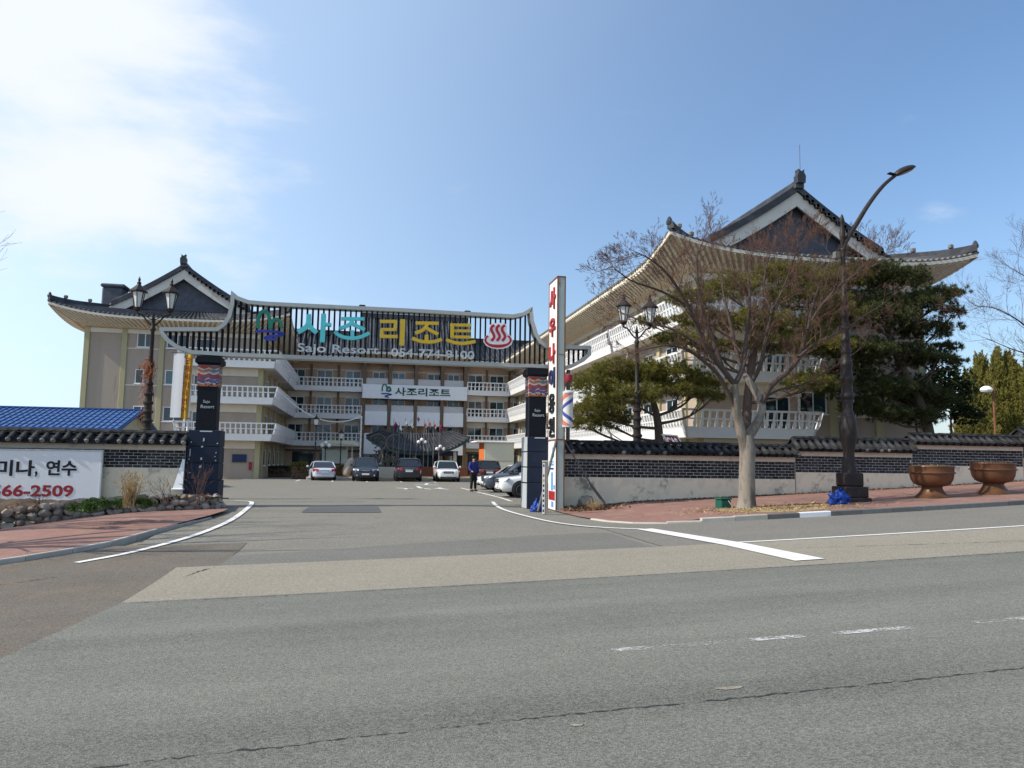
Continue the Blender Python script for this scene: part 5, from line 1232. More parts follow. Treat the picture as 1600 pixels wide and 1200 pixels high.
lx, ly = -11.2, 18.4; lz = G(lx, ly)
lt = [([(lx, ly, lz-.1), (lx, ly, lz+1.5), (lx+.05, ly, lz+2.8)], [.26, .2, .19], 0)]
for k in range(7):
    a = 2*PI*k/7+.9; s = .9+.45*(k % 2); lt.append(([(lx, ly, lz+2.5), (lx+math.cos(a)*.6*s, ly+math.sin(a)*.6*s, lz+4.2), (lx+math.cos(a)*1.2*s, ly+math.sin(a)*1.3*s, lz+6.0), (lx+math.cos(a)*1.6*s, ly+math.sin(a)*1.8*s, lz+8.0)], [.12, .09, .06, .02], 1.3))
bare_tree('leafless street tree at the kerb of the left pavement, nearer to the road', (lx, ly, lz), lt, 14, lvl=3, up=.14, dens=.6)
def quads_mesh(name, mat, parent, tri):
    """tri: (N,3,3) array of leaf triangles in world coordinates"""
    wb = np.array(parent['wb']); n = len(tri); me = bpy.data.meshes.new(name); v = (tri-wb).reshape(-1, 3)
    me.vertices.add(3*n); me.vertices.foreach_set('co', v.ravel()); me.loops.add(3*n); me.loops.foreach_set('vertex_index', np.arange(3*n)); me.polygons.add(n); me.polygons.foreach_set('loop_start', np.arange(0, 3*n, 3)); me.polygons.foreach_set('loop_total', np.full(n, 3))
    me.materials.append(mat); me.update(); me.validate(); return link(name, me, parent)
def unit(a): return a/np.maximum(1e-6, np.linalg.norm(a, axis=-1, keepdims=True))
def tufts(cent, nrm, k, length, width, rs, fan=.9):
    """k needles fanning out from every tuft centre around its direction"""
    n = len(cent); c = np.repeat(cent, k, 0); d = np.repeat(nrm, k, 0)+rs.normal(0, fan, (n*k, 3)); d = unit(d); L = length*rs.uniform(.6, 1.15, (n*k, 1))
    s = unit(np.cross(d, rs.normal(0, 1, (n*k, 3))))*width/2
    return np.stack([c-s+d*L*.08, c+s+d*L*.08, c+d*L], 1)
def pad_points(c, rx, ry, rz, n, rs):
    """points through a flattened clump, thicker towards its upper skin, with lumps"""
    u = unit(rs.normal(0, 1, (n, 3))); u[:, 2] = np.where(rs.random(n) < .72, np.abs(u[:, 2]), u[:, 2]*.5)
    rad = rs.uniform(.35, 1.0, (n, 1))**.55; lump = 1+.16*np.sin(u[:, :1]*7+c[0])+.16*np.sin(u[:, 1:2]*6+c[2]*3)
    return np.array(c)+u*rad*lump*np.array([rx, ry, rz]), unit(u*np.array([1/rx, 1/ry, 1/rz])+np.array([0, 0, .5]))
def pine_tree(label, base, trunk, rads, pads, seed, mat='pine', dens=1.0, depth=1.5, k=22, nl=.2, nw=.022, name='pine_tree', group='pines behind the wall', grow_=1.0):
    rs = np.random.RandomState(seed); rg = random.Random(seed); t = thing(name, label, 'tree', base, group=group); tb = Tubes(); tris = []
    P = [Vector(q) for q in smooth([tuple(p) for p in trunk], 5)]; n = len(P)-1
    tb.add(P, [interp(list(zip(lin(0, 1, len(rads)-1), rads)), i/n) for i in range(n+1)], 9)
    lb = Tubes()
    for (x, y, v, rx, rz) in pads:
        c = at(x, y, v); pxm = v/1200*1.02; rx, rz = rx*pxm*grow_, rz*pxm*grow_; ry = min(rx, depth)*rg.uniform(.8, 1.2)
        # limb from the trunk to the clump
        j = min(range(n+1), key=lambda i: (P[i]-Vector((c.x, c.y, c.z-1.0))).length); q = P[j]; mid = (q+c)/2+Vector((rg.uniform(-.2, .2), rg.uniform(-.2, .2), -.25))
        S = [Vector(a) for a in smooth([tuple(q), tuple(mid), (c.x, c.y, c.z-rz*.3)], 5)]; lb.add(S, [max(.02, .075*(1-i/len(S)*.75)) for i in range(len(S))], 6)
        for _ in range(9):
            e = Vector((c.x+rg.uniform(-.8, .8)*rx, c.y+rg.uniform(-.8, .8)*ry, c.z+rg.uniform(-.2, .5)*rz)); s0 = S[rg.randrange(len(S)//2, len(S))]; lb.add([s0, (s0+e)/2+Vector((0, 0, -.06)), e], [.025, .018, .008], 3)
        m_ = int(dens*62*(rx*ry+rx*rz+ry*rz))+20
        pc, pn = pad_points((c.x, c.y, c.z), rx, ry, rz, m_, rs); tris.append(tufts(pc, pn, k, nl, nw, rs))
    tb.build('trunk', MT['pbark'], t); lb.build('limbs', MT['pbark'], t); quads_mesh('crown', MT[mat], t, np.concatenate(tris)); return t
q = at(1030, 692, 33)
pine_tree('round spreading pine with yellowish green crown behind the lantern post', (q.x, 33, -.1), [(q.x, 33, -.1), at(1030, 690, 33), at(1026, 650, 33), at(1019, 622, 33), at(1012, 598, 33)], [.22, .2, .17, .12, .05],
    [(935, 642, 32.2, 40, 26), (928, 606, 33, 36, 22), (985, 584, 33.2, 58, 20), (1042, 588, 33, 58, 22), (1092, 603, 33.4, 42, 15), (985, 622, 32.2, 52, 22), (918, 664, 32.6, 28, 14), (1000, 600, 34, 60, 24), (1062, 612, 32.4, 40, 12), (955, 660, 33.2, 36, 16), (950, 590, 33.6, 34, 18), (1110, 622, 33, 24, 9)], 3, 'pine', 2.1, grow_=1.12)
q = at(1167, 690, 32)
pine_tree('tall pine with brown trunk rising behind the fork of the leafless tree', (q.x, 32, -.1), [(q.x, 32, -.1), at(1166, 690, 32), at(1168, 630, 32), at(1176, 560, 32), at(1190, 500, 32), at(1200, 450, 32)], [.26, .24, .2, .17, .12, .05],
    [(1075, 470, 31.5, 32, 15), (1140, 455, 32, 44, 22), (1098, 503, 32.5, 50, 15), (1180, 505, 31.4, 46, 18), (1225, 432, 32, 44, 18), (1255, 470, 32, 58, 26), (1062, 534, 31.5, 38, 12), (1215, 540, 31.5, 46, 16), (1290, 545, 32.2, 46, 20), (1262, 600, 31, 36, 18), (1240, 515, 32.5, 52, 18), (1300, 440, 33, 46, 20), (1310, 500, 32.5, 46, 22), (1018, 505, 32, 22, 9), (1120, 545, 32.4, 36, 10)], 4, 'pine', 1.7, grow_=1.2, nw=.028)
q = at(1455, 690, 33)
pine_tree('dark leaning pine reaching past the corner of the right wing', (q.x, 33, 0), [(q.x, 33, 0), at(1452, 680, 33), at(1435, 625, 33), at(1405, 565, 33), at(1382, 500, 33), at(1375, 450, 33)], [.28, .26, .22, .18, .12, .05],
    [(1352, 432, 33, 54, 22), (1402, 442, 33, 46, 20), (1425, 480, 32.6, 58, 20), (1466, 462, 33, 34, 12), (1488, 490, 33, 18, 8), (1442, 520, 33.4, 48, 17), (1370, 500, 32.4, 60, 26), (1400, 560, 33, 66, 24), (1462, 568, 33, 40, 12), (1340, 552, 32.3, 50, 22), (1378, 610, 32.4, 46, 20), (1424, 618, 33.4, 46, 20), (1302, 612, 32, 26, 18), (1388, 650, 32.4, 28, 12), (1490, 460, 33.2, 14, 7), (1475, 545, 33, 22, 9), (1330, 480, 33.5, 50, 22), (1332, 588, 33, 36, 20), (1430, 655, 33, 36, 16), (1350, 640, 33.4, 34, 16), (1455, 630, 33.6, 36, 20)], 5, 'pined', 1.7, grow_=1.24, nw=.03, nl=.22)
def leafy(label, name, base, clumps, seed, mat, trunk, k=9, nl=.16, nw=.11, cat='tree', group=None, dens=1.0, fan=.8):
    rs = np.random.RandomState(seed); t = thing(name, label, cat, base, group=group); tris = []
    tb = Tubes(); tb.add([Vector(p) for p in trunk], lin(.14, .04, len(trunk)-1), 7); tb.build('trunk', MT['pbark'], t)
    for c, rx, ry, rz in clumps:
        m_ = int(dens*70*(rx*ry+rx*rz+ry*rz))+20; pc, pn = pad_points(c, rx, ry, rz, m_, rs); tris.append(tufts(pc, pn, k, nl, nw, rs, fan))
    quads_mesh('crown', MT[mat], t, np.concatenate(tris)); return t
c = at(1485, 640, 36); cl = []
for (x, y, rx, rz) in ((1485, 640, 36, 34), (1462, 606, 36, 26), (1498, 612, 24, 32), (1440, 640, 44, 34), (1510, 655, 20, 26), (1476, 588, 26, 16), (1425, 610, 34, 28)):
    a = at(x, y, 36); cl.append(((a.x, a.y, a.z), rx*.031, 1.0, rz*.031))
leafy('dense dark evergreen tree between the leaning pine and the pointed conifers', 'evergreen_tree', (c.x, 36, 0), cl, 8, 'shrub', [(c.x, 36, -.1), (c.x, 36, 2), (c.x, 36, 4.5)], dens=1.3)
# pointed conifers
def juniper(label, px, spires, seed, v):
    rs = np.random.RandomState(seed); c = at(px, 690, v); t = thing('conifer', label, 'tree', (c.x, v, -.1), group='pointed conifers at the right edge'); tris = []
    tb = Tubes(); tb.add([Vector((c.x, v, -.2)), Vector((c.x, v, 4)), Vector((c.x, v, 8))], [.16, .12, .05], 7); tb.build('trunk', MT['pbark'], t)
    for (x, ytop, ybot, w) in spires:
        a, b_ = at(x, ytop, v), at(x, ybot, v); H_ = a.z-b_.z; dv = rs.uniform(-.7, .7)
        m_ = int(17*H_*w)+16; f = rs.random(m_)**.85; ang = rs.uniform(0, 2*PI, m_); rad = w*(1-f)**.75*rs.uniform(.45, 1.0, m_)
        base = np.stack([b_.x+rad*np.cos(ang), v+dv+rad*np.sin(ang), b_.z+f*(H_-1.1)], 1); d = unit(np.stack([np.cos(ang)*.42*(1-f*.7), np.sin(ang)*.42*(1-f*.7), np.full(m_, 1.0)], 1))
        L = rs.uniform(.8, 1.7, (m_, 1)); k = 34; t_ = rs.random((m_, k, 1)); q = base[:, None, :]+d[:, None, :]*L[:, None]*t_+rs.normal(0, 1, (m_, k, 3))*.19*(1.02-t_)
        pc = q.reshape(-1, 3); pn = np.repeat(d, k, 0); tris.append(tufts(pc, pn, 5, .28, .07, rs, .33))
    quads_mesh('crown', MT['junip'], t, np.concatenate(tris)); return t
rj = random.Random(4)
def flames(x0, x1, tops, w): return [(x, yt, 705, w*rj.uniform(.8, 1.15)) for x, yt in tops]
juniper('shorter pointed conifer beside the white street lamp head, nearest the dark evergreen', 1520, flames(0, 0, [(1514, 580), (1509, 602), (1521, 596), (1527, 578), (1518, 620), (1530, 612)], 1.0), 1, 58)
juniper('tall pointed conifer just left of the white street lamp head', 1544, flames(0, 0, [(1534, 558), (1541, 580), (1547, 556), (1538, 600), (1552, 590), (1545, 612)], 1.15), 2, 62)
juniper('tallest pointed conifer right of the white street lamp head', 1572, flames(0, 0, [(1565, 545), (1572, 566), (1583, 553), (1576, 585), (1560, 590), (1568, 605), (1588, 578)], 1.25), 3, 60)
juniper('pointed conifer cut by the right edge of the view', 1604, flames(0, 0, [(1597, 556), (1604, 575), (1612, 545), (1622, 562), (1600, 596), (1632, 555)], 1.25), 4, 59)

# small plants
def tuft_plant(label, name, x, y, z, h, n, seed, mat, lean=.35, w=.012, cat='plant', group=None):
    rs = np.random.RandomState(seed); t = thing(name, label, cat, (x, y, z), group=group)
    d = unit(np.stack([rs.normal(0, lean, n), rs.normal(0, lean, n), np.ones(n)], 1)); L = h*rs.uniform(.55, 1.1, (n, 1)); c = np.array([x, y, z])+np.stack([rs.normal(0, .05, n), rs.normal(0, .05, n), np.zeros(n)], 1)
    s = unit(np.cross(d, rs.normal(0, 1, (n, 3))))*w; m1 = c+d*L*.6; tip = c+d*L+rs.normal(0, .06*h, (n, 3))-np.array([0, 0, .04])
    tri = np.concatenate([np.stack([c-s, c+s, m1+s*.7], 1), np.stack([c-s, m1+s*.7, m1-s*.7], 1), np.stack([m1-s*.7, m1+s*.7, tip], 1)])
    # feathery heads
    hd = tufts(tip, d, 6, .16*h/1.0, .012, rs, .5); quads_mesh('blades', MT[mat], t, np.concatenate([tri, hd])); return t
def bedz(x, y): 
    y0 = SB2(x)+.12; t = min(1, max(0, (y-y0)/(28.05-y0))); return (BZ(x)+.42)*(1-t)+.16*t
def gp(px, py):        # where a photo pixel meets the planting bed
    d = RT*((px-800)/FPX)+UP*((600-py)/FPX)+FW; k = 5.0
    while k < 60:
        p = CP+d*k
        if p.y > 21 and p.z < bedz(p.x, p.y): return p
        k += .05
p = gp(203, 790) or at(203, 790, 26); tuft_plant('tall tuft of pale dry ornamental grass in the stone edged bed', 'ornamental_grass', p.x, p.y, p.z-.05, .85, 110, 1, 'straw', .22)
for k, (px, py, h) in enumerate(((128, 796, .18), (152, 792, .24), (186, 789, .16), (222, 789, .18))):
    p = gp(px, py) or at(px, py, 25.5)
    rs = np.random.RandomState(20+k); t = thing('weed', ('green weed clump under the lower right corner of the phone number board', 'largest green weed clump just right of the phone number board', 'small green weed clump left of the dry ornamental grass', 'green weed clump right of the dry ornamental grass')[k], 'plant', p, group='green weeds in the bed')
    pc, pn = pad_points((p.x, p.y, p.z+.02), .32, .25, h*.6, 70, rs); quads_mesh('leaves', MT['weed'], t, tufts(pc, pn, 6, .13, .06, rs, .8))
def dry_bush(label, px, py, h, w, seed, v=None):
    rg = random.Random(seed); p = gp(px, py) or at(px, py, 26); t = thing('dry_bush', label, 'bush', p, group='leafless bushes in the bed'); tb, fi = Tubes(), Tubes()
    for _ in range(9): grow(tb, fi, Vector(p)+Vector((rg.uniform(-.1, .1), rg.uniform(-.1, .1), 0)), Vector((rg.uniform(-w, w), rg.uniform(-w, w), 1)).normalized(), .012, h, 2, rg, .05, .8, .7)
    b = Tubes(); b.v = tb.v+fi.v; b.f = tb.f+[tuple(i+len(tb.v) for i in f) for f in fi.f]; b.build('twigs', MT['twig'], t)
dry_bush('leafless bush in front of the left pillar plinth', 310, 787, .75, .5, 1); dry_bush('leafless bush in front of the phone number board', 66, 798, .45, .8, 2); dry_bush('low leafless bush right of the dry ornamental grass', 258, 786, .5, .8, 3)
# dead leaves and dry grass lying in the bed and round the pylon foot
def litter(name, pts, n, seed, mat, sz=.07, parent=None):
    rs = np.random.RandomState(seed); c = np.array(pts(n, rs)); d = unit(rs.normal(0, 1, (n, 3))*np.array([1, 1, .45])); s = unit(np.cross(d, rs.normal(0, 1, (n, 3))*np.array([.4, .4, 1])))
    L = sz*rs.uniform(.5, 1.3, (n, 1)); tri = np.stack([c-s*L*.4, c+s*L*.4, c+d*L], 1); h = bpy.data.objects.new('x', None); h['wb'] = [0, 0, 0]
    o = quads_mesh(name, MT[mat], h, tri); o.parent = None; bpy.data.objects.remove(h); return stuff(o)
def bedpts(n, rs):
    out = []
    while len(out) < n:
        x = rs.uniform(-12.8, -4.6); y = SB2(x)+.1+abs(rs.normal(0, 1.0)); 
        if y < 27.9: out.append((x, y, bedz(x, y)+rs.uniform(-.01, .07)))
    return out
tag(litter('dry_litter', bedpts, 5200, 1, 'drybrown', .13), 'brown dead leaves and dry stalks covering the stone edged bed', 'leaf litter')
def pylpts(n, rs):
    return [(x, y, G(x, y)+PH(x)+rs.uniform(0, .05)) for x, y in zip(7.05+np.abs(rs.normal(0, .9, n)), 26.9+rs.normal(0, .45, n).clip(-1.2, 1))]
tag(litter('dry_litter', pylpts, 1500, 2, 'drybrown', .12), 'dead leaves and dry weeds at the foot of the pylon sign', 'leaf litter')
def wallpts(n, rs): return [(x, y, G(x, y)+PH(x)+rs.uniform(0, .035)) for x, y in zip(rs.uniform(8.6, 27.5, n), 27.93-np.abs(rs.normal(0, .12, n)))]
tag(litter('dry_litter', wallpts, 3200, 5, 'drybrown', .07), 'thin line of brown dead leaves along the foot of the right walls', 'leaf litter')
def treepts(n, rs): return [(x, y, G(x, y)+PH(x)+rs.uniform(.0, .025)) for x, y in zip(tb0.x+rs.normal(.6, 1.3, n), 22.3+rs.normal(0, .7, n).clip(-1.7, 2))]
tag(litter('dry_litter', treepts, 2200, 3, 'straw', .07), 'straw coloured dead leaves scattered round the foot of the street tree', 'leaf litter')
p = at(935, 783, 27.3); tuft_plant('dry yellowish grass tuft at the foot of the long brick wall', 'dry_grass', 8.1, 26.2, G(8.1, 26.2), .4, 110, 6, 'straw', .7)
t = thing('rock', 'small grey rock at the foot of the long brick wall beside the brace', 'rock', (8.15, 27.3, G(8.15, 27.3)), world=False)
o = link('stone', STONES[3], t); o.scale = (.75, .6, .65); o.location = (0, 0, .16)
# bare earth round the tree foot, let into the pavement
b = MB(); pts = [(tb0.x+.5+1.75*math.cos(a)*(1+.1*math.sin(3*a)), 21.95+1.15*math.sin(a)) for a in lin(0, 2*PI*23/24, 23)]
b.v = [(x, y, G(x, y)+PH(x)+.008) for x, y in pts]+[(tb0.x+.5, 21.95, G(tb0.x, 22)+PH(tb0.x)+.03)]; b.f = [(i, (i+1)%24, 24) for i in range(24)]; struct(b.build('tree_pit', M('straw_soil', (.33, .235, .135), .95, .25, 7, bump=.5, bscale=40), fix=False))
# ------------------------------------------------------------------ lamps
def lantern_lamp(label, x, y, z0, H_, tilt=0, tangle=False, sp=.62):
    """ornate iron post with two lanterns on curled arms; H_ = height of the arm joint"""
    t = thing('street_lamp', label, 'street lamp', (x, y, z0), group='double lantern lamp posts', world=False)
    b = MB(); prof = [(.32, 0), (.32, .18), (.25, .24), (.24, .9), (.3, .98), (.3, 1.1), (.2, 1.2)]
    z = 1.2
    for k in range(9):
        r0 = .20-.008*k; prof += [(r0, z), (r0+.05, z+.05), (r0+.05, z+.12), (r0-.005, z+.17), (r0-.01, z+.34)]; z += .36
    prof += [(.115, z+.05), (.15, z+.1), (.15, z+.16), (.085, z+.25), (.075, H_-.5), (.11, H_-.45), (.11, H_-.38), (.07, H_-.3), (.06, H_-.05), (.09, H_), (.05, H_+.08), (.03, H_+.25)]
    b.lathe(prof, 14); b.build('post', MT['iron'], t, True)
    for sg in (-1, 1):
        b = MB(); b.tube(smooth([(0, 0, H_-.3), (sg*.2, 0, H_-.12), (sg*.42, 0, H_+.15), (sg*sp, 0, H_+.22), (sg*sp, 0, H_+.36)], 5), .035, 7); b.tube(smooth([(sg*.05, 0, H_-.02), (sg*.25, 0, H_+.1), (sg*.3, 0, H_+.22), (sg*.22, 0, H_+.25)], 4), .018, 5); b.build('arm', MT['iron'], t, True)
        zb = H_+.36; l = MB(); l.lathe([(.09, -.04), (.14, .02), (.17, .1), (.13, .12)], 6, (sg*sp, 0, zb)); l.lathe([(.30, .72), (.36, .74), (.36, .78), (.2, .92), (.1, 1.02), (.07, 1.06), (.09, 1.12), (.04, 1.18), (.055, 1.26), (.01, 1.38)], 6, (sg*sp, 0, zb))
        for k in range(6):
            a = 2*PI*(k+.5)/6; l.beam((sg*sp+.135*math.cos(a), .135*math.sin(a), zb+.1), (sg*sp+.25*math.cos(a), .25*math.sin(a), zb+.74), .028, .028)
        ln = l.build('lantern', MT['iron'], t)
        MB().lathe([(.125, .12), (.235, .72)], 6, (sg*sp, 0, zb)).build('lantern_glass', MT['milk'], ln)
    if tangle:
        rg = random.Random(5); tb = Tubes()
        for k in range(110):
            a = rg.uniform(0, 2*PI); zz = rg.choice((rg.uniform(4.2, 5.6), rg.uniform(5.0, 5.75), rg.uniform(2.6, 5.6))); p = Vector((.12*math.cos(a), .12*math.sin(a), zz)); pts = [p]
            for i in range(5): p = p+Vector((rg.gauss(-.03, .07), rg.gauss(0, .06), rg.uniform(-.22, .02))); pts.append(p)
            tb.add(pts, [.012, .012, .01, .01, .008, .006], 3)
        tb.build('dry_creeper', M('rust_creeper', (.33, .105, .035), .9, .3, 6), t)
    return t
lantern_lamp('double lantern lamp post wrapped in dry orange creeper behind the left wall', -8.45, 33, -.1, 7.2, tangle=True)
lantern_lamp('double lantern lamp post in front of the round spreading pine behind the right wall', 11.46, 31, 0, 7.15, sp=.6)
# tall street light with a curved arm
sx, sy = 16.08, 23.25; sz = G(sx, sy)+.13
t = thing('street_light', 'tall brown street light with vase shaped foot and curved arm on the right pavement', 'street light', (sx, sy, sz), world=False)
b = MB(); b.bbox(-.50, .50, -.46, .46, -.1, .14, .03); b.bbox(-.43, .43, -.4, .4, .14, .5, .03); b.bbox(-.33, .33, -.31, .31, .5, .95, .04); b.build('stepped_base', MT['iron'], t)
b = MB(); b.lathe([(.25, .95), (.215, 1.2), (.175, 1.55), (.185, 1.72), (.265, 2.05), (.285, 2.35), (.275, 2.62), (.215, 2.86), (.165, 3.05), (.16, 3.4), (.215, 3.46), (.22, 3.58), (.18, 3.64), (.19, 4.0), (.235, 4.06), (.235, 4.16), (.19, 4.23), (.18, 4.5), (.21, 4.56), (.21, 4.64), (.165, 4.7), (.15, 4.9)], 18); b.build('vase_foot', MT['iron'], t, True)
pr_ = [(.15, 4.9)]; z = 4.9
for k in range(4): pr_ += [(.145-.008*k, z+.05), (.17-.009*k, z+.1), (.17-.009*k, z+.16), (.132-.009*k, z+.22), (.128-.009*k, z+.42)]; z += .42
pr_ += [(.105, 6.7), (.13, 6.76), (.13, 6.85), (.085, 6.95), (.075, 9.0), (.1, 9.05), (.1, 9.2), (.07, 9.3), (.065, 9.55), (.09, 9.6), (.055, 9.75), (.02, 9.85)]
MB().lathe(pr_, 12).build('shaft', MT['iron'], t, True)
arm = [at(px, py, sy) for px, py in ((1318, 392), (1322, 376), (1337, 352), (1358, 318), (1380, 290), (1399, 274))]; arm = [(p.x-sx, 0, p.z-sz) for p in arm]; arm[0] = (0, 0, arm[0][2])
b = MB(); b.tube(smooth(arm, 5), [.10-.0016*i for i in range(26)], 9); b.build('arm', MT['iron'], t, True)
e = arm[-1]; bm = bmesh.new(); bmesh.ops.create_uvsphere(bm, u_segments=16, v_segments=10, radius=.5)
for v in bm.verts: v.co = Vector((v.co.x*.95, v.co.y*.42, v.co.z*(.32 if v.co.z > 0 else .14)))
bmesh.ops.rotate(bm, verts=bm.verts, cent=(0, 0, 0), matrix=Matrix.Rotation(-R_(24), 3, 'Y')); bmesh.ops.translate(bm, verts=bm.verts, vec=(e[0]+.38, 0, e[2]+.19))
hd = MB().bm(bm).build('lamp_head', MT['iron'], t, True)
bm = bmesh.new(); bmesh.ops.create_uvsphere(bm, u_segments=14, v_segments=8, radius=.5)
for v in bm.verts: v.co = Vector((v.co.x*.72, v.co.y*.3, v.co.z*.09))
bmesh.ops.rotate(bm, verts=bm.verts, cent=(0, 0, 0), matrix=Matrix.Rotation(-R_(24), 3, 'Y')); bmesh.ops.translate(bm, verts=bm.verts, vec=(e[0]+.40, 0, e[2]+.135)); MB().bm(bm).build('lamp_lens', M('lamp_lens', (.25, .25, .23), .2, .05), hd, True)
b = MB(); b.beam((e[0]-.02, 0, e[2]+.02), (e[0]-.28, 0, e[2]+.06), .16, .03); b.beam((e[0]+.05, 0, e[2]+.0), (e[0]-.08, 0, e[2]+.03), .07, .08); b.build('sensor_fin', MT['iron'], t)
b = MB(); b.bbox(-.36, -.16, -.08, .08, 8.25, 8.5, .03); b.beam((-.2, 0, 8.35), (0, 0, 8.35), .05, .05); b.build('junction_box', MT['tileend'], t)
# white lamp head among the conifers
p = at(1543, 609, 50); lp = thing('street_lamp', 'rusty pole with a white bowl shaped lamp head among the pointed conifers', 'street lamp', (p.x+.5, 50, 0), world=False)
b = MB(); b.tube([(0, 0, -.1), (0, 0, p.z+.3)], .085, 8); b.tube([(0, 0, p.z+.2), (-.3, 0, p.z+.23)], .045, 6); b.build('pole', MT['rust'], lp, True)
MB().lathe([(.06, -.22), (.36, -.16), (.44, -.02), (.38, .14), (.19, .26), (.04, .29)], 14, (-.6, 0, p.z)).build('lamp_head', MT['white'], lp, True)
# lamps on the forecourt
def court_lamp(label, px, py0, y, ztop, kind):
    p = at(px, py0, y); t = thing('street_lamp', label, 'street lamp', (p.x, y, ZG), world=False, group='small lamps round the forecourt')
    H_ = ztop-ZG; MB().lathe([(.12, 0), (.12, .3), (.06, .4), (.05, H_*.55), (.07, H_*.56), (.045, H_*.6), (.04, H_-.75)], 8).build('post', MT['iron'], t, True)
    if kind == 'lantern':
        b = MB(); b.lathe([(.06, -.78), (.13, -.72), (.15, -.66)], 6, (0, 0, H_)); b.lathe([(.27, -.2), (.31, -.17), (.1, .02), (.05, .1), (.02, .25)], 6, (0, 0, H_)); b.build('lantern', MT['iron'], t); MB().lathe([(.13, -.66), (.22, -.2)], 6, (0, 0, H_)).build('lantern_glass', MT['milk'], t)
    else:
        b = MB(); b.tube([(-.3, 0, H_-.55), (0, 0, H_-.7), (.3, 0, H_-.55)], .025, 5); b.tube([(0, 0, H_-.8), (0, 0, H_-.35)], .035, 6); b.build('bracket', MT['iron'], t)
        for dx, dz in ((-.3, -.42), (.3, -.42), (0, -.2)):
            bm = bmesh.new(); bmesh.ops.create_uvsphere(bm, u_segments=10, v_segments=8, radius=.17); bmesh.ops.translate(bm, verts=bm.verts, vec=(dx, 0, H_+dz)); MB().bm(bm).build('globe', MT['whitep'], t, True)
court_lamp('slim lantern lamp post behind the silver sedan', 491, 740, 66, 5.0, 'lantern'); court_lamp('slim lantern lamp post right of the notice board canopy', 531, 740, 70, 4.0, 'lantern')
court_lamp('white globe lamp in front of the middle of the entrance canopy', 658, 740, 71, 3.6, 'globe'); court_lamp('white globe lamp in front of the right end of the entrance canopy', 687, 740, 71, 3.0, 'globe'); court_lamp('white globe lamp beside the notice board canopy', 507, 742, 68, 3.1, 'globe')

# ------------------------------------------------------------------ blue roofed shed behind the left wall
sh = thing('shed', 'low shed with bright blue ribbed metal roof behind the left wall', 'shed', (-15, 44, ZG))
X0, X1, YF, YB, ZE, ZR = -24, -12.05, 42.0, 50.0, 2.95, 4.1
b = MB(); b.box(X0+.4, X1-.45, YF+.4, YB-.4, ZG-.3, ZE); b.build('wall', MT['yell'], sh)
b = MB(); b.prism([(YF+.42, ZE), ((YF+YB)/2, ZR-.08), (YB-.42, ZE)], X1-.55, X1-.47); b.v = [(y, x, z) for x, y, z in b.v]; b.build('gable_wall', MT['yell'], sh)
YM = (YF+YB)/2
for nm, ya in (('roof', YF), ('roof', YB)):
    b = MB(); b.add([(X0, ya, ZE), (X1, ya, ZE), (X1, YM, ZR), (X0, YM, ZR), (X0, ya, ZE-.05), (X1, ya, ZE-.05), (X1, YM, ZR-.05), (X0, YM, ZR-.05)], [(0, 1, 2, 3), (7, 6, 5, 4), (0, 4, 5, 1), (1, 5, 6, 2), (3, 7, 4, 0)])
    rf = b.build(nm, MT['bluep'], sh); ribs = MB(); n = int((X1-X0)/.3)
    for i in range(n+1):
        x = X0+.06+(X1-X0-.12)*i/n; ribs.beam((x, ya, ZE+.025), (x, YM, ZR+.025), .05, .05)
    for k in range(1, 7):
        f = k/7; ribs.beam((X0, ya+(YM-ya)*f, ZE+(ZR-ZE)*f+.012), (X1, ya+(YM-ya)*f, ZE+(ZR-ZE)*f+.012), .06, .03)
    stuff(ribs.build('roof_ribs', MT['bluep'], rf))
b = MB(); b.box(X0, X1+.02, YF-.06, YF+.03, ZE-.22, ZE-.055); b.build('gutter', MT['bluep'], sh)
b = MB(); b.box(X0, X1+.01, YM-.15, YM+.15, ZR+.0, ZR+.07); b.build('ridge_cap', MT['bluep'], sh)
b = MB(); b.beam((X1+.0, YB, ZE-.08), (X1+.0, YM, ZR-.06), .05, .14); b.beam((X1+.0, YF, ZE-.08), (X1+.0, YM, ZR-.06), .05, .14); b.build('verge_trim', MT['bluep'], sh)

# ------------------------------------------------------------------ planters, bags, box on the pavement
SOIL2 = MT['soil']
def planter(label, px, py):
    y = 23.1; p = at(px, py, y); z = G(p.x, y)+.135
    t = thing('planter', label, 'planter', (p.x, y, z), world=False, group='copper coloured bowl planters')
    MB().lathe([(.54, -.1), (.54, .02), (.50, .05), (.42, .12), (.34, .25), (.31, .33), (.34, .37), (.46, .40), (.57, .46), (.65, .60), (.68, .76), (.685, .80), (.74, .81), (.74, .845), (.69, .855), (.69, 1.0), (.71, 1.03), (.70, 1.06), (.64, 1.06), (.63, .96)], 30).build('bowl', MT['copper'], t, True)
    MB().lathe([(.64, .95), (.5, 1.01), (.25, 1.04)], 20).build('soil', SOIL2, t, True)
    for a in range(2):
        b = MB(); b.tube([(math.cos(a*PI)*.72, 0, .83), (math.cos(a*PI)*.8, 0, .85), (math.cos(a*PI)*.74, 0, .79)], .02, 5); b.build('handle_knob', MT['copper'], t, True)
    rs = np.random.RandomState(int(px)); n = 150; r_ = .55*np.sqrt(rs.random(n)); a = rs.uniform(0, 2*PI, n); c = np.stack([r_*np.cos(a), r_*np.sin(a), np.full(n, 1.01)], 1); d = unit(np.stack([rs.normal(0, .6, n), rs.normal(0, .6, n), np.full(n, .7)], 1))
    t['wb'] = [0, 0, 0]; quads_mesh('dry_stems', MT['straw'], t, tufts(c, d, 3, .13, .02, rs, .7))
planter('left copper bowl planter on the right pavement, closer to the tall street light', 1457, 782); planter('right copper bowl planter on the right pavement, farther from the tall street light', 1553.5, 778)
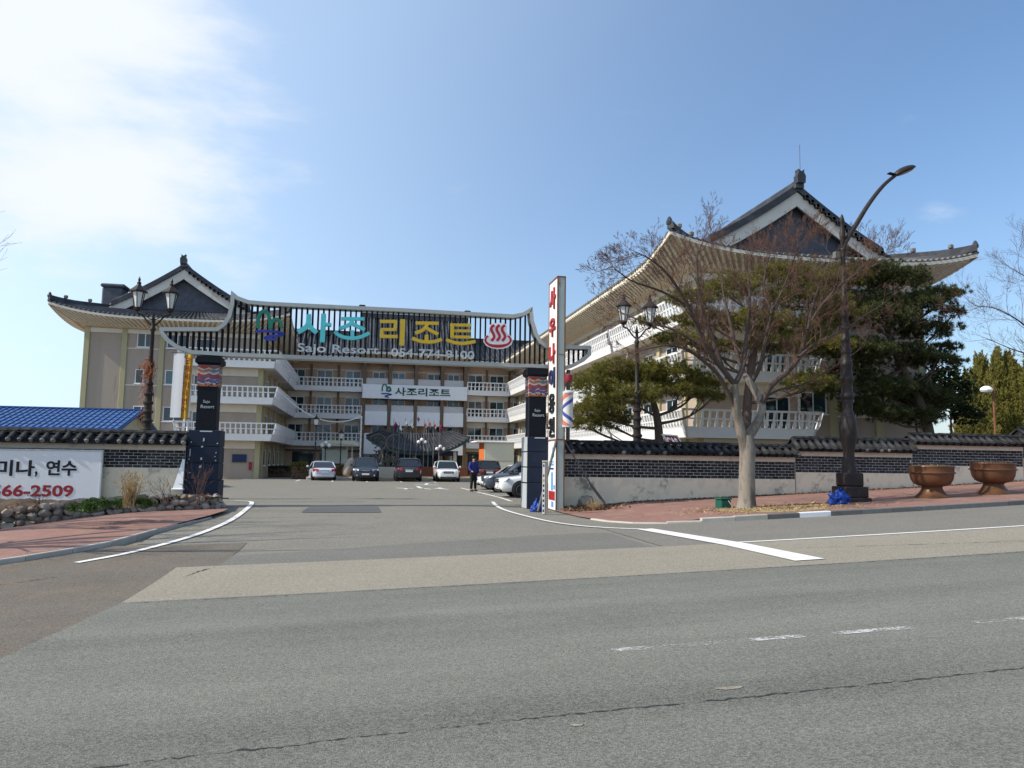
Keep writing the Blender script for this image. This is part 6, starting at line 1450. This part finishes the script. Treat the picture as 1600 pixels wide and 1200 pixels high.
def plastic_bag(label, x, y, z, sx_, sy_, sz_, seed):
    rg = random.Random(seed); bm = bmesh.new(); bmesh.ops.create_icosphere(bm, subdivisions=4, radius=1)
    ax = [rv(rg) for _ in range(26)]
    for v in bm.verts:
        d = v.co.normalized(); f = 1.0
        for k, a in enumerate(ax): f += .055*math.sin(d.dot(a)*(6+k%5*3)+k)*(1 if k % 2 else -1)
        f += .08*abs(math.sin(math.atan2(d.y, d.x)*5+d.z*3))
        zz = d.z; top = max(0, zz-.35); v.co = Vector((d.x*f*sx_*(1-top*.75), d.y*f*sy_*(1-top*.75), (max(-.55, zz*f)+top*.55)*sz_))
    t = thing('plastic_bag', label, 'plastic bag', (x, y, z), world=False); MB().bm(bm).build('bag', MT['bag'], t, 'full')
    b = MB(); tb = []
    for k in range(5): a = k*1.26; b.add([(0, 0, sz_*1.05), (.1*math.cos(a), .1*math.sin(a), sz_*1.5+.02*k), (.1*math.cos(a+.7), .1*math.sin(a+.7), sz_*1.4)], [(0, 1, 2), (2, 1, 0)])
    b.build('knot', MT['bag'], t, fix=False)
q = at(1311, 793, 22.6); plastic_bag('crumpled blue plastic bag leaning on the foot of the tall street light', q.x, 22.55, G(q.x, 22.6)+.25, .31, .26, .23, 3)
q = at(837, 795, 26.6); plastic_bag('blue plastic bag behind the marker post at the foot of the right gate pillar', q.x+.02, 26.5, G(q.x, 26.5)+.10, .2, .2, .2, 8)
q = at(1130, 798, 23.3); t = thing('crate', 'dark green plastic box left of the leafless street tree foot', 'box', (q.x, 23.3, G(q.x, 23.3)+.05), rotz=.2, world=False)
b = MB(); b.bbox(-.2, .2, -.17, .17, 0, .34, .03); b.build('box_body', MT['greenb'], t); b = MB(); b.bbox(-.225, .225, -.19, .19, .345, .40, .02); b.build('lid', MT['greenb'], t); MB().tube(smooth([(.05, -.2, .32), (.12, -.24, .2), (.2, -.22, .1)], 4), .012, 5).build('strap', MT['silver'], t)
# red tilted sign behind the wall
vq = 30.5; sg = thing('sign_board', 'tilted red board with white letters behind the long brick wall beside the pine trunk', 'sign', (13.2, vq, 0), group=None)
P = [at(*p, vq) for p in ((1035, 679), (1057, 679.5), (1072, 699), (1050, 712), (1028, 706))]; P = [at(*p, vq) for p in ((1034, 678), (1058, 680), (1076, 706), (1052, 704))]
b = MB(); b.prism([(p.x, p.z) for p in P], vq, vq+.08); b.build('board', MT['red'], sg)
b = MB(); frame_loop(b, [(p.x, p.z) for p in P][::-1] if False else [(p.x, p.z) for p in P], .05, vq-.02, vq+.1); b.build('board_frame', MT['silver'], sg)
u = (P[1]-P[0]); u.normalize(); w = (P[3]-P[0]).normalized()*-1
q = P[0]+(P[3]-P[0])*.78+(P[1]-P[0])*.06; text('lettering', 'CAS', MT['whitep'], sg, (q.x, vq-.012, q.z), u, w, w=(P[1]-P[0]).length*.72, h=(P[3]-P[0]).length*.6, bold=.03, depth=.01)
b = MB(); 
for p in (P[2]+(P[3]-P[2])*.15, P[3]): b.tube([(p.x, vq+.12, -.1), (p.x, vq+.12, p.z)], .03, 6)
b.build('support_leg', MT['pipe'], sg)

# ------------------------------------------------------------------ forecourt furniture
nb = thing('notice_board', 'pale panelled notice board with a flat canopy behind the silver sedan', 'notice board', (-3.5, 72, ZG))
a, c = at(504, 724, 72), at(542, 703, 72); MB().bbox(a.x, c.x, 71.9, 72.05, a.z, c.z, .02).build('panel', M('pale_panel', (.56, .60, .52), .5, .03), nb)
b = MB()
for px in (503, 541, 549): p = at(px, 740, 72); b.box(p.x-.05, p.x+.05, 72.06, 72.16, ZG, at(px, 692, 72).z)
b.build('post', MT['white'], nb)
a, c = at(499, 691, 71), at(562, 694, 71); b = MB(); b.v = [(a.x, 70.6, a.z-.12), (c.x, 70.6, a.z-.3), (c.x-.5, 73.4, a.z+.12), (a.x+.8, 73.4, a.z+.16), (a.x, 70.6, a.z-.02), (c.x, 70.6, a.z-.2), (c.x-.5, 73.4, a.z+.22), (a.x+.8, 73.4, a.z+.26)]
b.f = [(0, 1, 2, 3), (7, 6, 5, 4), (0, 4, 5, 1), (1, 5, 6, 2), (2, 6, 7, 3), (3, 7, 4, 0)]; b.build('canopy_roof', M('yellowish_canopy', (.5, .47, .30), .6, .06), nb)
kk = thing('kiosk', 'small cream kiosk with an orange end wall behind the parked cars on the right', 'kiosk', (10.5, 69, ZG))
a, c = at(756, 740, 68), at(800, 692, 68); MB().bbox(a.x, c.x+.2, 68, 71, ZG-.1, c.z, .03).build('wall', M('cream_kiosk', (.56, .56, .45), .6, .04), kk)
d = at(746, 740, 70.6); b = MB(); b.box(a.x-.035, a.x-.002, 68.06, 70.9, ZG, c.z-.1); b.v = [(x-(y-68)*.0, y, z) for x, y, z in b.v]; b.build('end_wall', MT['orange'], kk)
MB().bbox(a.x-.75, c.x+.35, 67.8, 71.2, c.z, c.z+.14, .03).build('roof', MT['white'], kk)
b = MB(); b.box(a.x+.1, c.x+.1, 67.985, 67.998, (c.z+ZG)/2, (c.z+ZG)/2+.03); b.build('panel_joint', MT['pipe'], kk)
# low planted strip with brown edging behind the first row of cars
pb = thing('planting_strip', 'low red brown edged planting strip with pale dry lawn behind the row of parked cars', 'planter', (3, 66, ZG))
MB().bbox(-4.2, 9.5, 63.2, 63.5, ZG-.1, .10, .03).build('kerb', MT['kerbl'], pb)
MB().box(-4.1, 9.4, 63.51, 68.6, ZG, .12).build('dry_lawn', M('dry_lawn', (.46, .33, .16), .95, .3, 4, bump=.4, bscale=30), pb)
MB().bbox(-2.6, 9.4, 68.4, 68.7, ZG, .95, .02).build('low_wall', M('red_brown_wall', (.14, .055, .035), .85, .15, 5), pb)
# bronze emblem sculpture on a stone plinth
scp = thing('sculpture', 'dark bronze ring sculpture with climbing figures on a pale stone plinth between the parked SUVs', 'sculpture', (at(602, 745, 67).x, 67, ZG), world=False)
MB().bbox(-.95, .95, -.6, .6, -.1, 1.0, .04).build('plinth', M('plinth_stone', (.42, .40, .36), .85, .1, 3), scp)
br = M('bronze', (.10, .095, .08), .4, .3, 6, metal=.5)
b = MB()
for s_ in (-1, 1): b.tube([(s_*.72+.72*math.cos(a), 0, 3.05+.72*math.sin(a)) for a in lin(PI/2*(1-s_)+s_*.5, PI/2*(1-s_)+s_*5.2, 18)], [.05+.04*math.sin(i/18*PI) for i in range(19)], 7)
b.build('ring', br, scp, True)
rg = random.Random(6)
for k in range(9):
    x = -.9+1.8*k/8; zz = 1.0 if k % 2 else 1.35
    b = MB(); h = rg.uniform(.7, 1.1); b.tube(smooth([(x-.08, 0, zz), (x-.03, .03, zz+h*.35), (x+.02, 0, zz+h*.62), (x+rg.uniform(-.15, .15), 0, zz+h)], 3), [.06, .075, .085, .09, .10, .095, .09, .07, .05, .05][:10], 7)
    b.tube([(x, 0, zz+h*.7), (x+rg.choice((-.3, .3)), -.1, zz+h*1.1)], .035, 5); b.tube([(x, 0, zz+h*.4), (x+.15, -.05, zz)], .05, 5); b.build('figure', br, scp, True)
for k in range(6):
    b = MB(); a = k*PI/3; b.tube([(-.72+.5*math.cos(a), 0, 3.05+.5*math.sin(a)), (-.72+.25*math.cos(a+.6), .05, 3.05+.25*math.sin(a+.6))], [.09, .03], 6); b.build('leaf_ornament', br, scp, True)
# flagpoles
MT['pole'] = M('weathered_pole', (.22, .22, .22), .5, .1)
FL = [(613, 655, 'red and blue', (.35, .03, .06), (.03, .05, .2)), (622, 661, 'white', (.7, .7, .68), (.7, .7, .7)), (631, 655, 'pale', (.7, .68, .66), (.25, .25, .3)), (640, 657, 'white and yellow', (.7, .7, .7), (.7, .6, .4)), (649, 646, 'dark', (.25, .2, .3), (.3, .05, .05)), (661, 657, 'red striped', (.55, .08, .06), (.65, .6, .58)), (668, 655, 'pale red', (.55, .12, .1), (.6, .5, .48)), (676, 658, 'red and white', (.55, .06, .05), (.7, .68, .66)), (685, 658, 'large red and blue', (.45, .05, .05), (.03, .05, .2))]
for k, (px, py, nm, c1, c2) in enumerate(FL):
    y = 73; p0, p1 = at(px, 742, y), at(px+1.2, py, y); h = p1.z-ZG
    t = thing('flagpole', 'thin flagpole with a drooping %s flag before the entrance canopy' % nm, 'flagpole', (p0.x, y, ZG), world=False, group='flagpoles before the entrance canopy')
    b = MB(); b.lathe([(.045, 0), (.022, h), (.04, h+.03), (.02, h+.09)], 7); b.build('pole', MT['pole'], t, True)
    m1 = M('flag_cloth_a', c1, .8, .1); m2 = M('flag_cloth_b', c2, .8, .1); wv = .95 if k in (0, 8) else .6
    def FF(u, w, o=0): return (.05+.28*wv*(w+o)*.5+.06*math.sin(u*8), .07*math.sin((w+o)*9+u*3), h-.1-1.0*wv*u-.35*(w+o)*.5)
    b = MB(); b.grid(lambda u, w: FF(u, w), 8, 4); b.build('flag_cloth', m1, t, True, fix=False)
    b = MB(); b.grid(lambda u, w: FF(u, w, 1), 8, 4); b.build('flag_cloth', m2, t, True, fix=False)
# pole wrapped in white lights with a strand sagging to the left wing
y = 70; p0, p1 = at(562, 735, y), at(566, 650, y); q = at(436, 610, 64)
t = thing('light_pole', 'white wrapped pole holding a sagging strand of white lights left of the name panels', 'pole', (p0.x, y, ZG))
b = MB(); b.lathe([(.07, 0), (.055, p1.z-ZG)], 8, (p0.x, y, ZG)); b.build('pole', MT['white'], t, True)
b = MB()
for k in range(26):
    z = ZG+1.2+(p1.z-ZG-1.2)*k/26; b.lathe([(.05, 0), (.1, .04), (.05, .09)], 7, (p0.x+.03*math.sin(k*2.1), y, z))
stuff(b.build('wrapped_lights', MT['whitep'], t, True))
b = MB(); pts = [Vector(q)+(Vector((p0.x, y, p1.z))-Vector(q))*(i/30)+Vector((0, 0, -4*1.35*(i/30)*(1-i/30))) for i in range(31)]; b.tube(pts, .02, 5); 
for i in range(1, 30):
    for s_ in (0, .5):
        c = pts[i]+(pts[i+1]-pts[i])*s_; b.lathe([(.01, -.06), (.05, -.02), (.05, .03), (.01, .06)], 5, tuple(c))
stuff(b.build('light_strand', MT['whitep'], t))
# pale boulder, hedges
p = at(544, 741, 63); t = thing('boulder', 'pale beige pointed boulder beside the navy SUV', 'boulder', (p.x, 64.3, .1), world=False); o = link('stone', blob_mesh('stone', M('beige_rock', (.42, .34, .27), .9, .15, 4, bump=.4), 31, sub=2), t); o.scale = (.95, .8, 2.1); o.rotation_euler = (0, .25, .3); o.location = (0, 0, .55)
def hedge(label, x0, x1, y, h, seed, mat='shrub', d=.8):
    rs = np.random.RandomState(seed); t = thing('hedge', label, 'hedge', ((x0+x1)/2, y, ZG)); n = int((x1-x0)*260*h)+60
    c = np.stack([rs.uniform(x0, x1, n), y+rs.uniform(-d/2, d/2, n), ZG+h*rs.random(n)**.5], 1); quads_mesh('foliage', MT[mat], t, tufts(c, unit(rs.normal(0, 1, (n, 3))+np.array([0, -.3, .6])), 7, .13, .07, rs, .8))
    MB().bbox(x0+.1, x1-.1, y-d*.36, y+d*.36, ZG, ZG+h*.8, .05).build('stems', MT['twig'], t)
hedge('dark clipped hedge at the foot of the left wing', -8.2, -4.9, 70, .95, 1); hedge('yellowish clipped hedge left of the silver sedan', -5.6, -4.2, 65.5, 1.3, 2, 'pine'); hedge('yellowish clipped hedge right of the silver sedan', -2.0, -.9, 66, 1.1, 3, 'pine')

# ------------------------------------------------------------------ vehicles
TYRE = M('tyre_rubber', (.015, .015, .016), .85, .15, 10); RIM = M('alloy_rim', (.45, .46, .47), .3, .05, metal=.8); CGL = M('car_glass', (.008, .012, .018), .03, .0, spec=.8); BLK = M('black_trim', (.018, .018, .02), .55, .05); HLT = M('headlight_glass', (.55, .57, .58), .08, .05); TLT = M('tail_light', (.40, .012, .015), .15, .05); CHR = M('chrome', (.6, .6, .6), .12, .02, metal=1); PLT = M('number_plate', (.72, .73, .72), .4, .02)
def paintmat(name, col): return M(name, col, .32, .02, 1, coat=.8, dirt=((.25, .22, .19), 1.2, .6, .95, .12))
def wheel(t, x, y, r):
    s = 1 if y > 0 else -1
    b = MB(); b.lathe([(r*.62, -.11), (r*.92, -.115), (r, -.07), (r, .07), (r*.92, .115), (r*.62, .11)], 22); b.v = [(x+a, y+c*1.0, r+bb) for a, bb, c in b.v]; w = b.build('wheel', TYRE, t, True)
    b = MB(); yo = y+s*.085
    for k in range(5):
        a = 2*PI*k/5+.3; b.beam((x, yo, r), (x+math.cos(a)*r*.62, yo, r+math.sin(a)*r*.62), .075, .03, (0, 1, 0))
    b.tube([(x+math.cos(a)*r*.63, yo-s*.0, r+math.sin(a)*r*.63) for a in lin(0, 2*PI, 22)], .028, 5); b.tube([(x, yo-.02, r), (x, yo+.02, r)], .06, 8); b.build('rim', RIM, w, True)
    b = MB(); b.tube([(x, yo-s*.06, r), (x, yo-s*.05, r)], r*.62, 18); b.build('brake_disc', BLK, w)
def car(label, cat, loc, rotz, paint, kind='suv', front_detail=True, group='cars parked on the forecourt'):
    """x = forward. Lofted body below, glasshouse above, parts added on both ends"""
    t = thing('parked_car', label, cat, loc, rotz, group, world=False)
    if kind == 'sedan': L, Wd, Hh, belt, hood, gr = 4.6, 1.8, 1.46, .93, .86, .16; ws, rf, rr, rb, wb_, r = .95, .25, -1.0, -1.75, 1.38, .315
    elif kind == 'box': L, Wd, Hh, belt, hood, gr = 4.15, 1.8, 1.62, 1.02, .98, .18; ws, rf, rr, rb, wb_, r = 1.05, .55, -1.75, -2.0, 1.28, .33
    else: L, Wd, Hh, belt, hood, gr = 4.65, 1.87, 1.70, 1.05, 1.0, .22; ws, rf, rr, rb, wb_, r = 1.02, .25, -1.8, -2.15, 1.36, .36
    h = L/2; w = Wd/2
    if kind == 'sedan': st = [(h, .62, .3, .55), (h-.08, .78, .24, .66), (h-.35, .9, gr, .76), (ws+.1, .97, gr, hood), (ws-.1, 1, gr, belt-.02), (.0, 1, gr, belt), (rb+.1, 1, gr, belt+.02), (-h+.45, .96, gr, belt+.02), (-h+.1, .86, .24, belt-.05), (-h, .74, .34, .75)]
    else: st = [(h, .7, .34, .66), (h-.07, .84, .27, .82), (h-.28, .93, gr, hood-.08), (ws+.1, .985, gr, hood), (ws-.12, 1, gr, belt), (.0, 1, gr, belt+.01), (-1.2, 1, gr, belt+.03), (-h+.35, .98, gr, belt+.03), (-h+.08, .9, .28, belt-.0), (-h, .8, .38, belt-.12)]
    n = 15; b = MB()
    for (x, f, zb, zt) in st:
        ww = w*f; zm = zb+(zt-zb)*.45
        half = [(0, zb), (ww*.82, zb), (ww*.97, zb+.10), (ww, zm), (ww*.985, zt-.13), (ww*.93, zt-.035), (ww*.80, zt), (0, zt+.015)]
        ring = half+[(-y, z) for y, z in half[-2:0:-1]]; n = len(ring); b.v += [(x, y, z) for y, z in ring]
    b.f = [(i*n+k, i*n+(k+1)%n, (i+1)*n+(k+1)%n, (i+1)*n+k) for i in range(len(st)-1) for k in range(n)]+[tuple(range(n)), tuple(range((len(st)-1)*n, len(st)*n))]
    body = b.build('body', paint, t, True); sb = body.modifiers.new('round', 'SUBSURF'); sb.levels = 1; sb.render_levels = 2
    # glasshouse
    zr_ = Hh; gs = [(ws, .80, belt-.04, belt-.02), (rf, .80, belt-.04, zr_-.05), ((rf+rr)/2, .80, belt-.04, zr_-.03), (rr, .80, belt-.04, zr_-.07), (rb, .78, belt-.04, belt+.03)]
    def ring(x, zt, f=1.0, dz=0):
        k = max(0, (zt-belt)/(zr_-belt)); wl, wt = w*.93*f, w*(.93-.17*k)*f
        return [(x, -wl, belt-.05), (x, -wt, zt-.06*k+dz), (x, -wt*.8, zt+dz), (x, wt*.8, zt+dz), (x, wt, zt-.06*k+dz), (x, wl, belt-.05)]
    b = MB()
    for x, _, _, zt in gs: b.v += ring(x, zt)
    b.f = [(i*6+k, i*6+k+1, i*6+7+k, i*6+6+k) for i in range(4) for k in range(5)]; b.build('windows', CGL, t)
    # roof skin and pillars proud of the glass
    b = MB(); rs_ = [(rf+.04, zr_-.055), (rf-.25, zr_-.012), ((rf+rr)/2, zr_-.0), (rr+.2, zr_-.03), (rr-.04, zr_-.075)]
    for x, zt in rs_: b.v += [(x, y, z+.022) for (_, y, z) in ring(x, zt)[1:5]]
    o = len(b.v)
    for x, zt in rs_: b.v += [(x, y, z-.035) for (_, y, z) in ring(x, zt)[1:5]]
    b.f = [(i*4+k, i*4+k+1, i*4+5+k, i*4+4+k) for i in range(4) for k in range(3)]+[(o+i*4+k, o+i*4+4+k, o+i*4+5+k, o+i*4+k+1) for i in range(4) for k in range(3)]
    for i in range(4):
        for k in (0, 3): b.f.append((i*4+k, i*4+4+k, o+i*4+4+k, o+i*4+k))
    for i in (0, 4):
        for k in range(3): b.f.append((i*4+k, i*4+k+1, o+i*4+k+1, o+i*4+k))
    b.build('roof', paint, t, True)
    for s in (-1, 1):
        def gp_(x, zt, idx): q = ring(x, zt)[idx if s < 0 else 5-idx]; return Vector((q[0], q[1]*1.012, q[2]))
        b = MB(); b.beam(gp_(ws+.03, belt-.02, 1), gp_(rf, zr_-.05, 1), .085, .05, (0, 1, 0)); b.build('front_pillar', paint, t)
        b = MB(); xm = (rf+rr)/2+.12; b.beam(gp_(xm+.02, zr_-.03, 0), gp_(xm-.05, zr_-.03, 1), .09, .03, (0, 1, 0)); b.build('middle_pillar', BLK, t)
        b = MB(); b.beam(gp_(rb+.05, belt, 0)+Vector((0, 0, .03)), gp_(rr, zr_-.07, 1), .26 if kind != 'sedan' else .2, .05, (0, 1, 0)); b.build('rear_pillar', paint, t)
        b = MB(); b.beam(gp_(ws-.05, zr_, 0)+Vector((0, 0, .05)), gp_(rb+.05, zr_, 0)+Vector((0, 0, .06)), .03, .03, (0, 1, 0)); b.build('window_trim', CHR if kind != 'box' else BLK, t)
        b = MB(); b.bbox(ws-.42, ws-.2, s*(w+.02)-.0 if s > 0 else s*(w+.02)-.2, s*(w+.02)+.2 if s > 0 else s*(w+.02), belt+.02, belt+.19, .05); b.build('mirror', paint, t)
        # wheel arches with dark trim
        for x in (wb_, -wb_):
            b = MB(); b.tube([(x, s*(w-.14), r+.01), (x, s*(w*.985), r+.01)], r+.06, 20); b.build('wheel_arch', BLK, t, True)
            wheel(t, x, s*(w-.085), r)
        b = MB(); b.bbox(-wb_+r+.1, wb_-r-.1, s*w-.03*(1+s)*.5-.0 if False else min(s*(w-.03), s*(w+.012)), max(s*(w-.03), s*(w+.012)), gr-.02, gr+.14, .01); b.build('sill', BLK if kind != 'sedan' else paint, t)
        # lamps
        zf = hood-.20; b = MB(); b.v = [(h-.02, s*.5, zf-.06), (h-.30, s*w*.965, zf-.03), (h-.42, s*w*.97, zf+.09), (h-.06, s*.48, zf+.05)]; b.v += [(x-.1, y*.97, z) for x, y, z in b.v]; b.f = [(0, 1, 2, 3), (7, 6, 5, 4), (0, 4, 5, 1), (1, 5, 6, 2), (2, 6, 7, 3), (3, 7, 4, 0)]; b.v = [(x+.045, y*1.005, z) for x, y, z in b.v]; b.build('headlight', HLT, t)
        zt = belt-.14; b = MB(); b.v = [(-h-.0, s*w*.55, zt-.12), (-h+.28, s*w*.985, zt-.1), (-h+.24, s*w*.985, zt+.09), (-h+.03, s*w*.55, zt+.07)]; b.v += [(x+.1, y*.95, z) for x, y, z in b.v]; b.f = [(0, 1, 2, 3), (7, 6, 5, 4), (0, 4, 5, 1), (1, 5, 6, 2), (2, 6, 7, 3), (3, 7, 4, 0)]; b.v = [(x-.05, y*1.01, z) for x, y, z in b.v]; b.build('tail_light', TLT, t)
        b = MB(); b.tube([(h-.06, s*w*.66, .42), (h+.0, s*w*.66, .42)], .055, 10); b.build('fog_lamp', HLT, t)
    b = MB(); b.bbox(h-.10, h+.025, -.40, .40, hood-.34, hood-.17, .03); b.build('grille', BLK, t); MB().bbox(h-.02, h+.035, -.36, .36, hood-.265, hood-.235, .01).build('grille_bar', CHR, t)
    MB().bbox(h-.16, h+.015, -w*.74, w*.74, .24, .38, .04).build('front_bumper_intake', BLK, t)
    MB().bbox(h-.0, h+.035, -.26, .26, .44, .56, .008).build('number_plate', PLT, t)
    MB().bbox(-h-.02, -h+.16, -w*.76, w*.76, .26, .42, .04).build('rear_bumper_trim', BLK if kind != 'sedan' else paint, t)
    MB().bbox(-h-.03, -h+.03, -.26, .26, belt-.36, belt-.24, .008).build('number_plate', PLT, t)
    b = MB(); b.bbox(-h-.02, -h+.05, -.34, .34, belt-.19, belt-.15, .01); b.build('boot_trim', CHR, t)
    return t
PW = paintmat('white_car_paint', (.74, .75, .75)); PS = paintmat('silver_car_paint', (.50, .54, .62)); PN = paintmat('navy_car_paint', (.022, .032, .055)); PB = paintmat('dark_navy_car_paint', (.018, .02, .032)); PG = paintmat('slate_car_paint', (.055, .07, .10)); PM = paintmat('maroon_car_paint', (.05, .022, .024)); PT = paintmat('mint_roof_paint', (.42, .56, .52))
def cpos(px, y): return (at(px, 745, y).x, y)
up_, dn_ = -PI/2, PI/2
x, y = cpos(501, 62); car('silver sedan seen from behind, leftmost of the row in front of the central block', 'car', (x, y+1.0, ZG), dn_+.16, PS, 'sedan')
x, y = cpos(571, 61); c_ = car('navy SUV facing the road beside the pale boulder', 'car', (x, y+1, ZG), up_, PN); c_.scale = (1.05,)*3
x, y = cpos(637.5, 61); c_ = car('dark navy SUV seen from behind in front of the flagpoles', 'car', (x, y+1, ZG), dn_, PB); c_.scale = (1.05,)*3
x, y = cpos(699, 61); wc = car('white compact car with mint green roof facing the road', 'car', (x, y+1, ZG), up_, PW, 'box')
for c in wc.children:
    if c.name.startswith('roof'): c.data.materials[0] = PT
x, y = cpos(761, 61); car('dark maroon SUV seen from behind next to the person in blue', 'car', (x, y+1, ZG), dn_, PM)
def side(label, nose_px, y, paint, kind='suv', zoff=0):
    p = at(nose_px, 760, y); L = {'suv': 4.65, 'sedan': 4.6, 'box': 4.15}[kind]; return car(label, 'car', (p.x+L/2, y, ZG), PI, paint, kind)
side('white SUV with its nose towards the drive, nearest to the right gate pillar', 776.5, 36.2, PW); side('slate blue SUV parked between two white cars on the right of the drive', 754, 41.5, PG); side('white car mostly hidden behind the slate blue SUV', 744, 45.5, PW, 'sedan')

# ------------------------------------------------------------------ person
p = at(741, 766.5, 41.6); per = thing('person', 'person in a blue jacket and black trousers standing by the parked cars', 'person', (p.x, 42, ZG), rotz=R_(205), world=False)
def skin(name, pts, edges, rad, mat, parent, root=0, sub=2):
    me = bpy.data.meshes.new(name); me.from_pydata(pts, edges, []); o = bpy.data.objects.new(name, me); COL.objects.link(o)
    sk = o.modifiers.new('skin', 'SKIN'); sk.use_smooth_shade = True
    for i, v in enumerate(me.skin_vertices[0].data): v.radius = (rad[i] if hasattr(rad[i], '__len__') else (rad[i], rad[i])); v.use_root = (i == root)
    ss_ = o.modifiers.new('sub', 'SUBSURF'); ss_.levels = ss_.render_levels = sub; bpy.context.view_layer.update()
    dg = bpy.context.evaluated_depsgraph_get(); m2 = bpy.data.meshes.new_from_object(o.evaluated_get(dg), depsgraph=dg); m2.name = name; bpy.data.objects.remove(o); m2.materials.clear(); m2.materials.append(mat)
    m2.polygons.foreach_set('use_smooth', [True]*len(m2.polygons)); return link(name, m2, parent)
SK = M('skin', (.45, .27, .19), .6, .05); JK = M('blue_jacket', (.025, .035, .19), .75, .1, 8); TR = M('black_trousers', (.014, .014, .016), .8, .1, 8); HR = M('black_hair', (.01, .009, .009), .6, .2, 20)
bodyp = [(0, 0, .95), (0, 0, 1.15), (0, 0, 1.36), (0, .01, 1.46), (0, .015, 1.54), (0, .02, 1.63), (.1, 0, .9), (.11, .02, .5), (.12, -.01, .09), (.125, .12, .03), (-.1, 0, .9), (-.11, 0, .5), (-.13, -.02, .09), (-.135, .11, .03), (.2, 0, 1.38), (.26, .02, 1.12), (.22, .2, .98), (.19, .28, .97), (-.2, 0, 1.38), (-.25, -.02, 1.12), (-.27, .06, .86), (-.27, .09, .78)]
bodye = [(0, 1), (1, 2), (2, 3), (3, 4), (4, 5), (0, 6), (6, 7), (7, 8), (8, 9), (0, 10), (10, 11), (11, 12), (12, 13), (2, 14), (14, 15), (15, 16), (16, 17), (2, 18), (18, 19), (19, 20), (20, 21)]
bodyr = [(.13, .1), (.13, .095), (.15, .1), .055, .06, (.075, .09), .08, .055, .04, .035, .08, .055, .04, .035, .055, .042, .032, .035, .055, .042, .032, .035]
skin('body', bodyp, bodye, bodyr, SK, per)
skin('jacket', [(0, 0, .86), (0, 0, 1.0), (0, 0, 1.2), (0, 0, 1.38), (0, .01, 1.46), (.2, 0, 1.39), (.262, .02, 1.12), (.225, .18, .99), (-.2, 0, 1.39), (-.255, -.02, 1.12), (-.272, .05, .88)], [(0, 1), (1, 2), (2, 3), (3, 4), (3, 5), (5, 6), (6, 7), (3, 8), (8, 9), (9, 10)], [(.19, .14), (.18, .135), (.175, .13), (.175, .125), (.075, .075), .085, .07, .055, .085, .07, .055], JK, per, 2)
skin('trousers', [(0, 0, .93), (.1, 0, .86), (.112, .02, .5), (.122, -.01, .1), (-.1, 0, .86), (-.112, 0, .5), (-.132, -.02, .1)], [(0, 1), (1, 2), (2, 3), (0, 4), (4, 5), (5, 6)], [(.15, .12), .1, .08, .07, .1, .08, .07], TR, per)
for s_, yy in ((1, 0), (-1, -.01)): MB().bbox(s_*.125-.05, s_*.125+.05, yy-.08, yy+.19, 0, .09, .03).build('shoe', BLK, per)
bm = bmesh.new(); bmesh.ops.create_uvsphere(bm, u_segments=14, v_segments=10, radius=.105)
for v in bm.verts: v.co = Vector((v.co.x*.86, v.co.y*1.02-.02, v.co.z*1.08 if v.co.z > -.02 else v.co.z*.7))
bmesh.ops.translate(bm, verts=bm.verts, vec=(0, .005, 1.665)); 
for v in bm.verts:
    if v.co.y > .05 and v.co.z < 1.69: v.co.y = .05
MB().bm(bm).build('hair', HR, per, True)
for s_ in (-1, 1):
    bm = bmesh.new(); bmesh.ops.create_uvsphere(bm, u_segments=6, v_segments=5, radius=.012); bmesh.ops.translate(bm, verts=bm.verts, vec=(s_*.032, .103, 1.645)); MB().bm(bm).build('eye', BLK, per)
b = MB(); b.v = [(0, .105, 1.64), (-.014, .1, 1.60), (.014, .1, 1.60), (0, .13, 1.603)]; b.f = [(0, 1, 3), (0, 3, 2), (1, 2, 3)]; b.build('nose', SK, per)
per.scale = (1.1, 1.1, 1.1)

# folded white plastic stand leaning on the left wall by the pillar
q = at(279, 763, 27.75); t = thing('folded_stand', 'white tapering plastic stand leaning on the left wall beside the gate pillar', 'stand', (q.x, 27.75, q.z), world=False)
b = MB(); b.v = [(-.16, -.12, 0), (.14, -.12, 0), (.14, .04, 0), (-.16, .04, 0), (.05, .12, .98), (.12, .12, .98), (.12, .17, .98), (.05, .17, .98)]; b.f = [(0, 3, 2, 1), (4, 5, 6, 7), (0, 1, 5, 4), (1, 2, 6, 5), (2, 3, 7, 6), (3, 0, 4, 7)]; b.build('body', MT['white'], t)
MB().bbox(-.2, .18, -.16, .08, -.06, 0, .015).build('foot', MT['white'], t)
